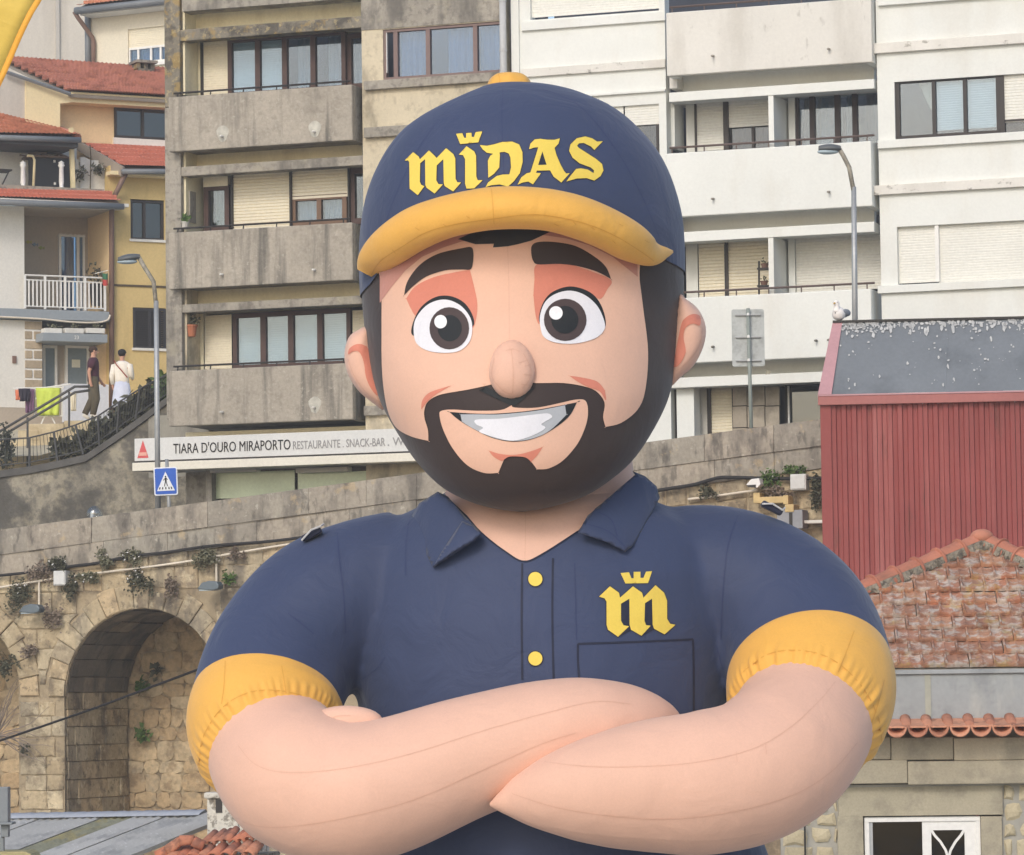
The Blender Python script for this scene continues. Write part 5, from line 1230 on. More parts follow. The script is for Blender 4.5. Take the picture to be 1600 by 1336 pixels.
# --- farthest: greige gable wall and the cream house with gutter
FG = Frame(60, 118.0, -10.0); g_ = FG.empty('house', label='tall blank greige house wall at the upper left corner', cat='house')
boxpart(FG, 'wall', g_, -60, 142, -90, 180, 0, 6, GREIGE); boxpart(FG, 'pilaster', g_, 87, 93, -90, 180, -.08, .0, mat('greige strip', S(188,182,172), var=.05))
FH = Frame(190, 108.0, 27.0); h_ = FH.empty('house', label='cream house with roller shutter window and brown downpipe behind the red roof', cat='house')
hole = FH.rect(200, 275, 42, 101, 0)
x0, x1, z0, z1 = FH.rect(140, 300, 16, 180, 0); ob('wall', wall_holes(x0, x1, z0, z1+1, [hole], 0, .3), mat('cream house wall', S(226,216,192), var=.04, vs=.6, bump=.1), h_)
ob('side_wall', MB().box(x0+.01, x0+.3, .3, 8, z0, z1+1), mat('grey side wall', S(186,180,170), var=.05), h_)
w_ = window(FH, h_, 202, 275, 72, 98, .1, [(.5,'curtC'),(.8,'lace'),(.6,'lace'),(.8,'lace')], fm=WHITEF, fw=.06, gm=GLB)
xa, xb, za, zb = FH.rect(200, 275, 42, 75, .06); ob('shutter', slats(MB(), xa, xb, za, zb, .06, .05, .008), SHUT, h_); boxpart(FH, 'window_sill', h_, 198, 275, 97, 102, -.08, .1, WHITEF)
q = [FH.pt(122, 8, -.5), FH.pt(270, -26, -.5)]; a = FH.pt(118, 17, -.7); b = FH.pt(280, -2, -.7)
ob('gutter', MB().tube([(a.x, -.7, a.z), (b.x, -.7, a.z)], .10, 10), GUT, h_, smooth=True)
tile_roof(FH, [(a.x+.6, 3, a.z+1.9), (b.x, 3, a.z+1.9), (b.x, -.65, a.z+.08), (a.x, -.65, a.z+.08)], 24, 12, TILEO, h_)
ob('soffit', MB().box(a.x+.1, b.x, -.62, 0, a.z-.12, a.z-.02), WHITEH, h_)
pp = [FH.pt(116, 18, -.7), FH.pt(122, 28, -.6), FH.pt(144, 58, -.1), FH.pt(146, 66, -.1), FH.pt(146, 130, -.1)]; ob('downpipe', MB().tube(pp, .065, 8), BROWNP, h_, smooth=True)
ob('corner_pipe', MB().tube([FH.pt(137, 22, -.05), FH.pt(138, 130, -.05)], .09, 8), GUT, h_, smooth=True)

# --- apricot/ochre house, three roofs
yh = FL.empty('house', label='ochre and apricot house with stepped red tiled roofs', cat='house')
UD = 1.3
fb('upper_wall', yh, 94, 300, 158, 262, UD+.5, UD+.8, APRI)
x0, x1, z0, z1 = FL.rect(42, 110, 118, 230, UD); ob('gable_wall', MB().prism([(FL.pt(p[0], p[1], UD).x, FL.pt(p[0], p[1], UD).z) for p in ((40,124),(111,150),(111,160),(94,162),(94,262),(40,262))], UD, UD+.45), PALEY, yh)
ob('gable_wall', MB().prism([(FL.pt(p[0], p[1], UD+.05).x, FL.pt(p[0], p[1], UD+.05).z) for p in ((-30,100),(8,112),(41,124),(41,262),(-30,262))], UD+.05, UD+.4), GREIGE, yh)
fb('eave_fascia', yh, 111, 300, 149, 165, UD, UD+.55, PALEY)
tile_roof(FL, [FL.pt(-10, 90, UD+4.2), FL.pt(300, 112, UD+4.2), FL.pt(300, 158, UD-.15), FL.pt(110, 147, UD-.15)], 44, 11, TILE, yh, step=.13, wave=.03)
ob('verge_trim', MB().tube([FL.pt(8, 112, UD-.1), FL.pt(110, 147, UD-.18)], .05, 6), GUT, yh)
rg2 = random.Random(3)
for i in range(11):
    u0 = 14+i*17.5; p0, p1 = FL.pt(u0, 93.5+(u0+10)*.071, UD+4.15), FL.pt(u0+18.5, 93.5+(u0+28)*.071, UD+4.15); ob('ridge_tile', MB().tube([p0, p1+Vector((0,0,.0))], [.14, .11], 8), TILE, yh, smooth=True)
c = FL.pt(224, 112, UD+3.3)
ch = ob('chimney', MB().box(c.x-.22, c.x+.22, UD+3.1, UD+3.5, c.z-.45, c.z+.05), CONCL, yh)
for dx in (-.2, 0, .2): ob('chimney_slot', MB().box(c.x+dx-.05, c.x+dx+.05, UD+3.1, UD+3.5, c.z+.05, c.z+.2), CONCL, ch)
ob('chimney_cap', MB().box(c.x-.3, c.x+.3, UD+3.0, UD+3.6, c.z+.2, c.z+.27), CONC, ch)
window(FL, yh, 179, 300, 169, 218, UD+.48, [(.55,'dark'),(1,'dark')], fm=DARKF, fw=.06, gm=GLD, dm=UD+.45)
fb('window_sill', yh, 178, 300, 218, 228, UD+.40, UD+.5, WHITEH)
# middle roof
tile_roof(FL, [FL.pt(122, 224, UD+.45), FL.pt(300, 232, UD+.45), FL.pt(300, 267, -.45), FL.pt(192, 264, -.45)], 26, 6, TILEF, yh, step=.10, wave=.025)
a, b = FL.pt(120, 226, UD+.3), FL.pt(192, 268, -.5); ob('barge_board', MB().beam(a, b, .06, .24), mat('weathered board', S(150,138,124), var=.15), yh)
ob('gutter', MB().tube([FL.pt(190, 268, -.55), FL.pt(300, 268, -.55)], .07, 8), GUT, yh, smooth=True)
ob('eave_board', MB().box(FL.pt(165, 280, 0).x, FL.pt(300, 280, 0).x, -.35, .0, FL.pt(200, 277, 0).z, FL.pt(200, 271, 0).z), PALEY, yh)
hy = [FL.rect(204, 257, 312, 376, 0), FL.rect(208, 259, 481, 546, 0)]
x0, x1, z0, z1 = FL.rect(172, 300, 262, 690, 0); ob('wall', wall_holes(x0, x1, z0, z1, hy, 0, .35), OCHRE, yh)
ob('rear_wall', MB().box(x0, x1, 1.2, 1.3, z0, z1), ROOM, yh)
window(FL, yh, 205, 257, 313, 375, .10, [(.7,'curtL'),(1,'dark')], fm=DARKF, fw=.06, gm=GLD, dm=0)
fb('window_sill', yh, 203, 260, 374, 378, -.05, .1, WHITEH); fb('window_sill', yh, 207, 262, 544, 548, -.05, .1, WHITEH)
fb('string_course', yh, 178, 300, 446, 449, -.03, .02, mat('dark string', S(92,78,60)))
x0, x1, z0, z1 = FL.rect(208, 259, 482, 545, -.02); mb = MB(); mb.box(x0, x1, -.04, .0, z0, z0+.06); mb.box(x0, x1, -.04, .0, z1-.06, z1); mb.box(x0, x0+.06, -.039, 0, z0+.06, z1-.06); mb.box(x1-.06, x1, -.039, 0, z0+.06, z1-.06); mb.box((x0+x1)/2-.04, (x0+x1)/2+.04, -.038, 0, z0+.06, z1-.06)
DKS = mat('dark louvre', S(58,56,58), rough=.5, var=.1); lv = ob('louvred_shutter', mb, DKS, yh)
for i in range(16):
    z = z0+.07+(z1-z0-.14)*i/16; mb = MB()
    mb.add([(x0+.06,-.005,z),(x1-.06,-.005,z),(x1-.06,-.03,z+.05),(x0+.06,-.03,z+.05)], [(0,1,2,3)]); ob('louvre', mb, DKS, lv)
ob('downpipe', MB().tube([FL.pt(197, 270, -.45), FL.pt(178, 308, -.12), FL.pt(174.5, 330, -.08), FL.pt(174.5, 655, -.08)], .065, 8), BROWNP, yh, smooth=True)
# --- white house with recessed balcony
wh = FL.empty('house', label='white house with recessed balcony, stone quoins and grey canopy at the left edge', cat='house')
BD = 1.55
x0 = FL.pt(-40, 400).x; xw = FL.pt(38, 400).x; xe = FL.pt(171, 400).x
zt_, zm, zs, zg = FL.pt(20, 322).z, FL.pt(20, 486).z, FL.pt(20, 500).z, FL.pt(20, 665).z
ob('wall', MB().box(x0, xw, 0, 5, zm, zt_), WHITEH, wh); ob('lower_wall', MB().box(x0, FL.pt(39, 560).x, 0, 5, zg+.45, zs), WHITEH, wh); ob('plinth', MB().box(x0, FL.pt(170, 660).x, .01, 5, zg-2, zg+.45), TAUPE, wh)
dh = [FL.rect(91, 133, 367, 500, BD)]
ob('balcony_back_wall', wall_holes(xw, xe+.3, zm, zt_, dh, BD, BD+.2), TAUPE, wh); ob('balcony_side_wall', MB().box(xe-.02, xe+.25, .02, BD, zm, zt_), APRI, wh)
ob('balcony_ceiling', MB().box(xw, xe, .0, BD, zt_-.02, zt_+.1), TAUPE, wh); ob('balcony_room', MB().box(xw, xe, BD+1.3, BD+1.4, zm, zt_), ROOM, wh)
window(FL, wh, 91, 133, 366, 492, BD+.05, [(1,'curtR'),(.28,'blind')], fm=WHITEF, fw=.07, gm=GLB)
fb('floor_slab', wh, -40, 171, 483.5, 499, -.18, BD, BLUEG, bevel=.01)
# three little painted fish on the balcony wall
for i, (u, v, cc) in enumerate(((44, 378, S(190,180,90)), (54, 382, S(120,140,160)), (64, 387, S(150,160,90)))):
    c = FL.pt(u, v, BD-.02); ob('wall_ornament', MB().prism([(c.x-.07, c.z), (c.x, c.z+.05), (c.x+.05, c.z), (c.x+.09, c.z+.04), (c.x+.09, c.z-.04), (c.x+.05, c.z-.005), (c.x, c.z-.05)], BD-.03, BD-.005), mat('ornament%d' % i, cc, bump=0), wh)
# upper roof and terrace
tile_roof(FL, [FL.pt(-60, 160, 1.6), FL.pt(100, 206, 1.6), FL.pt(124, 214, -.3), FL.pt(-60, 211, -.3)], 26, 7, TILEO, wh)
ob('hip_ridge', MB().tube([FL.pt(-30, 166, 1.5), FL.pt(95, 203, 1.4), FL.pt(122, 214, -.2)], .09, 8), TILE, wh, smooth=True)
ob('gutter', MB().tube([FL.pt(-40, 214, -.4), FL.pt(126, 219, -.4)], .075, 8), GUT, wh, smooth=True)
fb('terrace_wall', wh, -40, 120, 216, 300, 1.1, 1.3, WHITEH); fb('terrace_side', wh, 118, 165, 250, 300, .55, .7, WHITEH)
ob('terrace_gable', MB().prism([(FL.pt(p[0], p[1], .5).x, FL.pt(p[0], p[1], .5).z) for p in ((124,246),(130,246),(188,272),(166,275),(166,300),(124,300))], .42, .55), WHITEH, wh)
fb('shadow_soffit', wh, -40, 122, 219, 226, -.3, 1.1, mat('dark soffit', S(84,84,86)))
fb('terrace_kerb', wh, -40, 163, 291, 298, -.05, .25, CONC)
tile_roof(FL, [FL.pt(-40, 294, .0), FL.pt(168, 299, .0), FL.pt(189, 318, -.75), FL.pt(-40, 311, -.75)], 36, 3, TILEF, wh)
ob('gutter', MB().tube([FL.pt(-40, 314.5, -.82), FL.pt(193, 323, -.82)], .08, 8), GUT, wh, smooth=True)
ob('eave_soffit', MB().box(x0, xe+.25, -.75, .02, zt_+.01, zt_+.09), WHITEH, wh)
# balcony rail
rl = MB(); a, b = FL.pt(39, 490, -.1), FL.pt(164, 490, -.1); zr0, zr1 = FL.pt(100, 484, -.1).z, FL.pt(100, 432, -.1).z
br_ = wh
ob('balcony_rail', MB().tube([(a.x, -.1, zr1), (b.x, -.1, zr1)], .022, 6), WHITEF, wh); ob('balcony_rail', MB().tube([(a.x, -.1, zr1-.12), (b.x, -.1, zr1-.12)], .018, 6), WHITEF, wh); ob('balcony_rail', MB().tube([(a.x, -.1, zr0+.06), (b.x, -.1, zr0+.06)], .018, 6), WHITEF, wh)
for i in range(21):
    x = a.x+(b.x-a.x)*i/20; t = i % 5 == 0; ob('baluster', MB().box(x-(.03 if t else .018), x+(.03 if t else .018), -.115, -.085, zr0-(.0 if t else -.06), zr1-(0 if t else .12)), WHITEF, wh)
# ground storey: quoin stones, canopy, doors
zq0, zq1 = zg+.45, zs; xq0, xq1 = FL.pt(39, 580).x, FL.pt(66, 580).x; ob('quoin_mortar', MB().box(xq0, xq1, .005, .5, zq0, zq1), WHITEF, wh)
QU = mat('quoin stone', S(172,154,128), var=.12, vs=4, fine=.1, bump=.4, rnd=.08); n = 9
for i in range(n):
    za, zb = zq0+(zq1-zq0)*i/n+.025, zq0+(zq1-zq0)*(i+1)/n-.025
    cuts = [(0, 1)] if i % 2 == 0 else [(0, .42), (.52, 1)]
    for c0, c1 in cuts: ob('stone', MB().box(xq0+(xq1-xq0)*c0, xq0+(xq1-xq0)*c1, -.02, .1, za, zb), QU, wh, bevel=.012)
fb('recess_wall', wh, 66, 172, 499, 665, .55, .7, TAUPE)
fb('canopy', wh, 67, 168, 521, 534, -.55, .55, BLUEG, bevel=.01); text('house_number', '23', FL.pt(116, 530, -.55).x, -.56, FL.pt(119, 530, -.55).z, .09, WHITEF, wh)
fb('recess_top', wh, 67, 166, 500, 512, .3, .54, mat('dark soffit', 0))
DOORC = mat('blue grey door', S(122,134,138), rough=.5, var=.06)
for u0, u1 in ((66, 88), (101, 138)):
    x0_, x1_, z0_, z1_ = FL.rect(u0, u1, 540, 605 if u0 == 66 else 650, .5); d_ = ob('door', MB().box(x0_+.06, x1_-.06, .46, .5, z0_, z1_-.07), DOORC, wh)
    mb = MB(); mb.box(x0_, x0_+.06, .42, .54, z0_, z1_); mb.box(x1_-.06, x1_, .42, .54, z0_, z1_); mb.box(x0_+.06, x1_-.06, .421, .54, z1_-.07, z1_); ob('door_frame', mb, WHITEH, d_)
    if u0 == 101: c = FL.pt(119, 568, .44); ob('door_notice', MB().box(c.x-.11, c.x+.11, .45, .458, c.z-.10, c.z+.10), mat('notice paper', S(222,216,190), bump=0), d_)
c = FL.pt(22, 562, 0); ob('house_meter', MB().box(c.x-.05, c.x+.05, -.04, .0, c.z-.09, c.z+.09), BROWNP, wh)
fb('side_return', wh, 152, 172, 500, 665, .3, .54, APRI)
# white low wall in front of the doors
place(FL, boxpart(FL, 'garden_wall', None, 100, 170, 600, 660, -.75, -.60, mat('bluish white wall', S(206,208,214), var=.05), label='low bluish white garden wall behind the walking man', cat='wall'))
# path the people walk on, following the slope
PATHM = mat('path concrete', S(196,182,150), var=.08, vs=1, bump=.2)
mb = MB(); pl = [FR.pt(-60, 715, .6), FR.pt(60, 712, .6), FR.pt(140, 690, .6), FR.pt(270, 612, .6)]; pr = [FL.pt(-60, 672, 0), FL.pt(80, 664, 0), FL.pt(170, 655, 0), FL.pt(290, 620, 0)]
mb.grid([[FR.world(p) for p in pl], [FL.world(p)+Vector((0, .5, 0)) for p in pr]])
ob('path', mb, PATHM, kind='structure')
FS = Frame(100, 88.0, 0); SLABM = mat('step stone', S(206,188,150), var=.08, vs=3, bump=.25, stains=[(S(168,148,112), 2, .5, .7, .5)])
st = FS.empty('stone_steps', label='pale stone retaining steps behind the thin railing', cat='steps')
for i, (u0, u1, v0, v1) in enumerate(((-30,42,688,740), (28,60,672,688), (44,100,662,700), (60,152,668,712), (100,150,657,668), (42,90,700,738), (92,128,712,738))): x0_, x1_, z0_, z1_ = FS.rect(u0, u1, v0, v1, i*.02); ob('slab', MB().box(x0_, x1_, i*.02, 3, z0_, z1_), SLABM, st, bevel=.02)
# sloping handrail
HY = 87.0; hr_ = bpy.data.objects.new('handrail', None); COL.objects.link(hr_); tag(hr_, 'double sloping dark handrail in front of the laundry rack', 'handrail')
for dz in (0, .13): ob('rail', MB().tube([P(-10, 680+dz*70, HY), P(40, 650+dz*70, HY), P(117, 604+dz*70, HY), P(140, 604+dz*45, HY)], .03, 8), RAILM, hr_, smooth=True)
for u, v, v2 in ((43, 652, 735), (108, 612, 668)): ob('post', MB().tube([P(u, v, HY), P(u, v2, HY)], .025, 8), RAILM, hr_)
# laundry
LY = 90.0; CL = lambda n, c: mat(n, c, var=.08, vs=6, bump=.2, bs=10)
def cloth(name, u0, u1, v0, v1, col, lab, cat, taper=0, Yc=LY, par=None):
    n = 14; rows = []
    for j in range(9):
        t = j/8; row = []
        for i in range(n+1):
            s = i/n; u = u0+taper*t*(s-.5)*-1*(u1-u0)+(u1-u0)*s; p = P(u, v0+(v1-v0)*t, Yc); p.y += .05*math.sin(s*17+t*2)*t+.03*math.sin(s*7); row.append(p)
        rows.append(row)
    return ob(name, MB().grid(rows), CL(name+lab[:6], col), par, solid=.015, smooth=True, label=lab, cat=cat)
cloth('towel', 56, 94, 606, 649, S(196,214,76), 'lime green towel hanging on the drying rack', 'towel', .12)
cloth('purple_cloth', 39, 54, 608, 645, S(126,88,122), 'purple cloth hanging left of the lime towel', 'laundry', .1)
cloth('dark_garment', 29, 47, 607, 627, S(52,48,62), 'dark garment hanging over the purple cloth', 'laundry', .2, LY-.12)
cloth('orange_garment', 24, 32, 609, 625, S(232,132,96), 'orange garment at the left end of the rack', 'laundry', .1, LY-.06)
cloth('cream_cloth', 110, 119, 613, 642, S(226,216,190), 'cream cloth hanging beside the sloping handrail', 'laundry', .1)
rk = bpy.data.objects.new('drying_rack', None); COL.objects.link(rk); tag(rk, 'white folding drying rack carrying the lime green towel', 'drying rack')
for a, b in (((20,607),(100,605)), ((54,650),(97,650)), ((54,606),(54,650)), ((97,606),(97,650)), ((70,650),(62,668)), ((80,650),(88,666)), ((62,607),(110,600))): ob('rod', MB().tube([P(*a, LY+.1), P(*b, LY+.1)], .018, 6), WHITEF, rk)
# things on the balcony and terrace
def potplant(fr, u, v, d, ph, pw, lh, lab, pm, name='potted_plant', n=90, size=.12, kind=0):
    c = fr.pt(u, v, d); e = fr.empty(name, label=lab, cat='potted plant'); ob('pot', MB().lathe([(pw*.35, 0), (pw*.5, ph*.85), (pw*.56, ph*.86), (pw*.56, ph)], c, 14), pm, e, smooth=False)
    ob('foliage', leaves((c.x, c.y, c.z+ph+lh*.4), pw*.6, pw*.6, lh*.6, n, size, rg), LEAFM[kind], e); return e
TERR = mat('terracotta', S(190,112,76), var=.12, vs=6); DPOT = mat('dark pot', S(52,50,52))
potplant(FL, 150, 478, .25, .55, .34, .5, 'spiky plant in a tall dark pot on the balcony', DPOT)
e = potplant(FA, 299, 526, .25, .24, .24, .2, 'small cactus in a terracotta pot on the grey block wall', TERR, size=.07)
potplant(FA, 288, 356, .1, .12, .2, .16, 'green trailing plant on the second balcony parapet', WHITEG, size=.09, kind=3)
for i, (u0, u1, lab) in enumerate(((69, 96, 'left white planter box on the grey canopy'), (101, 130, 'middle white planter box on the grey canopy'), (134, 163, 'right white planter box on the grey canopy'))):
    e = FL.empty('planter_box', label=lab, cat='planter', group='planters on the canopy'); x0_, x1_, z0_, z1_ = FL.rect(u0, u1, 513, 521, -.4); ob('box', MB().box(x0_, x1_, -.45, -.15, z0_, z1_), WHITEH, e, bevel=.01)
    c = FL.pt((u0+u1)/2, 510, -.3); ob('foliage', leaves(c, .16, .1, .05, 26, .07, rg), LEAFM[1], e)
# flag
e = FL.empty('small_flag', label='small green and red flag hanging on the white balcony rail', cat='flag'); x0_, x1_, z0_, z1_ = FL.rect(160, 169, 426, 445, -.25)
for nm, zz0, zz1, cc in (('green_field', (z0_+z1_)/2, z1_, S(58,120,84)), ('red_field', z0_, (z0_+z1_)/2, S(206,70,64))):
    rows = [[(x0_+(x1_-x0_)*i/6, -.25+.02*math.sin(i*1.3), zz0+(zz1-zz0)*j/3-.03*math.sin(i/2)) for i in range(7)] for j in range(4)]; ob(nm, MB().grid(rows), mat('flag '+nm, cc, bump=0), e)
ob('flag_pole', MB().tube([(x0_-.15, -.12, z1_-.02), (x1_, -.25, z1_+.06)], .01, 5), WHITEF, e)
# terrace: cabinet, junk, balusters, post, plant
e = FL.empty('terrace_cabinet', label='black cabinet on the upper terrace of the white house', cat='cabinet'); x0_, x1_, z0_, z1_ = FL.rect(54, 112, 247, 297, .5)
ob('cabinet_body', MB().box(x0_, x1_, .5, 1.0, z0_, z1_), mat('black cabinet', S(58,60,64), rough=.5, var=.1), e, bevel=.015); ob('cabinet_top', MB().box(x0_-.15, x1_, .42, 1.05, z1_, z1_+.05), mat('old plank', S(120,100,84), var=.2), e)
for i, (u, v) in enumerate(((85, 252), (86, 287))): c = FL.pt(u, v, .48); ob('cabinet_knob', MB().lathe([(.03, -.03), (.03, .03)], c, 8), WHITEF, e)
for i in range(9):
    u, v = rg2.uniform(46, 100), rg2.uniform(232, 246); c = FL.pt(u, v, .6); L_ = rg2.uniform(.3, .7); a = rg2.uniform(-.35, .3)
    place(FL, ob('plank', MB().beam((c.x-L_/2, rg2.uniform(.5, .8), c.z-math.sin(a)*L_/2), (c.x+L_/2, rg2.uniform(.5, .8), c.z+math.sin(a)*L_/2), .10, .035), mat('scrap timber', [S(116,92,76), S(94,78,70), S(140,116,94)], var=.2), label='weathered scrap plank piled on the black terrace cabinet', cat='plank', group='scrap planks on the cabinet'))
for i, (u, lab) in enumerate(((36, 'left white turned baluster on the upper terrace'), (96, 'right white turned baluster in front of the black cabinet'))):
    c = FL.pt(u, 297, .05); h = FL.pt(u, 253, .05).z-c.z; place(FL, ob('baluster_post', MB().lathe([(.09, 0), (.09, .05), (.05, .09), (.065, h*.3), (.055, h*.8), (.09, h*.88), (.06, h*.93), (.08, h*.97), (.01, h+.03)], c, 12), WHITEF, smooth=True, label=lab, cat='baluster'))
c0, c1 = FL.pt(114, 298, .1), FL.pt(111, 200, .1); place(FL, ob('terrace_post', MB().beam(c0, c1, .1, .1), mat('cream post', S(226,210,160), var=.06), label='tall cream post at the right end of the terrace', cat='post'))
c0, c1 = FL.pt(52, 297, .05), FL.pt(54, 250, .05); place(FL, ob('bent_pipe', MB().tube([c0, c1, c1+Vector((-.05, 0, .1)), c1+Vector((-.2, 0, .1))], .035, 8), mat('cream post', 0), smooth=True, label='cream bent pipe beside the black terrace cabinet', cat='pipe'))
e = FL.empty('terrace_plant', label='thin young tree with drooping leaves against the white terrace wall', cat='plant'); c = FL.pt(141, 300, .3); ob('stem', MB().tube([c, c+Vector((.02, 0, .9)), c+Vector((0, 0, 1.2))], .015, 6), STEM, e)
for du, dv in ((-14, 268), (12, 262)): cc = FL.pt(141+du, dv, .3); ob('foliage', leaves(cc, .2, .15, .12, 60, .12, rg, .1), LEAFM[0], e)
e = FL.empty('folding_table', label='folding table with thin dark legs at the left of the terrace', cat='table'); c = FL.pt(2, 268, .3); ob('table_top', MB().box(c.x-.5, c.x+.22, .1, .6, c.z, c.z+.04), BLACKM, e)
ob('leg', MB().beam((c.x+.15, .15, c.z), (c.x-.15, .15, c.z-.6), .03, .03), BLACKM, e); ob('leg', MB().beam((c.x-.4, .15, c.z), (c.x-.1, .15, c.z-.6), .03, .03), BLACKM, e)
# cable under the slab
stp = [FL.pt(u, v, -.22) for u, v in ((-20,494),(60,498),(110,503),(150,504),(168,500),(172,492))]; place(FL, ob('cable', MB().tube([Vector(p) for p in bent([tuple(p) for p in stp], 5)], .025, 6), PIPEW, smooth=True, label='pale cable looped under the grey balcony slab', cat='cable'))

# ================================================================== the two walkers
def skinbody(name, verts, edges, radii, m, parent):
    me = bpy.data.meshes.new(name); me.from_pydata(verts, edges, []); o = bpy.data.objects.new(name, me); COL.objects.link(o); o.parent = parent; me.materials.append(m)
    md = o.modifiers.new('skin', 'SKIN'); md.use_smooth_shade = True
    for i, r_ in enumerate(radii):
        sv = me.skin_vertices[0].data[i]; sv.radius = (r_, r_) if not hasattr(r_, '__len__') else r_; sv.use_root = i == 0
    o.modifiers.new('sub', 'SUBSURF').levels = 2; o.modifiers['sub'].render_levels = 2; return o
PSK = mat('person skin', S(204,150,124), var=.05, bump=0)
def walker(lab, base, H, yaw, arms, legs, top_m, top_long, bottom, bot_m, shoe_m, hair_m, capm=None):
    e = bpy.data.objects.new('person', None); COL.objects.link(e); e.location = base; e.rotation_euler.z = yaw; tag(e, lab, 'person'); k = H/1.75
    V = [(0,0,.95),(0,0,1.12),(0,.0,1.36),(0,0,1.46),(0,-.01,1.53),(0,-.03,1.62),(0,-.02,1.70)]; E = [(i, i+1) for i in range(6)]; Rr = [(.15,.11),(.14,.10),(.17,.11),(.07,.07),(.055,.055),(.085,.095),(.075,.08)]
    for s in (-1, 1):
        sh, el, wr = arms[0 if s < 0 else 1]; n = len(V); V += [sh, el, wr]; E += [(2, n), (n, n+1), (n+1, n+2)]; Rr += [.06, .045, .03]
        d = (Vector(wr)-Vector(el)).normalized(); pm = Vector(wr)+d*.06; V.append(tuple(pm)); E.append((n+2, n+3)); Rr.append(.035)
        side = d.cross(Vector((1, 0, 0))); side = side.normalized() if side.length > .1 else Vector((0, 1, 0))
        for f_ in range(4): V.append(tuple(pm+d*(.07-.008*abs(f_-1.5))+side*(f_-1.5)*.018+Vector((0, -.01, 0)))); E.append((n+3, len(V)-1)); Rr.append(.009)
        V.append(tuple(Vector(wr)+d*.05+side*-.05)); E.append((n+2, len(V)-1)); Rr.append(.010)
        hp, kn, an, toe = legs[0 if s < 0 else 1]; n = len(V); V += [hp, kn, an, toe]; E += [(0, n), (n, n+1), (n+1, n+2), (n+2, n+3)]; Rr += [.085, .06, .04, .03]
    V = [tuple(Vector(v)*k) for v in V]; Rr = [(r_[0]*k, r_[1]*k) if hasattr(r_, '__len__') else r_*k for r_ in Rr]
    skinbody('body', V, E, Rr, PSK, e)
    def tub(name, pts, rad, m, n=14, sx=1):
        mb = MB(); mb.tube([Vector(p)*k for p in pts], [r_*k for r_ in rad], n); return ob(name, mb, m, e, smooth=True)
    def ring(name, rows, m):                # (z, rx, ry, cy)
        mb = MB(); g = []
        for z, rx, ry, cy in rows: g.append([Vector((rx*math.cos(t), cy+ry*math.sin(t)+.006*math.sin(t*7+z*9), z))*k for t in [2*math.pi*i/24 for i in range(25)]])
        return ob(name, mb.grid(g), m, e, smooth=True, solid=.01)
    t_ = ring('shirt', [(.90 if not top_long else .86,.185,.135,0),(1.05,.18,.13,0),(1.2,.19,.135,0),(1.36,.205,.13,0),(1.43,.17,.11,0),(1.47,.085,.08,0)], top_m)
    for i, (sh, el, wr) in enumerate(arms):
        s_, l_, w_ = Vector(sh), Vector(el), Vector(wr)
        tub('sleeve', [s_*.9+Vector((0,0,.13)), s_, s_.lerp(l_, .7)] if not top_long else [s_*.9+Vector((0,0,.13)), s_, l_, l_.lerp(w_, .9)], [.07,.085,.075] if not top_long else [.07,.085,.07,.05], top_m)
    if bottom == 'skirt': ring('skirt', [(.30,.27,.22,0),(.5,.25,.2,0),(.75,.215,.165,0),(.95,.175,.135,0)], bot_m)
    else:
        for hp, kn, an, toe in legs: tub('trouser_leg', [Vector((hp[0]*.8, hp[1], 1.0)), hp, kn, an], [.12,.125,.095,.075], bot_m)
    for hp, kn, an, toe in legs:
        a, b = Vector(an), Vector(toe); mb = MB(); mb.tube([(a+(a-b)*.35+Vector((0,0,-.03)))*k, (a+Vector((0,0,-.02)))*k, (a.lerp(b, .6)+Vector((0,0,-.015)))*k, (b+(b-a)*.15)*k], [.035*k, .055*k, .048*k, .025*k], 10); ob('shoe', mb, shoe_m, e, smooth=True)
    mb = MB(); mb.ell((0, .0, 1.665*k), .095*k, .108*k, .085*k, 16, 10); ob('hair', mb, hair_m, e, smooth=True)
    if capm:
        mb = MB(); mb.ell((0, -.01*k, 1.70*k), .105*k, .115*k, .08*k, 16, 8); c_ = ob('cap', mb, capm, e, smooth=True); mb = MB(); mb.lathe([(.09*k, 0), (.10*k, .012*k)], (0, -.12*k, 1.69*k), 14, .8, 1); ob('cap_peak', mb, capm, c_)
    # face
    for sx in (-1, 1): mb = MB(); mb.ell((sx*.032*k, -.118*k, 1.635*k), .010*k, .006*k, .008*k, 8, 5); ob('eye', mb, BLACKM, e)
    mb = MB(); mb.ell((0, -.135*k, 1.605*k), .014*k, .02*k, .022*k, 8, 6); ob('nose', mb, PSK, e)
    for sx in (-1, 1): mb = MB(); mb.ell((sx*.093*k, -.02*k, 1.62*k), .012*k, .022*k, .032*k, 8, 6); ob('ear', mb, PSK, e)
    return e
def ground_at(u, v, Y): return P(u, v, Y)
walker('walking man in maroon t-shirt and khaki trousers by the garden wall', P(146, 655, 90.0), 1.70, R(100),
       [((-.21,0,1.38),(-.25,.12,1.12),(-.24,.08,.88)), ((.21,0,1.38),(.26,-.06,1.12),(.25,-.22,.90))], [((-.09,0,.88),(-.10,-.06,.48),(-.10,.02,.10),(-.10,-.14,.04)), ((.09,0,.88),(.09,.02,.48),(.10,.20,.13),(.10,.10,.03))],
       mat('maroon shirt', S(82,42,58), var=.1), False, 'trousers', mat('khaki trousers', S(92,84,66), var=.15, vs=8), mat('white shoes', S(222,216,204)), mat('brown hair', S(74,54,44)))
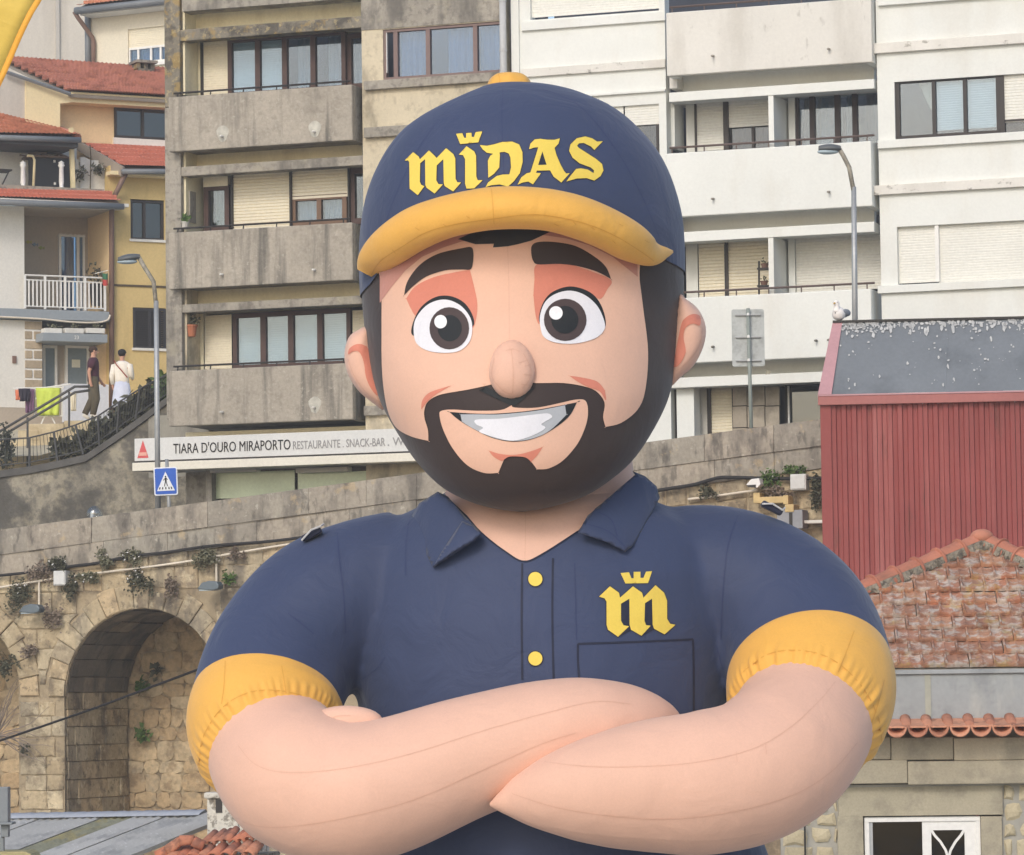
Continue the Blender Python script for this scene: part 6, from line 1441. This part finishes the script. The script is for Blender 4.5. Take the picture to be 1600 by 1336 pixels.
wm = walker('woman in white top, long pale skirt and dark cap carrying a shoulder strap', P(191, 655, 89.5), 1.60, R(165),
       [((-.20,0,1.36),(-.25,-.02,1.10),(-.20,-.20,1.05)), ((.20,0,1.36),(.25,.06,1.10),(.24,.02,.86))], [((-.08,0,.88),(-.08,-.05,.48),(-.08,.05,.09),(-.08,-.10,.04)), ((.08,0,.88),(.08,.02,.48),(.08,.08,.09),(.08,-.06,.04))],
       mat('white top', S(236,228,214), var=.04), True, 'skirt', mat('pale skirt', S(206,212,232), var=.05), mat('white shoes', 0), mat('black hair', S(40,34,34)), mat('dark cap', S(44,42,46)))
mb = MB(); mb.tube([(.17,.06,1.36),(.08,.15,1.25),(-.06,.155,1.1),(-.17,.10,.95)], .014, 6); ob('bag_strap', mb, mat('red strap', S(160,72,52), bump=0), wm)
# ================================================================== red shed on the right
FRS = Frame(1440, 60.0, 5.6)
rs = FRS.empty('shed', label='red corrugated metal shed with dark grey roof stained by gulls', cat='shed')
REDM = mat('red sheet metal', S(150,66,62), rough=.5, var=.12, vs=.6, fine=.04, bump=.35, bs=2.2, bd=.03, rnd=.06, stains=[(S(178,100,94), 2.4, .52, .74, .65, (1,1,.05)), (S(110,62,52), 5, .66, .8, .6, (1,1,.15)), (S(126,60,58), 1.2, .55, .75, .4, (1,1,.1))]); ROSE = mat('faded red trim', S(190,140,144), rough=.55, var=.06); REDT = mat('red trim', S(170,100,94), rough=.5, var=.06)
GREYR = mat('grey roof membrane', S(116,122,128), rough=.7, var=.08, vs=.8, fine=.05, bump=.1, stains=[(S(92,98,104), 1.2, .5, .75, .5)])
x0, x1 = FRS.pt(1283, 720).x, FRS.pt(1660, 720).x; zt = FRS.pt(1440, 629).z; zb = 0.0
ob('corner_trim', MB().box(x0, x0+.17, -.03, .1, zb, zt), REDM, rs, bevel=.01)
n = 5; pw = (x1-x0-.17)/n; rr = random.Random(5)
for i in range(n):                       # wall sheets with trapezoid ribs
    mb = MB(); xa = x0+.172+pw*i; pr = []; x = xa
    while x < xa+pw-.02:
        p_ = .158; pr += [(x, 0), (x+p_*.42, 0), (x+p_*.52, .035), (x+p_*.9, .035)]; x += p_
    pr = [(min(px, xa+pw-.004), py+rr.uniform(0, .004)-.006*(i % 2)) for px, py in pr]
    mb.grid([[(px, py, zb) for px, py in pr], [(px, py, zt) for px, py in pr]]); ob('wall_sheet', mb, REDM, rs)
ob('side_wall', MB().box(x0+.01, x0+.1, .1, 7, zb, zt), REDM, rs); ob('core', MB().box(x0+.1, x1, .3, 7, zb, zt), BLACKM, rs)
e0 = [FRS.pt(1278, 620.5, -.08), FRS.pt(1660, 611, -.08)]; ze = FRS.pt(1440, 616, -.08).z; zeb = FRS.pt(1440, 629, -.08).z; zr = FRS.pt(1440, 501.5, .75).z; xl_ = FRS.pt(1278, 622, -.08).x; xrg = FRS.pt(1301, 503, .75).x
ob('eave_fascia', MB().box(xl_, x1, -.10, -.02, zeb-.01, ze), REDT, rs, bevel=.008)
ob('eave_cap', MB().box(xl_, x1, -.11, .02, ze+.001, ze+.025), ROSE, rs)
def rp(t, x_l): return x_l
nsh = 4; tw = .20; s0 = (xl_+tw, xrg+tw*.75)
for i in range(nsh):
    fa, fb_ = i/nsh, (i+1)/nsh; L0 = s0[0]+(x1-s0[0])*fa; L1 = s0[0]+(x1-s0[0])*fb_; U0 = s0[1]+(x1-s0[1])*fa; U1 = s0[1]+(x1-s0[1])*fb_; o_ = .004*(i % 2)
    nx = 28; rows = []
    for j in range(13):
        t = j/12; rows.append([(L0+(L1-L0)*k/nx+((U0-L0)+((U1-U0)-(L1-L0))*k/nx)*t, -.06-o_+.81*t, ze+.026+o_+(zr-ze-.026)*t) for k in range(nx+1)])
    ob('roof_sheet', MB().grid(rows), GREYR, rs, smooth=True)
ob('barge_trim', MB().add([(xl_,-.10,ze+.03),(xl_+tw+.01,-.10,ze+.03),(xrg+tw*.75,.73,zr+.01),(xrg,.73,zr+.01),(xl_,.0,ze-.05),(xl_+tw,.0,ze-.05),(xrg+tw*.75,.83,zr-.06),(xrg,.83,zr-.06)], [(0,1,2,3),(4,7,6,5),(0,3,7,4),(1,5,6,2),(0,4,5,1),(3,2,6,7)]), ROSE, rs, fix=True)
ob('ridge_cap', MB().box(xrg, x1, .70, .95, zr, zr+.035), BLACKM, rs)
ob('rear_slope', MB().add([(xrg,.8,zr),(x1,.8,zr),(x1,7,zr-.6),(xrg,7,zr-.6)], [(0,1,2,3)]), GREYR, rs); ob('gable_end', MB().add([(xl_+.02,.0,ze),(xrg+.02,.78,zr-.01),(xrg+.02,7,zr-.6),(xl_+.02,7,ze)], [(0,1,2,3)]), ROSE, rs)
# gull droppings: splashes lying on the roof sheets
GUANO = mat('gull droppings', S(188,188,186), rough=.9, var=.12, vs=12, bump=0)
mb = MB(); dn = Vector((0, -(zr-ze), .81)).normalized()
def onroof(x, t): return Vector((x, -.075+.81*t, ze+.034+(zr-ze-.026)*t))+dn*.006
for i in range(440):
    band = rr.random() < .80; x = xrg+.1+(x1-xrg)*(rr.random()**(1.5 if band else 1)); t = 1-abs(rr.gauss(0, .075)) if band else rr.uniform(.05, .95)
    if t > .985 or t < .03 or x < s0[0]+(s0[1]-s0[0])*t+.02: continue
    s = rr.uniform(.006, .028)*(1.2 if band else .8); ln = rr.uniform(1, 3.2) if rr.random() < .4 else 1; k = 7; c = []
    for q in range(k): a = 2*math.pi*q/k; r_ = s*rr.uniform(.6, 1.2); c.append(onroof(x+math.cos(a)*r_, min(.99, max(.01, t+math.sin(a)*r_*ln/1.3))))
    mb.add(c, [tuple(range(k))])
o_ = ob('droppings', mb, GUANO, rs, fix=True); o_['kind'] = 'stuff'
# gull
ge = bpy.data.objects.new('gull', None); COL.objects.link(ge); gp = FRS.world(Vector((FRS.pt(1312, 503, .8).x, .8, zr+.035))); ge.location = gp; ge.scale = (1.15,)*3; ge.rotation_euler.z = R(58); tag(ge, 'white gull with grey wing resting on the ridge of the red shed', 'bird')
GW = mat('gull white', S(236,230,224), var=.03, bump=.05); GG = mat('gull grey', S(140,144,150), var=.08)
mb = MB(); rows = []
for x, z, rx, rz in ((-.125,.10,.01,.01),(-.11,.10,.055,.055),(-.06,.095,.085,.09),(0,.095,.09,.095),(.07,.10,.07,.065),(.13,.09,.045,.03),(.19,.075,.025,.012),(.21,.07,.004,.004)): rows.append([(x, math.cos(a)*rx, z+math.sin(a)*rz) for a in [2*math.pi*i/16 for i in range(17)]])
mb.grid(rows)
rows = []
for z, r_, x in ((.12,.062,-.075),(.17,.05,-.08),(.20,.042,-.085),(.225,.048,-.092),(.25,.045,-.095),(.27,.028,-.095),(.278,.004,-.095)): rows.append([(x+math.cos(a)*r_, math.sin(a)*r_*.9, z) for a in [2*math.pi*i/16 for i in range(17)]])
mb.grid(rows); ob('body', mb, GW, ge, smooth=True)
mb = MB(); mb.tube([(-.13,0,.235),(-.165,-.005,.228),(-.185,-.006,.218)], [.014,.010,.004], 8); ob('beak', mb, mat('gull beak', S(214,168,70), bump=0), ge)
for s in (-1, 1):
    mb = MB(); mb.ell((.07, s*.072, .115), .12, .025, .05, 14, 8); ob('wing', mb, GG, ge, smooth=True); mb = MB(); mb.ell((-.125, s*.032, .243), .006, .004, .006, 8, 5); ob('eye', mb, BLACKM, ge)
    mb = MB(); mb.tube([(0, s*.03, .03), (0, s*.03, 0)], .006, 5); ob('leg', mb, mat('gull beak', 0), ge)

# ================================================================== stone house with hipped tile roof, lower right
FT = Frame(1500, 47.0, 3.0)
sh = FT.empty('stone_house', label='granite house with lichened hip roof and rolled eave tiles at the lower right', cat='house')
OLDT = mat('lichened tiles', [S(182,124,92), S(168,118,92), S(190,136,102), S(160,116,94), S(184,116,82)], var=.12, vs=4, fine=.14, fs=22, bump=.5, bs=30, bd=.012, rnd=.10, stains=[(S(192,180,166), 6.5, .47, .66, .85), (S(116,78,62), 6, .56, .74, .6), (S(180,148,76), 3.6, .62, .78, .6)])
RIDT = mat('ridge tiles', [S(196,124,96), S(186,112,86), S(204,136,106)], var=.12, vs=3, fine=.08, bump=.3, stains=[(S(148,104,84), 2, .55, .75, .5)])
LIME = mat('ridge mortar', S(150,140,122), var=.25, vs=10, bump=.9, bs=22, bd=.05, stains=[(S(92,84,72), 9, .5, .62, .8)])
ea = FT.pt(1480, 1043, 0); pitch = R(33); pk = FT.pt(1534, 846, 0)
# the roof plane passes through the eave line; find where a pixel meets it
nl = Vector((0, -math.sin(pitch), math.cos(pitch)))
def on_roof(u, v, lift=0):
    r_ = ray(u, v); r_l = Vector((r_.dot(FT.ex), r_.dot(FT.ey), r_.z)); cl = CAM-FT.o; c_l = Vector((cl.dot(FT.ex), cl.dot(FT.ey), cl.z)); p0 = Vector((0, 0, ea.z))
    t = nl.dot(p0-c_l)/nl.dot(r_l); return c_l+r_l*t+nl*lift
up = Vector((0, math.cos(pitch), math.sin(pitch))); top_ = on_roof(1534, 850); hipL = on_roof(1290, 948); hipR = on_roof(1620, 886)
Ltot = (top_.y)/math.cos(pitch)
ncr = 10; cl_ = Ltot/ncr; tw_ = .287
# marseille tile: two shallow pans, a rolled edge and a lip
def tilemesh():
    prof = [(0,-.02),(.005,.034),(.05,.046),(.09,.036),(.12,.012),(.30,.004),(.44,.010),(.52,.020),(.60,.010),(.74,.004),(.90,.008),(.97,.014),(.985,-.02)]
    rows = []
    for t, lift in ((0, .052), (.02, .070), (.5, .040), (1.06, .004)):
        rows.append([(x*tw_*1.015, 0+t*cl_*math.cos(pitch)-math.sin(pitch)*(z+lift-.02), t*cl_*math.sin(pitch)+math.cos(pitch)*(z+lift-.02)) for x, z in prof])
    rows.insert(0, [(x*tw_*1.015, -math.sin(pitch)*(lift_), math.cos(pitch)*(lift_)) for (x, z), lift_ in zip(prof, [-.0]*len(prof))])
    return MB().grid(rows).mesh('tile')
TM = tilemesh(); TM.materials.append(OLDT)
def hipx(yy, side):                      # x limit of the roof at height fraction
    a, b = (hipL, top_) if side < 0 else (hipR, top_); t = (yy-a.y)/(b.y-a.y); return a.x+(b.x-a.x)*t
rt = random.Random(9)
for r_ in range(ncr):
    s = r_*cl_; y = s*math.cos(pitch); z = ea.z+s*math.sin(pitch); xa = FT.pt(1290, 1000).x + (r_ % 2)*tw_*.5
    ymid = (s+cl_*.5)*math.cos(pitch); lx = hipx(ymid, -1)-.05; rx = hipx(ymid, 1)+.05 if ymid > hipR.y else FT.pt(1640, 1000).x
    x = xa
    while x < rx:
        if x+tw_ > lx+.05 and x < rx-.1:
            o = bpy.data.objects.new('tile', TM); COL.objects.link(o); o.parent = sh; o.location = (x+rt.uniform(-.006, .006), y+rt.uniform(-.008, .008), z+rt.uniform(-.004, .006)); o.rotation_euler = (rt.uniform(-.012, .012), rt.uniform(-.015, .015), rt.uniform(-.012, .012))
        x += tw_
rb = MB().add([(FT.pt(1250,1000).x, 0, ea.z-.03), (FT.pt(1660,1000).x, 0, ea.z-.03), (FT.pt(1660,1000).x, hipR.y, hipR.z-.03), tuple(top_-nl*.03), (FT.pt(1250,1000).x, hipL.y, hipL.z-.03)], [(0,1,2,3,4)]); ob('roof_deck', rb, mat('roof boards', 0), sh)
def ridge(a, b, n):
    L_ = (b-a).length; d = (b-a).normalized(); side = d.cross(nl).normalized(); mm = MB()
    for i in range(n):
        p, q = a+d*(L_*i/n), a+d*(L_*(i+1)/n+.03); rows = []
        for t, r_ in ((0, .150), (.05, .165), (.10, .165), (.12, .135), (.95, .120), (1, .115)):
            c = p.lerp(q, t); rows.append([c+side*math.cos(g)*r_+nl*(math.sin(g)*r_*.95-.02) for g in [math.pi*(k-1)/10 for k in range(13)]])
        ob('ridge_tile', MB().grid(rows), RIDT, sh, smooth=False)
    rows = []
    for i in range(60):
        c = a+d*(L_*i/59)+Vector((0, -.02, 0)); w_ = .10+.05*rt.random(); rows.append([c-side*w_*1.15*(1 if side.z > 0 else -1)-nl*.02, c-side*.08*(1 if side.z > 0 else -1)+nl*.07])
    ob('mortar_bed', MB().grid(rows), LIME, sh)
ridge(top_+Vector((.02,0,.05)), hipL+(hipL-top_)*.25+nl*.03, 9); ridge(top_+Vector((0,0,.05)), hipR+(hipR-top_)*.3+nl*.03, 4)
mb = MB(); mb.ell(tuple(top_+Vector((0,-.03,.09))), .15, .16, .10, 14, 8); ob('ridge_end_tile', mb, RIDT, sh, smooth=True)
ob('rear_slope', MB().add([tuple(hipL), tuple(top_), tuple(hipR), (hipR.x, top_.y+3, hipR.z-.8), (hipL.x, top_.y+3, hipL.z-.8)], [(0,1,2,3,4)]), TILE, sh)
# zinc parapet band
ZINC = mat('grey render band', S(156,160,160), rough=.8, var=.08, vs=1.5, fine=.04, bump=.1, stains=[(S(186,186,176), 1.8, .55, .72, .5, (1,1,.3)), (S(128,132,134), 2.4, .52, .72, .5)])
xa, xb = FT.pt(1330, 1090, -.05).x, FT.pt(1660, 1090, -.05).x; zA = FT.pt(1480, 1045.5, -.05).z; zB = FT.pt(1480, 1125, -.05).z
xj = FT.pt(1450, 1090, -.05).x
ob('band_panel', MB().box(xa, xj-.004, -.05, .3, zB, zA-.06), ZINC, sh, bevel=.004); ob('band_panel', MB().box(xj+.004, xb, -.05, .3, zB, zA-.06), ZINC, sh, bevel=.004)
ob('cover_strip', MB().box(xj-.035, xj+.035, -.06, -.049, zB+.002, zA-.062), mat('band strip', S(166,166,150), var=.08), sh)
ob('band_cap', MB().box(xa, xb, -.09, .32, zA-.058, zA-.005), ZINC, sh, bevel=.008)
# rolled eave tiles: pans and covers alternating
EAVE = mat('eave tiles', [S(196,128,96), S(182,116,88), S(206,142,108)], var=.12, vs=4, fine=.08, bump=.3, rnd=.08, stains=[(S(132,88,72), 4, .56, .7, .6)])
zE = FT.pt(1480, 1136, -.55).z; pe = .250; x = FT.pt(1335, 1140, -.5).x; rise = .16
def eave(name, cx, conc, r_, y0, zoff):
    rows = []
    for t in (0, 1):
        row = []
        for k in range(11):
            a = math.pi*k/10; sx = math.cos(a)*r_*(1-.06*t); sz = math.sin(a)*r_*(1.0 if conc else .75)*(-1 if conc else 1); row.append((cx+sx, y0+t*.6, zE+zoff+sz+t*rise))
        rows.append(row)
    return ob(name, MB().grid(rows), EAVE, sh, solid=.022, smooth=True)
i = 0
while x < FT.pt(1640, 1140, -.5).x:
    eave('eave_pan_tile', x, True, .112, -.60+rt.uniform(-.01, .01), .0); eave('eave_cover_tile', x+pe/2, False, .055, -.50+rt.uniform(-.01, .01), -.015); x += pe
ob('eave_strip', MB().add([(xa,-.56,zE+.015),(xb,-.56,zE+.015),(xb,-.05,zB+.02),(xa,-.05,zB+.02),(xa,-.56,zE-.005),(xb,-.56,zE-.005),(xb,-.05,zB-.02),(xa,-.05,zB-.02)], [(0,1,2,3),(0,4,5,1),(7,6,5,4)]), EAVE, sh)
# granite wall: cornice courses, lintel, jambs, window
GRAN = mat('granite blocks', [S(176,166,140), S(166,156,132), S(184,172,146)], var=.09, vs=2, fine=.08, fs=40, bump=.35, bs=60, bd=.008, rnd=.05, stains=[(S(138,130,112), 2.4, .54, .74, .55)])
GRAN2 = mat('granite rubble', [S(186,172,138), S(196,182,148), S(172,160,130)], var=.10, vs=2, fine=.08, fs=40, bump=.5, bs=30, bd=.015, rnd=.06); GROUT = mat('grey pointing', S(162,158,146), var=.10, vs=4, bump=.4)
def gb_(name, u0, u1, v0, v1, d0, d1, m, bev=.012): return boxpart(FT, name, sh, u0, u1, v0, v1, d0, d1, m, bevel=bev)
for u0, u1 in ((1250, 1391.5), (1392.5, 1489.5), (1490.5, 1640)): gb_('cornice_block', u0, u1, 1152, 1187.6, -.14, .2, GRAN)
for u0, u1 in ((1250, 1418), (1418.6, 1640)): gb_('cornice_block', u0, u1, 1188.4, 1225, -.19, .2, GRAN)
for u0, u1, v0, v1 in ((1310, 1567, 1226, 1274.5), (1310, 1350, 1275.5, 1420), (1534, 1567, 1275.5, 1420)): gb_('window_surround', u0, u1, v0, v1, -.04, .3, GRAN, .006)
ob('wall_core', wall_holes(FT.pt(1230, 1200, .25).x, FT.pt(1660, 1200, .25).x, 0, FT.pt(1480, 1050, .25).z, [FT.rect(1351, 1533.5, 1275, 1420, .0)[:2]+(-1, FT.rect(1351, 1533.5, 1275, 1420, .0)[3])], .205, .40), GROUT, sh)
gb_('shaded_joint', 1308, 1569, 1225, 1229, -.045, .2, GROUT, .002)
x0_, x1_, z0_, z1_ = FT.rect(1220, 1311, 1226, 1420, .02); ob('pointing', MB().box(x0_, x1_, .01, .3, z0_-2, z1_), GROUT, sh); x2_, x3_, _, _ = FT.rect(1566, 1660, 1226, 1420, .02); ob('pointing', MB().box(x2_, x3_, .01, .3, z0_-2, z1_), GROUT, sh)
for (xa_, xb_) in ((x0_, x1_), (x2_, x3_)):
    z = z0_
    while z < z1_-.03:
        h = min(rt.uniform(.16, .30), z1_-z); x = xa_
        while x < xb_-.05:
            w2 = min(rt.uniform(.14, .42), xb_-x); j = lambda s=.03: rt.uniform(-s, s)
            poly = [(x+j()+.02, z+j()), (x+w2/2, z-.01+j()), (x+w2+j()-.02, z+j()), (x+w2, z+h/2), (x+w2+j()-.02, z+h+j()), (x+w2/2, z+h+.01), (x+j()+.02, z+h+j()), (x, z+h/2)]
            poly = [(min(max(px, xa_+.005), xb_-.005), min(max(pz, z0_), z1_-.01)) for px, pz in poly]
            ob('stone', stone(MB(), poly, -.025, .05, .02, .035, .0, rt), GRAN2, sh); x += w2
        z += h
place(FT, ob('cable', MB().tube([FT.pt(1257.5, 1290, -.08), FT.pt(1259, 1420, -.08)], .012, 6), CABLE, label='thin black cable down the granite wall left of the white window', cat='cable'))
ob('dark_room', MB().box(FT.pt(1350, 1300).x, FT.pt(1534, 1300).x, .9, 1.0, z0_-2, z1_), mat('black room', S(34,34,40), bump=0), sh)
x0_, x1_, z0_, z1_ = FT.rect(1351.5, 1533, 1276, 1420, .02); fw = .06; mb = MB(); mb.box(x0_, x1_, -.0, .12, z1_-fw, z1_); mb.box(x0_, x0_+fw, .001, .12, z0_, z1_-fw); mb.box(x1_-fw, x1_, .001, .12, z0_, z1_-fw)
wf = ob('window', mb, WHITEF, sh, bevel=.006); xm = FT.pt(1441, 1300, .02).x; ob('pane', MB().box(x0_+.10, xm, .06, .065, z0_, z1_-fw), glass('black glass', (.16, .18, .22), .035), wf); ob('sash', MB().box(x0_+fw, x0_+.10, .02, .09, z0_, z1_-fw-.005), mat('grey sash', S(176,178,178)), wf)
hx0, hx1, hz = FT.pt(1455, 1300, .02).x, FT.pt(1507, 1300, .02).x, FT.pt(1480, 1297, .02).z
ob('shutter_leaf', wall_holes(xm, x1_-fw, z0_, z1_-fw, [(hx0, hx1, z0_-1, hz)], .02, .07), WHITEF, wf, bevel=.004)
ob('shutter_pane', MB().box(hx0-.02, hx1+.02, .05, .055, z0_, hz+.02), glass('black glass', 0), wf); hm = (hx0+hx1)/2; hw_ = (hx1-hx0)/2
for s in (-1, 1):
    q = [Vector((hm+s*hw_*.98, .04, hz-.0)), Vector((hm+s*hw_*.80, .04, hz-.06)), Vector((hm+s*hw_*.45, .04, hz-.14)), Vector((hm+s*hw_*.15, .04, hz-.24)), Vector((hm, .04, hz-.34)), Vector((hm-s*hw_*.1, .04, hz-.5))]
    mb = MB()
    for a, b in zip(q[:-1], q[1:]): mb.beam(a, b, .03, .035, Vector((0,1,0)))
    ob('curved_muntin', mb, WHITEF, wf)

# ================================================================== lower left roofs
FC = Frame(160, 60.0, 30.0); cs = FC.empty('metal_roof_shed', label='low shed with grey corrugated metal roof at the lower left', cat='shed')
GALV = mat('galvanised sheet', S(186,185,180), rough=.75, var=.08, vs=1, fine=.04, bump=.05, rnd=.05, metallic=0, stains=[(S(206,206,204), 14, .68, .74, .7), (S(128,130,132), 1.5, .52, .72, .5)]); MOSS = mat('mossy sheet', S(146,146,122), rough=.9, var=.15, vs=2, fine=.1, bump=.3, stains=[(S(166,150,92), 1.6, .52, .68, .6), (S(112,112,96), 3, .5, .7, .5)])
p0, p1 = FC.pt(-20, 1281, 0), FC.pt(322, 1275, 0); L_ = p1.x-p0.x; zr0, zr1 = p0.z, p1.z; npan = 7; sl = 3.2; dr = .62
for i in range(npan+1):
    xa, xb = p0.x+L_*i/npan, p0.x+L_*(i+1)/npan; per = int((xb-xa)/.13); rows = [[], []]
    for k in range(per*4+1):
        x = xa+(xb-xa)*k/(per*4)-.002*k/(per*4); zz = zr0+(zr1-zr0)*(x-p0.x)/L_+.042*math.cos(2*math.pi*k/4)+(.014 if i % 2 else 0); rows[0].append((x, .02, zz)); rows[1].append((x, -sl, zz-dr))
    ob('roof_sheet', MB().grid(rows), MOSS if i == 4 else GALV, cs)
mb = MB(); rows = [[], [], [], []]
for k in range(50):
    x = p0.x+(L_)*k/49; z = zr0+(zr1-zr0)*(x-p0.x)/L_; w_ = .004*math.sin(k*2.1); rows[0].append((x, .12, z-.02)); rows[1].append((x, .0, z+.10+w_)); rows[2].append((x, -.14, z+.055+w_)); rows[3].append((x, -.20, z+.02+.5*w_))
ob('ridge_flashing', mb.grid(rows), mat('ridge metal', S(186,188,192), rough=.5, var=.08, vs=4, metallic=.2), cs, smooth=True)
ob('shed_wall', MB().box(p0.x, p1.x+1, -sl+.2, -.1, 0, min(zr0, zr1)-dr-.1), GREIGE, cs)
# whitewashed pier, old tiles
FP_ = Frame(345, 57.0, 10.0); pr_ = FP_.empty('chimney_stack', label='flaking whitewashed chimney stack beside the elbow at lower left', cat='chimney'); FLK = mat('flaking whitewash', S(206,200,186), var=.12, vs=4, bump=.6, bs=14, bd=.03, stains=[(S(128,116,98), 4.5, .50, .62, .85), (S(98,88,76), 9, .58, .68, .7)])
for nm, (u0, u1, v0, v1), d0, d1 in (('stack', (323,372,1246,1336), 0, .7), ('stack_cap', (318,352,1238,1248), -.05, .4), ('stack_side', (338,400,1270,1340), .06, .9)):
    x0_, x1_, z0_, z1_ = FP_.rect(u0, u1, v0, v1, d0); ob(nm, MB().box(x0_, x1_, d0, d1, z0_-(1 if nm != 'stack_cap' else 0), z1_), FLK, pr_, bevel=.03)
x0_, x1_, z0_, z1_ = FP_.rect(337, 347, 1249, 1270, -.01); ob('flue_opening', MB().box(x0_, x1_, -.012, .05, z0_, z1_), BLACKM, pr_)
FO = Frame(320, 52.0, 8.0); tr_ = FO.empty('tile_verge', label='broken row of old orange roof tiles under the left elbow', cat='roof'); OT = mat('old orange tiles', [S(198,118,84), S(182,104,76), S(206,134,98), S(160,100,78)], var=.15, vs=5, fine=.1, bump=.4, stains=[(S(120,84,70), 4, .54, .68, .6)])
def barrel(p, q, r0, r1, nrm):
    d = (q-p).normalized(); sd = d.cross(nrm).normalized(); nn = sd.cross(d); rows = []
    for t, r_ in ((0, r0), (.5, (r0+r1)/2), (1, r1)): rows.append([p.lerp(q, t)+sd*math.cos(g)*r_+nn*math.sin(g)*r_ for g in [math.pi*k/8 for k in range(9)]])
    return ob('tile', MB().grid(rows), OT, tr_, solid=.014, smooth=True)
RN = Vector((0, -.55, .83)); rq = random.Random(4)
for i in range(9):                       # upper row, tiles running up the slope
    p = FO.pt(318+i*11.5+rq.uniform(-1, 1), 1322-i*1.2+rq.uniform(-1.5, 1.5), -.15); barrel(p, p+Vector((.10+rq.uniform(-.03, .03), .34, .16+rq.uniform(-.01, .01))), .056, .046, RN)
for i in range(8):                       # lower row, nearer
    p = FO.pt(262+i*18+rq.uniform(-2, 2), 1346-i*1.0+rq.uniform(-2, 2), -.45); barrel(p, p+Vector((.10+rq.uniform(-.05, .05), .36, .15)), .085, .07, RN)
for (u0, v0, u1, v1) in ((246,1340,266,1328), (262,1331,284,1315), (281,1316,304,1314), (301,1316,318,1324)): barrel(FO.pt(u0, v0, -.3), FO.pt(u1, v1, -.28), .085, .075, RN)
x0_, x1_, z0_, z1_ = FO.rect(250, 420, 1334, 1400, .25); ob('tile_bed', MB().box(x0_, x1_, .1, 1.0, z0_-4, z1_), LIME, tr_)
# grey vent post at the left edge
FV = Frame(8, 48.0, 0); vp = FV.empty('vent_post', label='grey rectangular metal vent post at the lower left edge', cat='vent'); VM = mat('vent metal', S(124,130,134), rough=.5, var=.10, metallic=.2)
for nm, (u0, u1, v0, v1), d0, d1 in (('vent_box', (-8,12.5,1230,1285), 0, .25), ('vent_flange', (-10,19,1285,1289), -.06, .3), ('vent_neck', (1,13,1289,1308), .04, .2), ('post', (-1,6,1308,1400), .07, .17)):
    x0_, x1_, z0_, z1_ = FV.rect(u0, u1, v0, v1, d0); ob(nm, MB().box(x0_, x1_, d0, d1, z0_-(4.5 if nm == 'post' else 0), z1_), VM, vp, bevel=.008)
x0_, x1_, z0_, z1_ = FV.rect(-30, 55, 1331, 1345, -.3); place(FV, ob('mossy_ledge', MB().prism([(x0_, z0_), (x1_, z0_), (x1_-.06, z1_-.03), (x1_-.12, z1_), (x0_, z1_)], -.3, .5), mat('moss stone', S(170,158,110), var=.2, vs=8, bump=.6), label='yellowish mossy ledge in the bottom left corner', cat='ledge'))
# overhead cable
q = [P(-20, 1164, 45), P(60, 1137, 44.3), P(150, 1106, 43.6), P(230, 1076, 43), P(310, 1046, 42.4), P(420, 1003, 41.5)]; ob('overhead_cable', MB().tube(q, .014, 6), CABLE, label='taut black overhead cable crossing in front of the arch', cat='cable')
# feather banner at the upper left corner
bn = bpy.data.objects.new('feather_banner', None); COL.objects.link(bn); bn.location = (P(0, 60, 16).x-.35, 16, 0); tag(bn, 'yellow feather banner with orange edge at the top left corner', 'banner'); bo = Vector(bn.location)
BANY = fabric('banner yellow', (.66, .47, .10)); BANO = fabric('banner orange', (.82, .40, .06)); ed = [(80,-35),(64,0),(52,24),(27,75),(0,134),(-30,195)]
def strip(off0, off1):
    rows = [[], []]
    for i, (u, v) in enumerate(bent(ed, 6)):
        for r_, o_ in zip(rows, (off0, off1)): r_.append(P(u-o_, v, 16)+Vector((0, .015*math.sin(i*.35+o_*.03), 0))-bo)
    return rows
ob('banner_edge', MB().grid(strip(0, 10)), BANO, bn, solid=.004, smooth=True)
rows = [strip(10+i*18, 0)[0] for i in range(12)]; ob('banner_field', MB().grid(rows), BANY, bn, solid=.004, smooth=True)
ob('banner_pole', MB().tube([Vector((-.35, 0, 0)), Vector((-.35, 0, 5)), P(-160, -60, 16)-bo, P(0, -140, 16)-bo, P(70, -60, 16)-bo], .02, 8), STEEL, bn)
# flower stand on the white block balcony
fs_ = FA.empty('plant_stand', label='dark wire plant stand with small pots on the white block balcony', cat='plant stand')
for u in (1186, 1203): a, b = FA.pt(u, 468, .2), FA.pt(u, 408, .2); ob('upright', MB().tube([a, b], .02, 6), BLACKM, fs_)
for v in (421, 448): a, b = FA.pt(1186, v, .2), FA.pt(1203, v-1, .2); ob('shelf', MB().box(a.x, b.x, .05, .3, a.z-.015, a.z+.015), BLACKM, fs_)
for i, (u, v, lab) in enumerate(((1195, 420, 'small brown pot on the upper shelf of the wire plant stand'), (1194, 447, 'small brown pot on the lower shelf of the wire plant stand'))): potplant(FA, u, v, .17, .10, .15, .08, lab, mat('brown pot', S(122,88,74)), n=20, size=.05)

# ================================================================== thin river haze filling the air
hz = bpy.data.materials.new('haze'); hz.use_nodes = True; N, L = hz.node_tree.nodes, hz.node_tree.links; N.remove(N['Principled BSDF'])
pv = N.new('ShaderNodeVolumePrincipled'); pv.inputs['Color'].default_value = (.93, .92, .90, 1); pv.inputs['Density'].default_value = .0011; pv.inputs['Anisotropy'].default_value = 0
L.new(pv.outputs[0], N['Material Output'].inputs['Volume'])
ob('haze', MB().box(-405, 405, -65, 905, -2.5, 45), hz, kind='stuff')
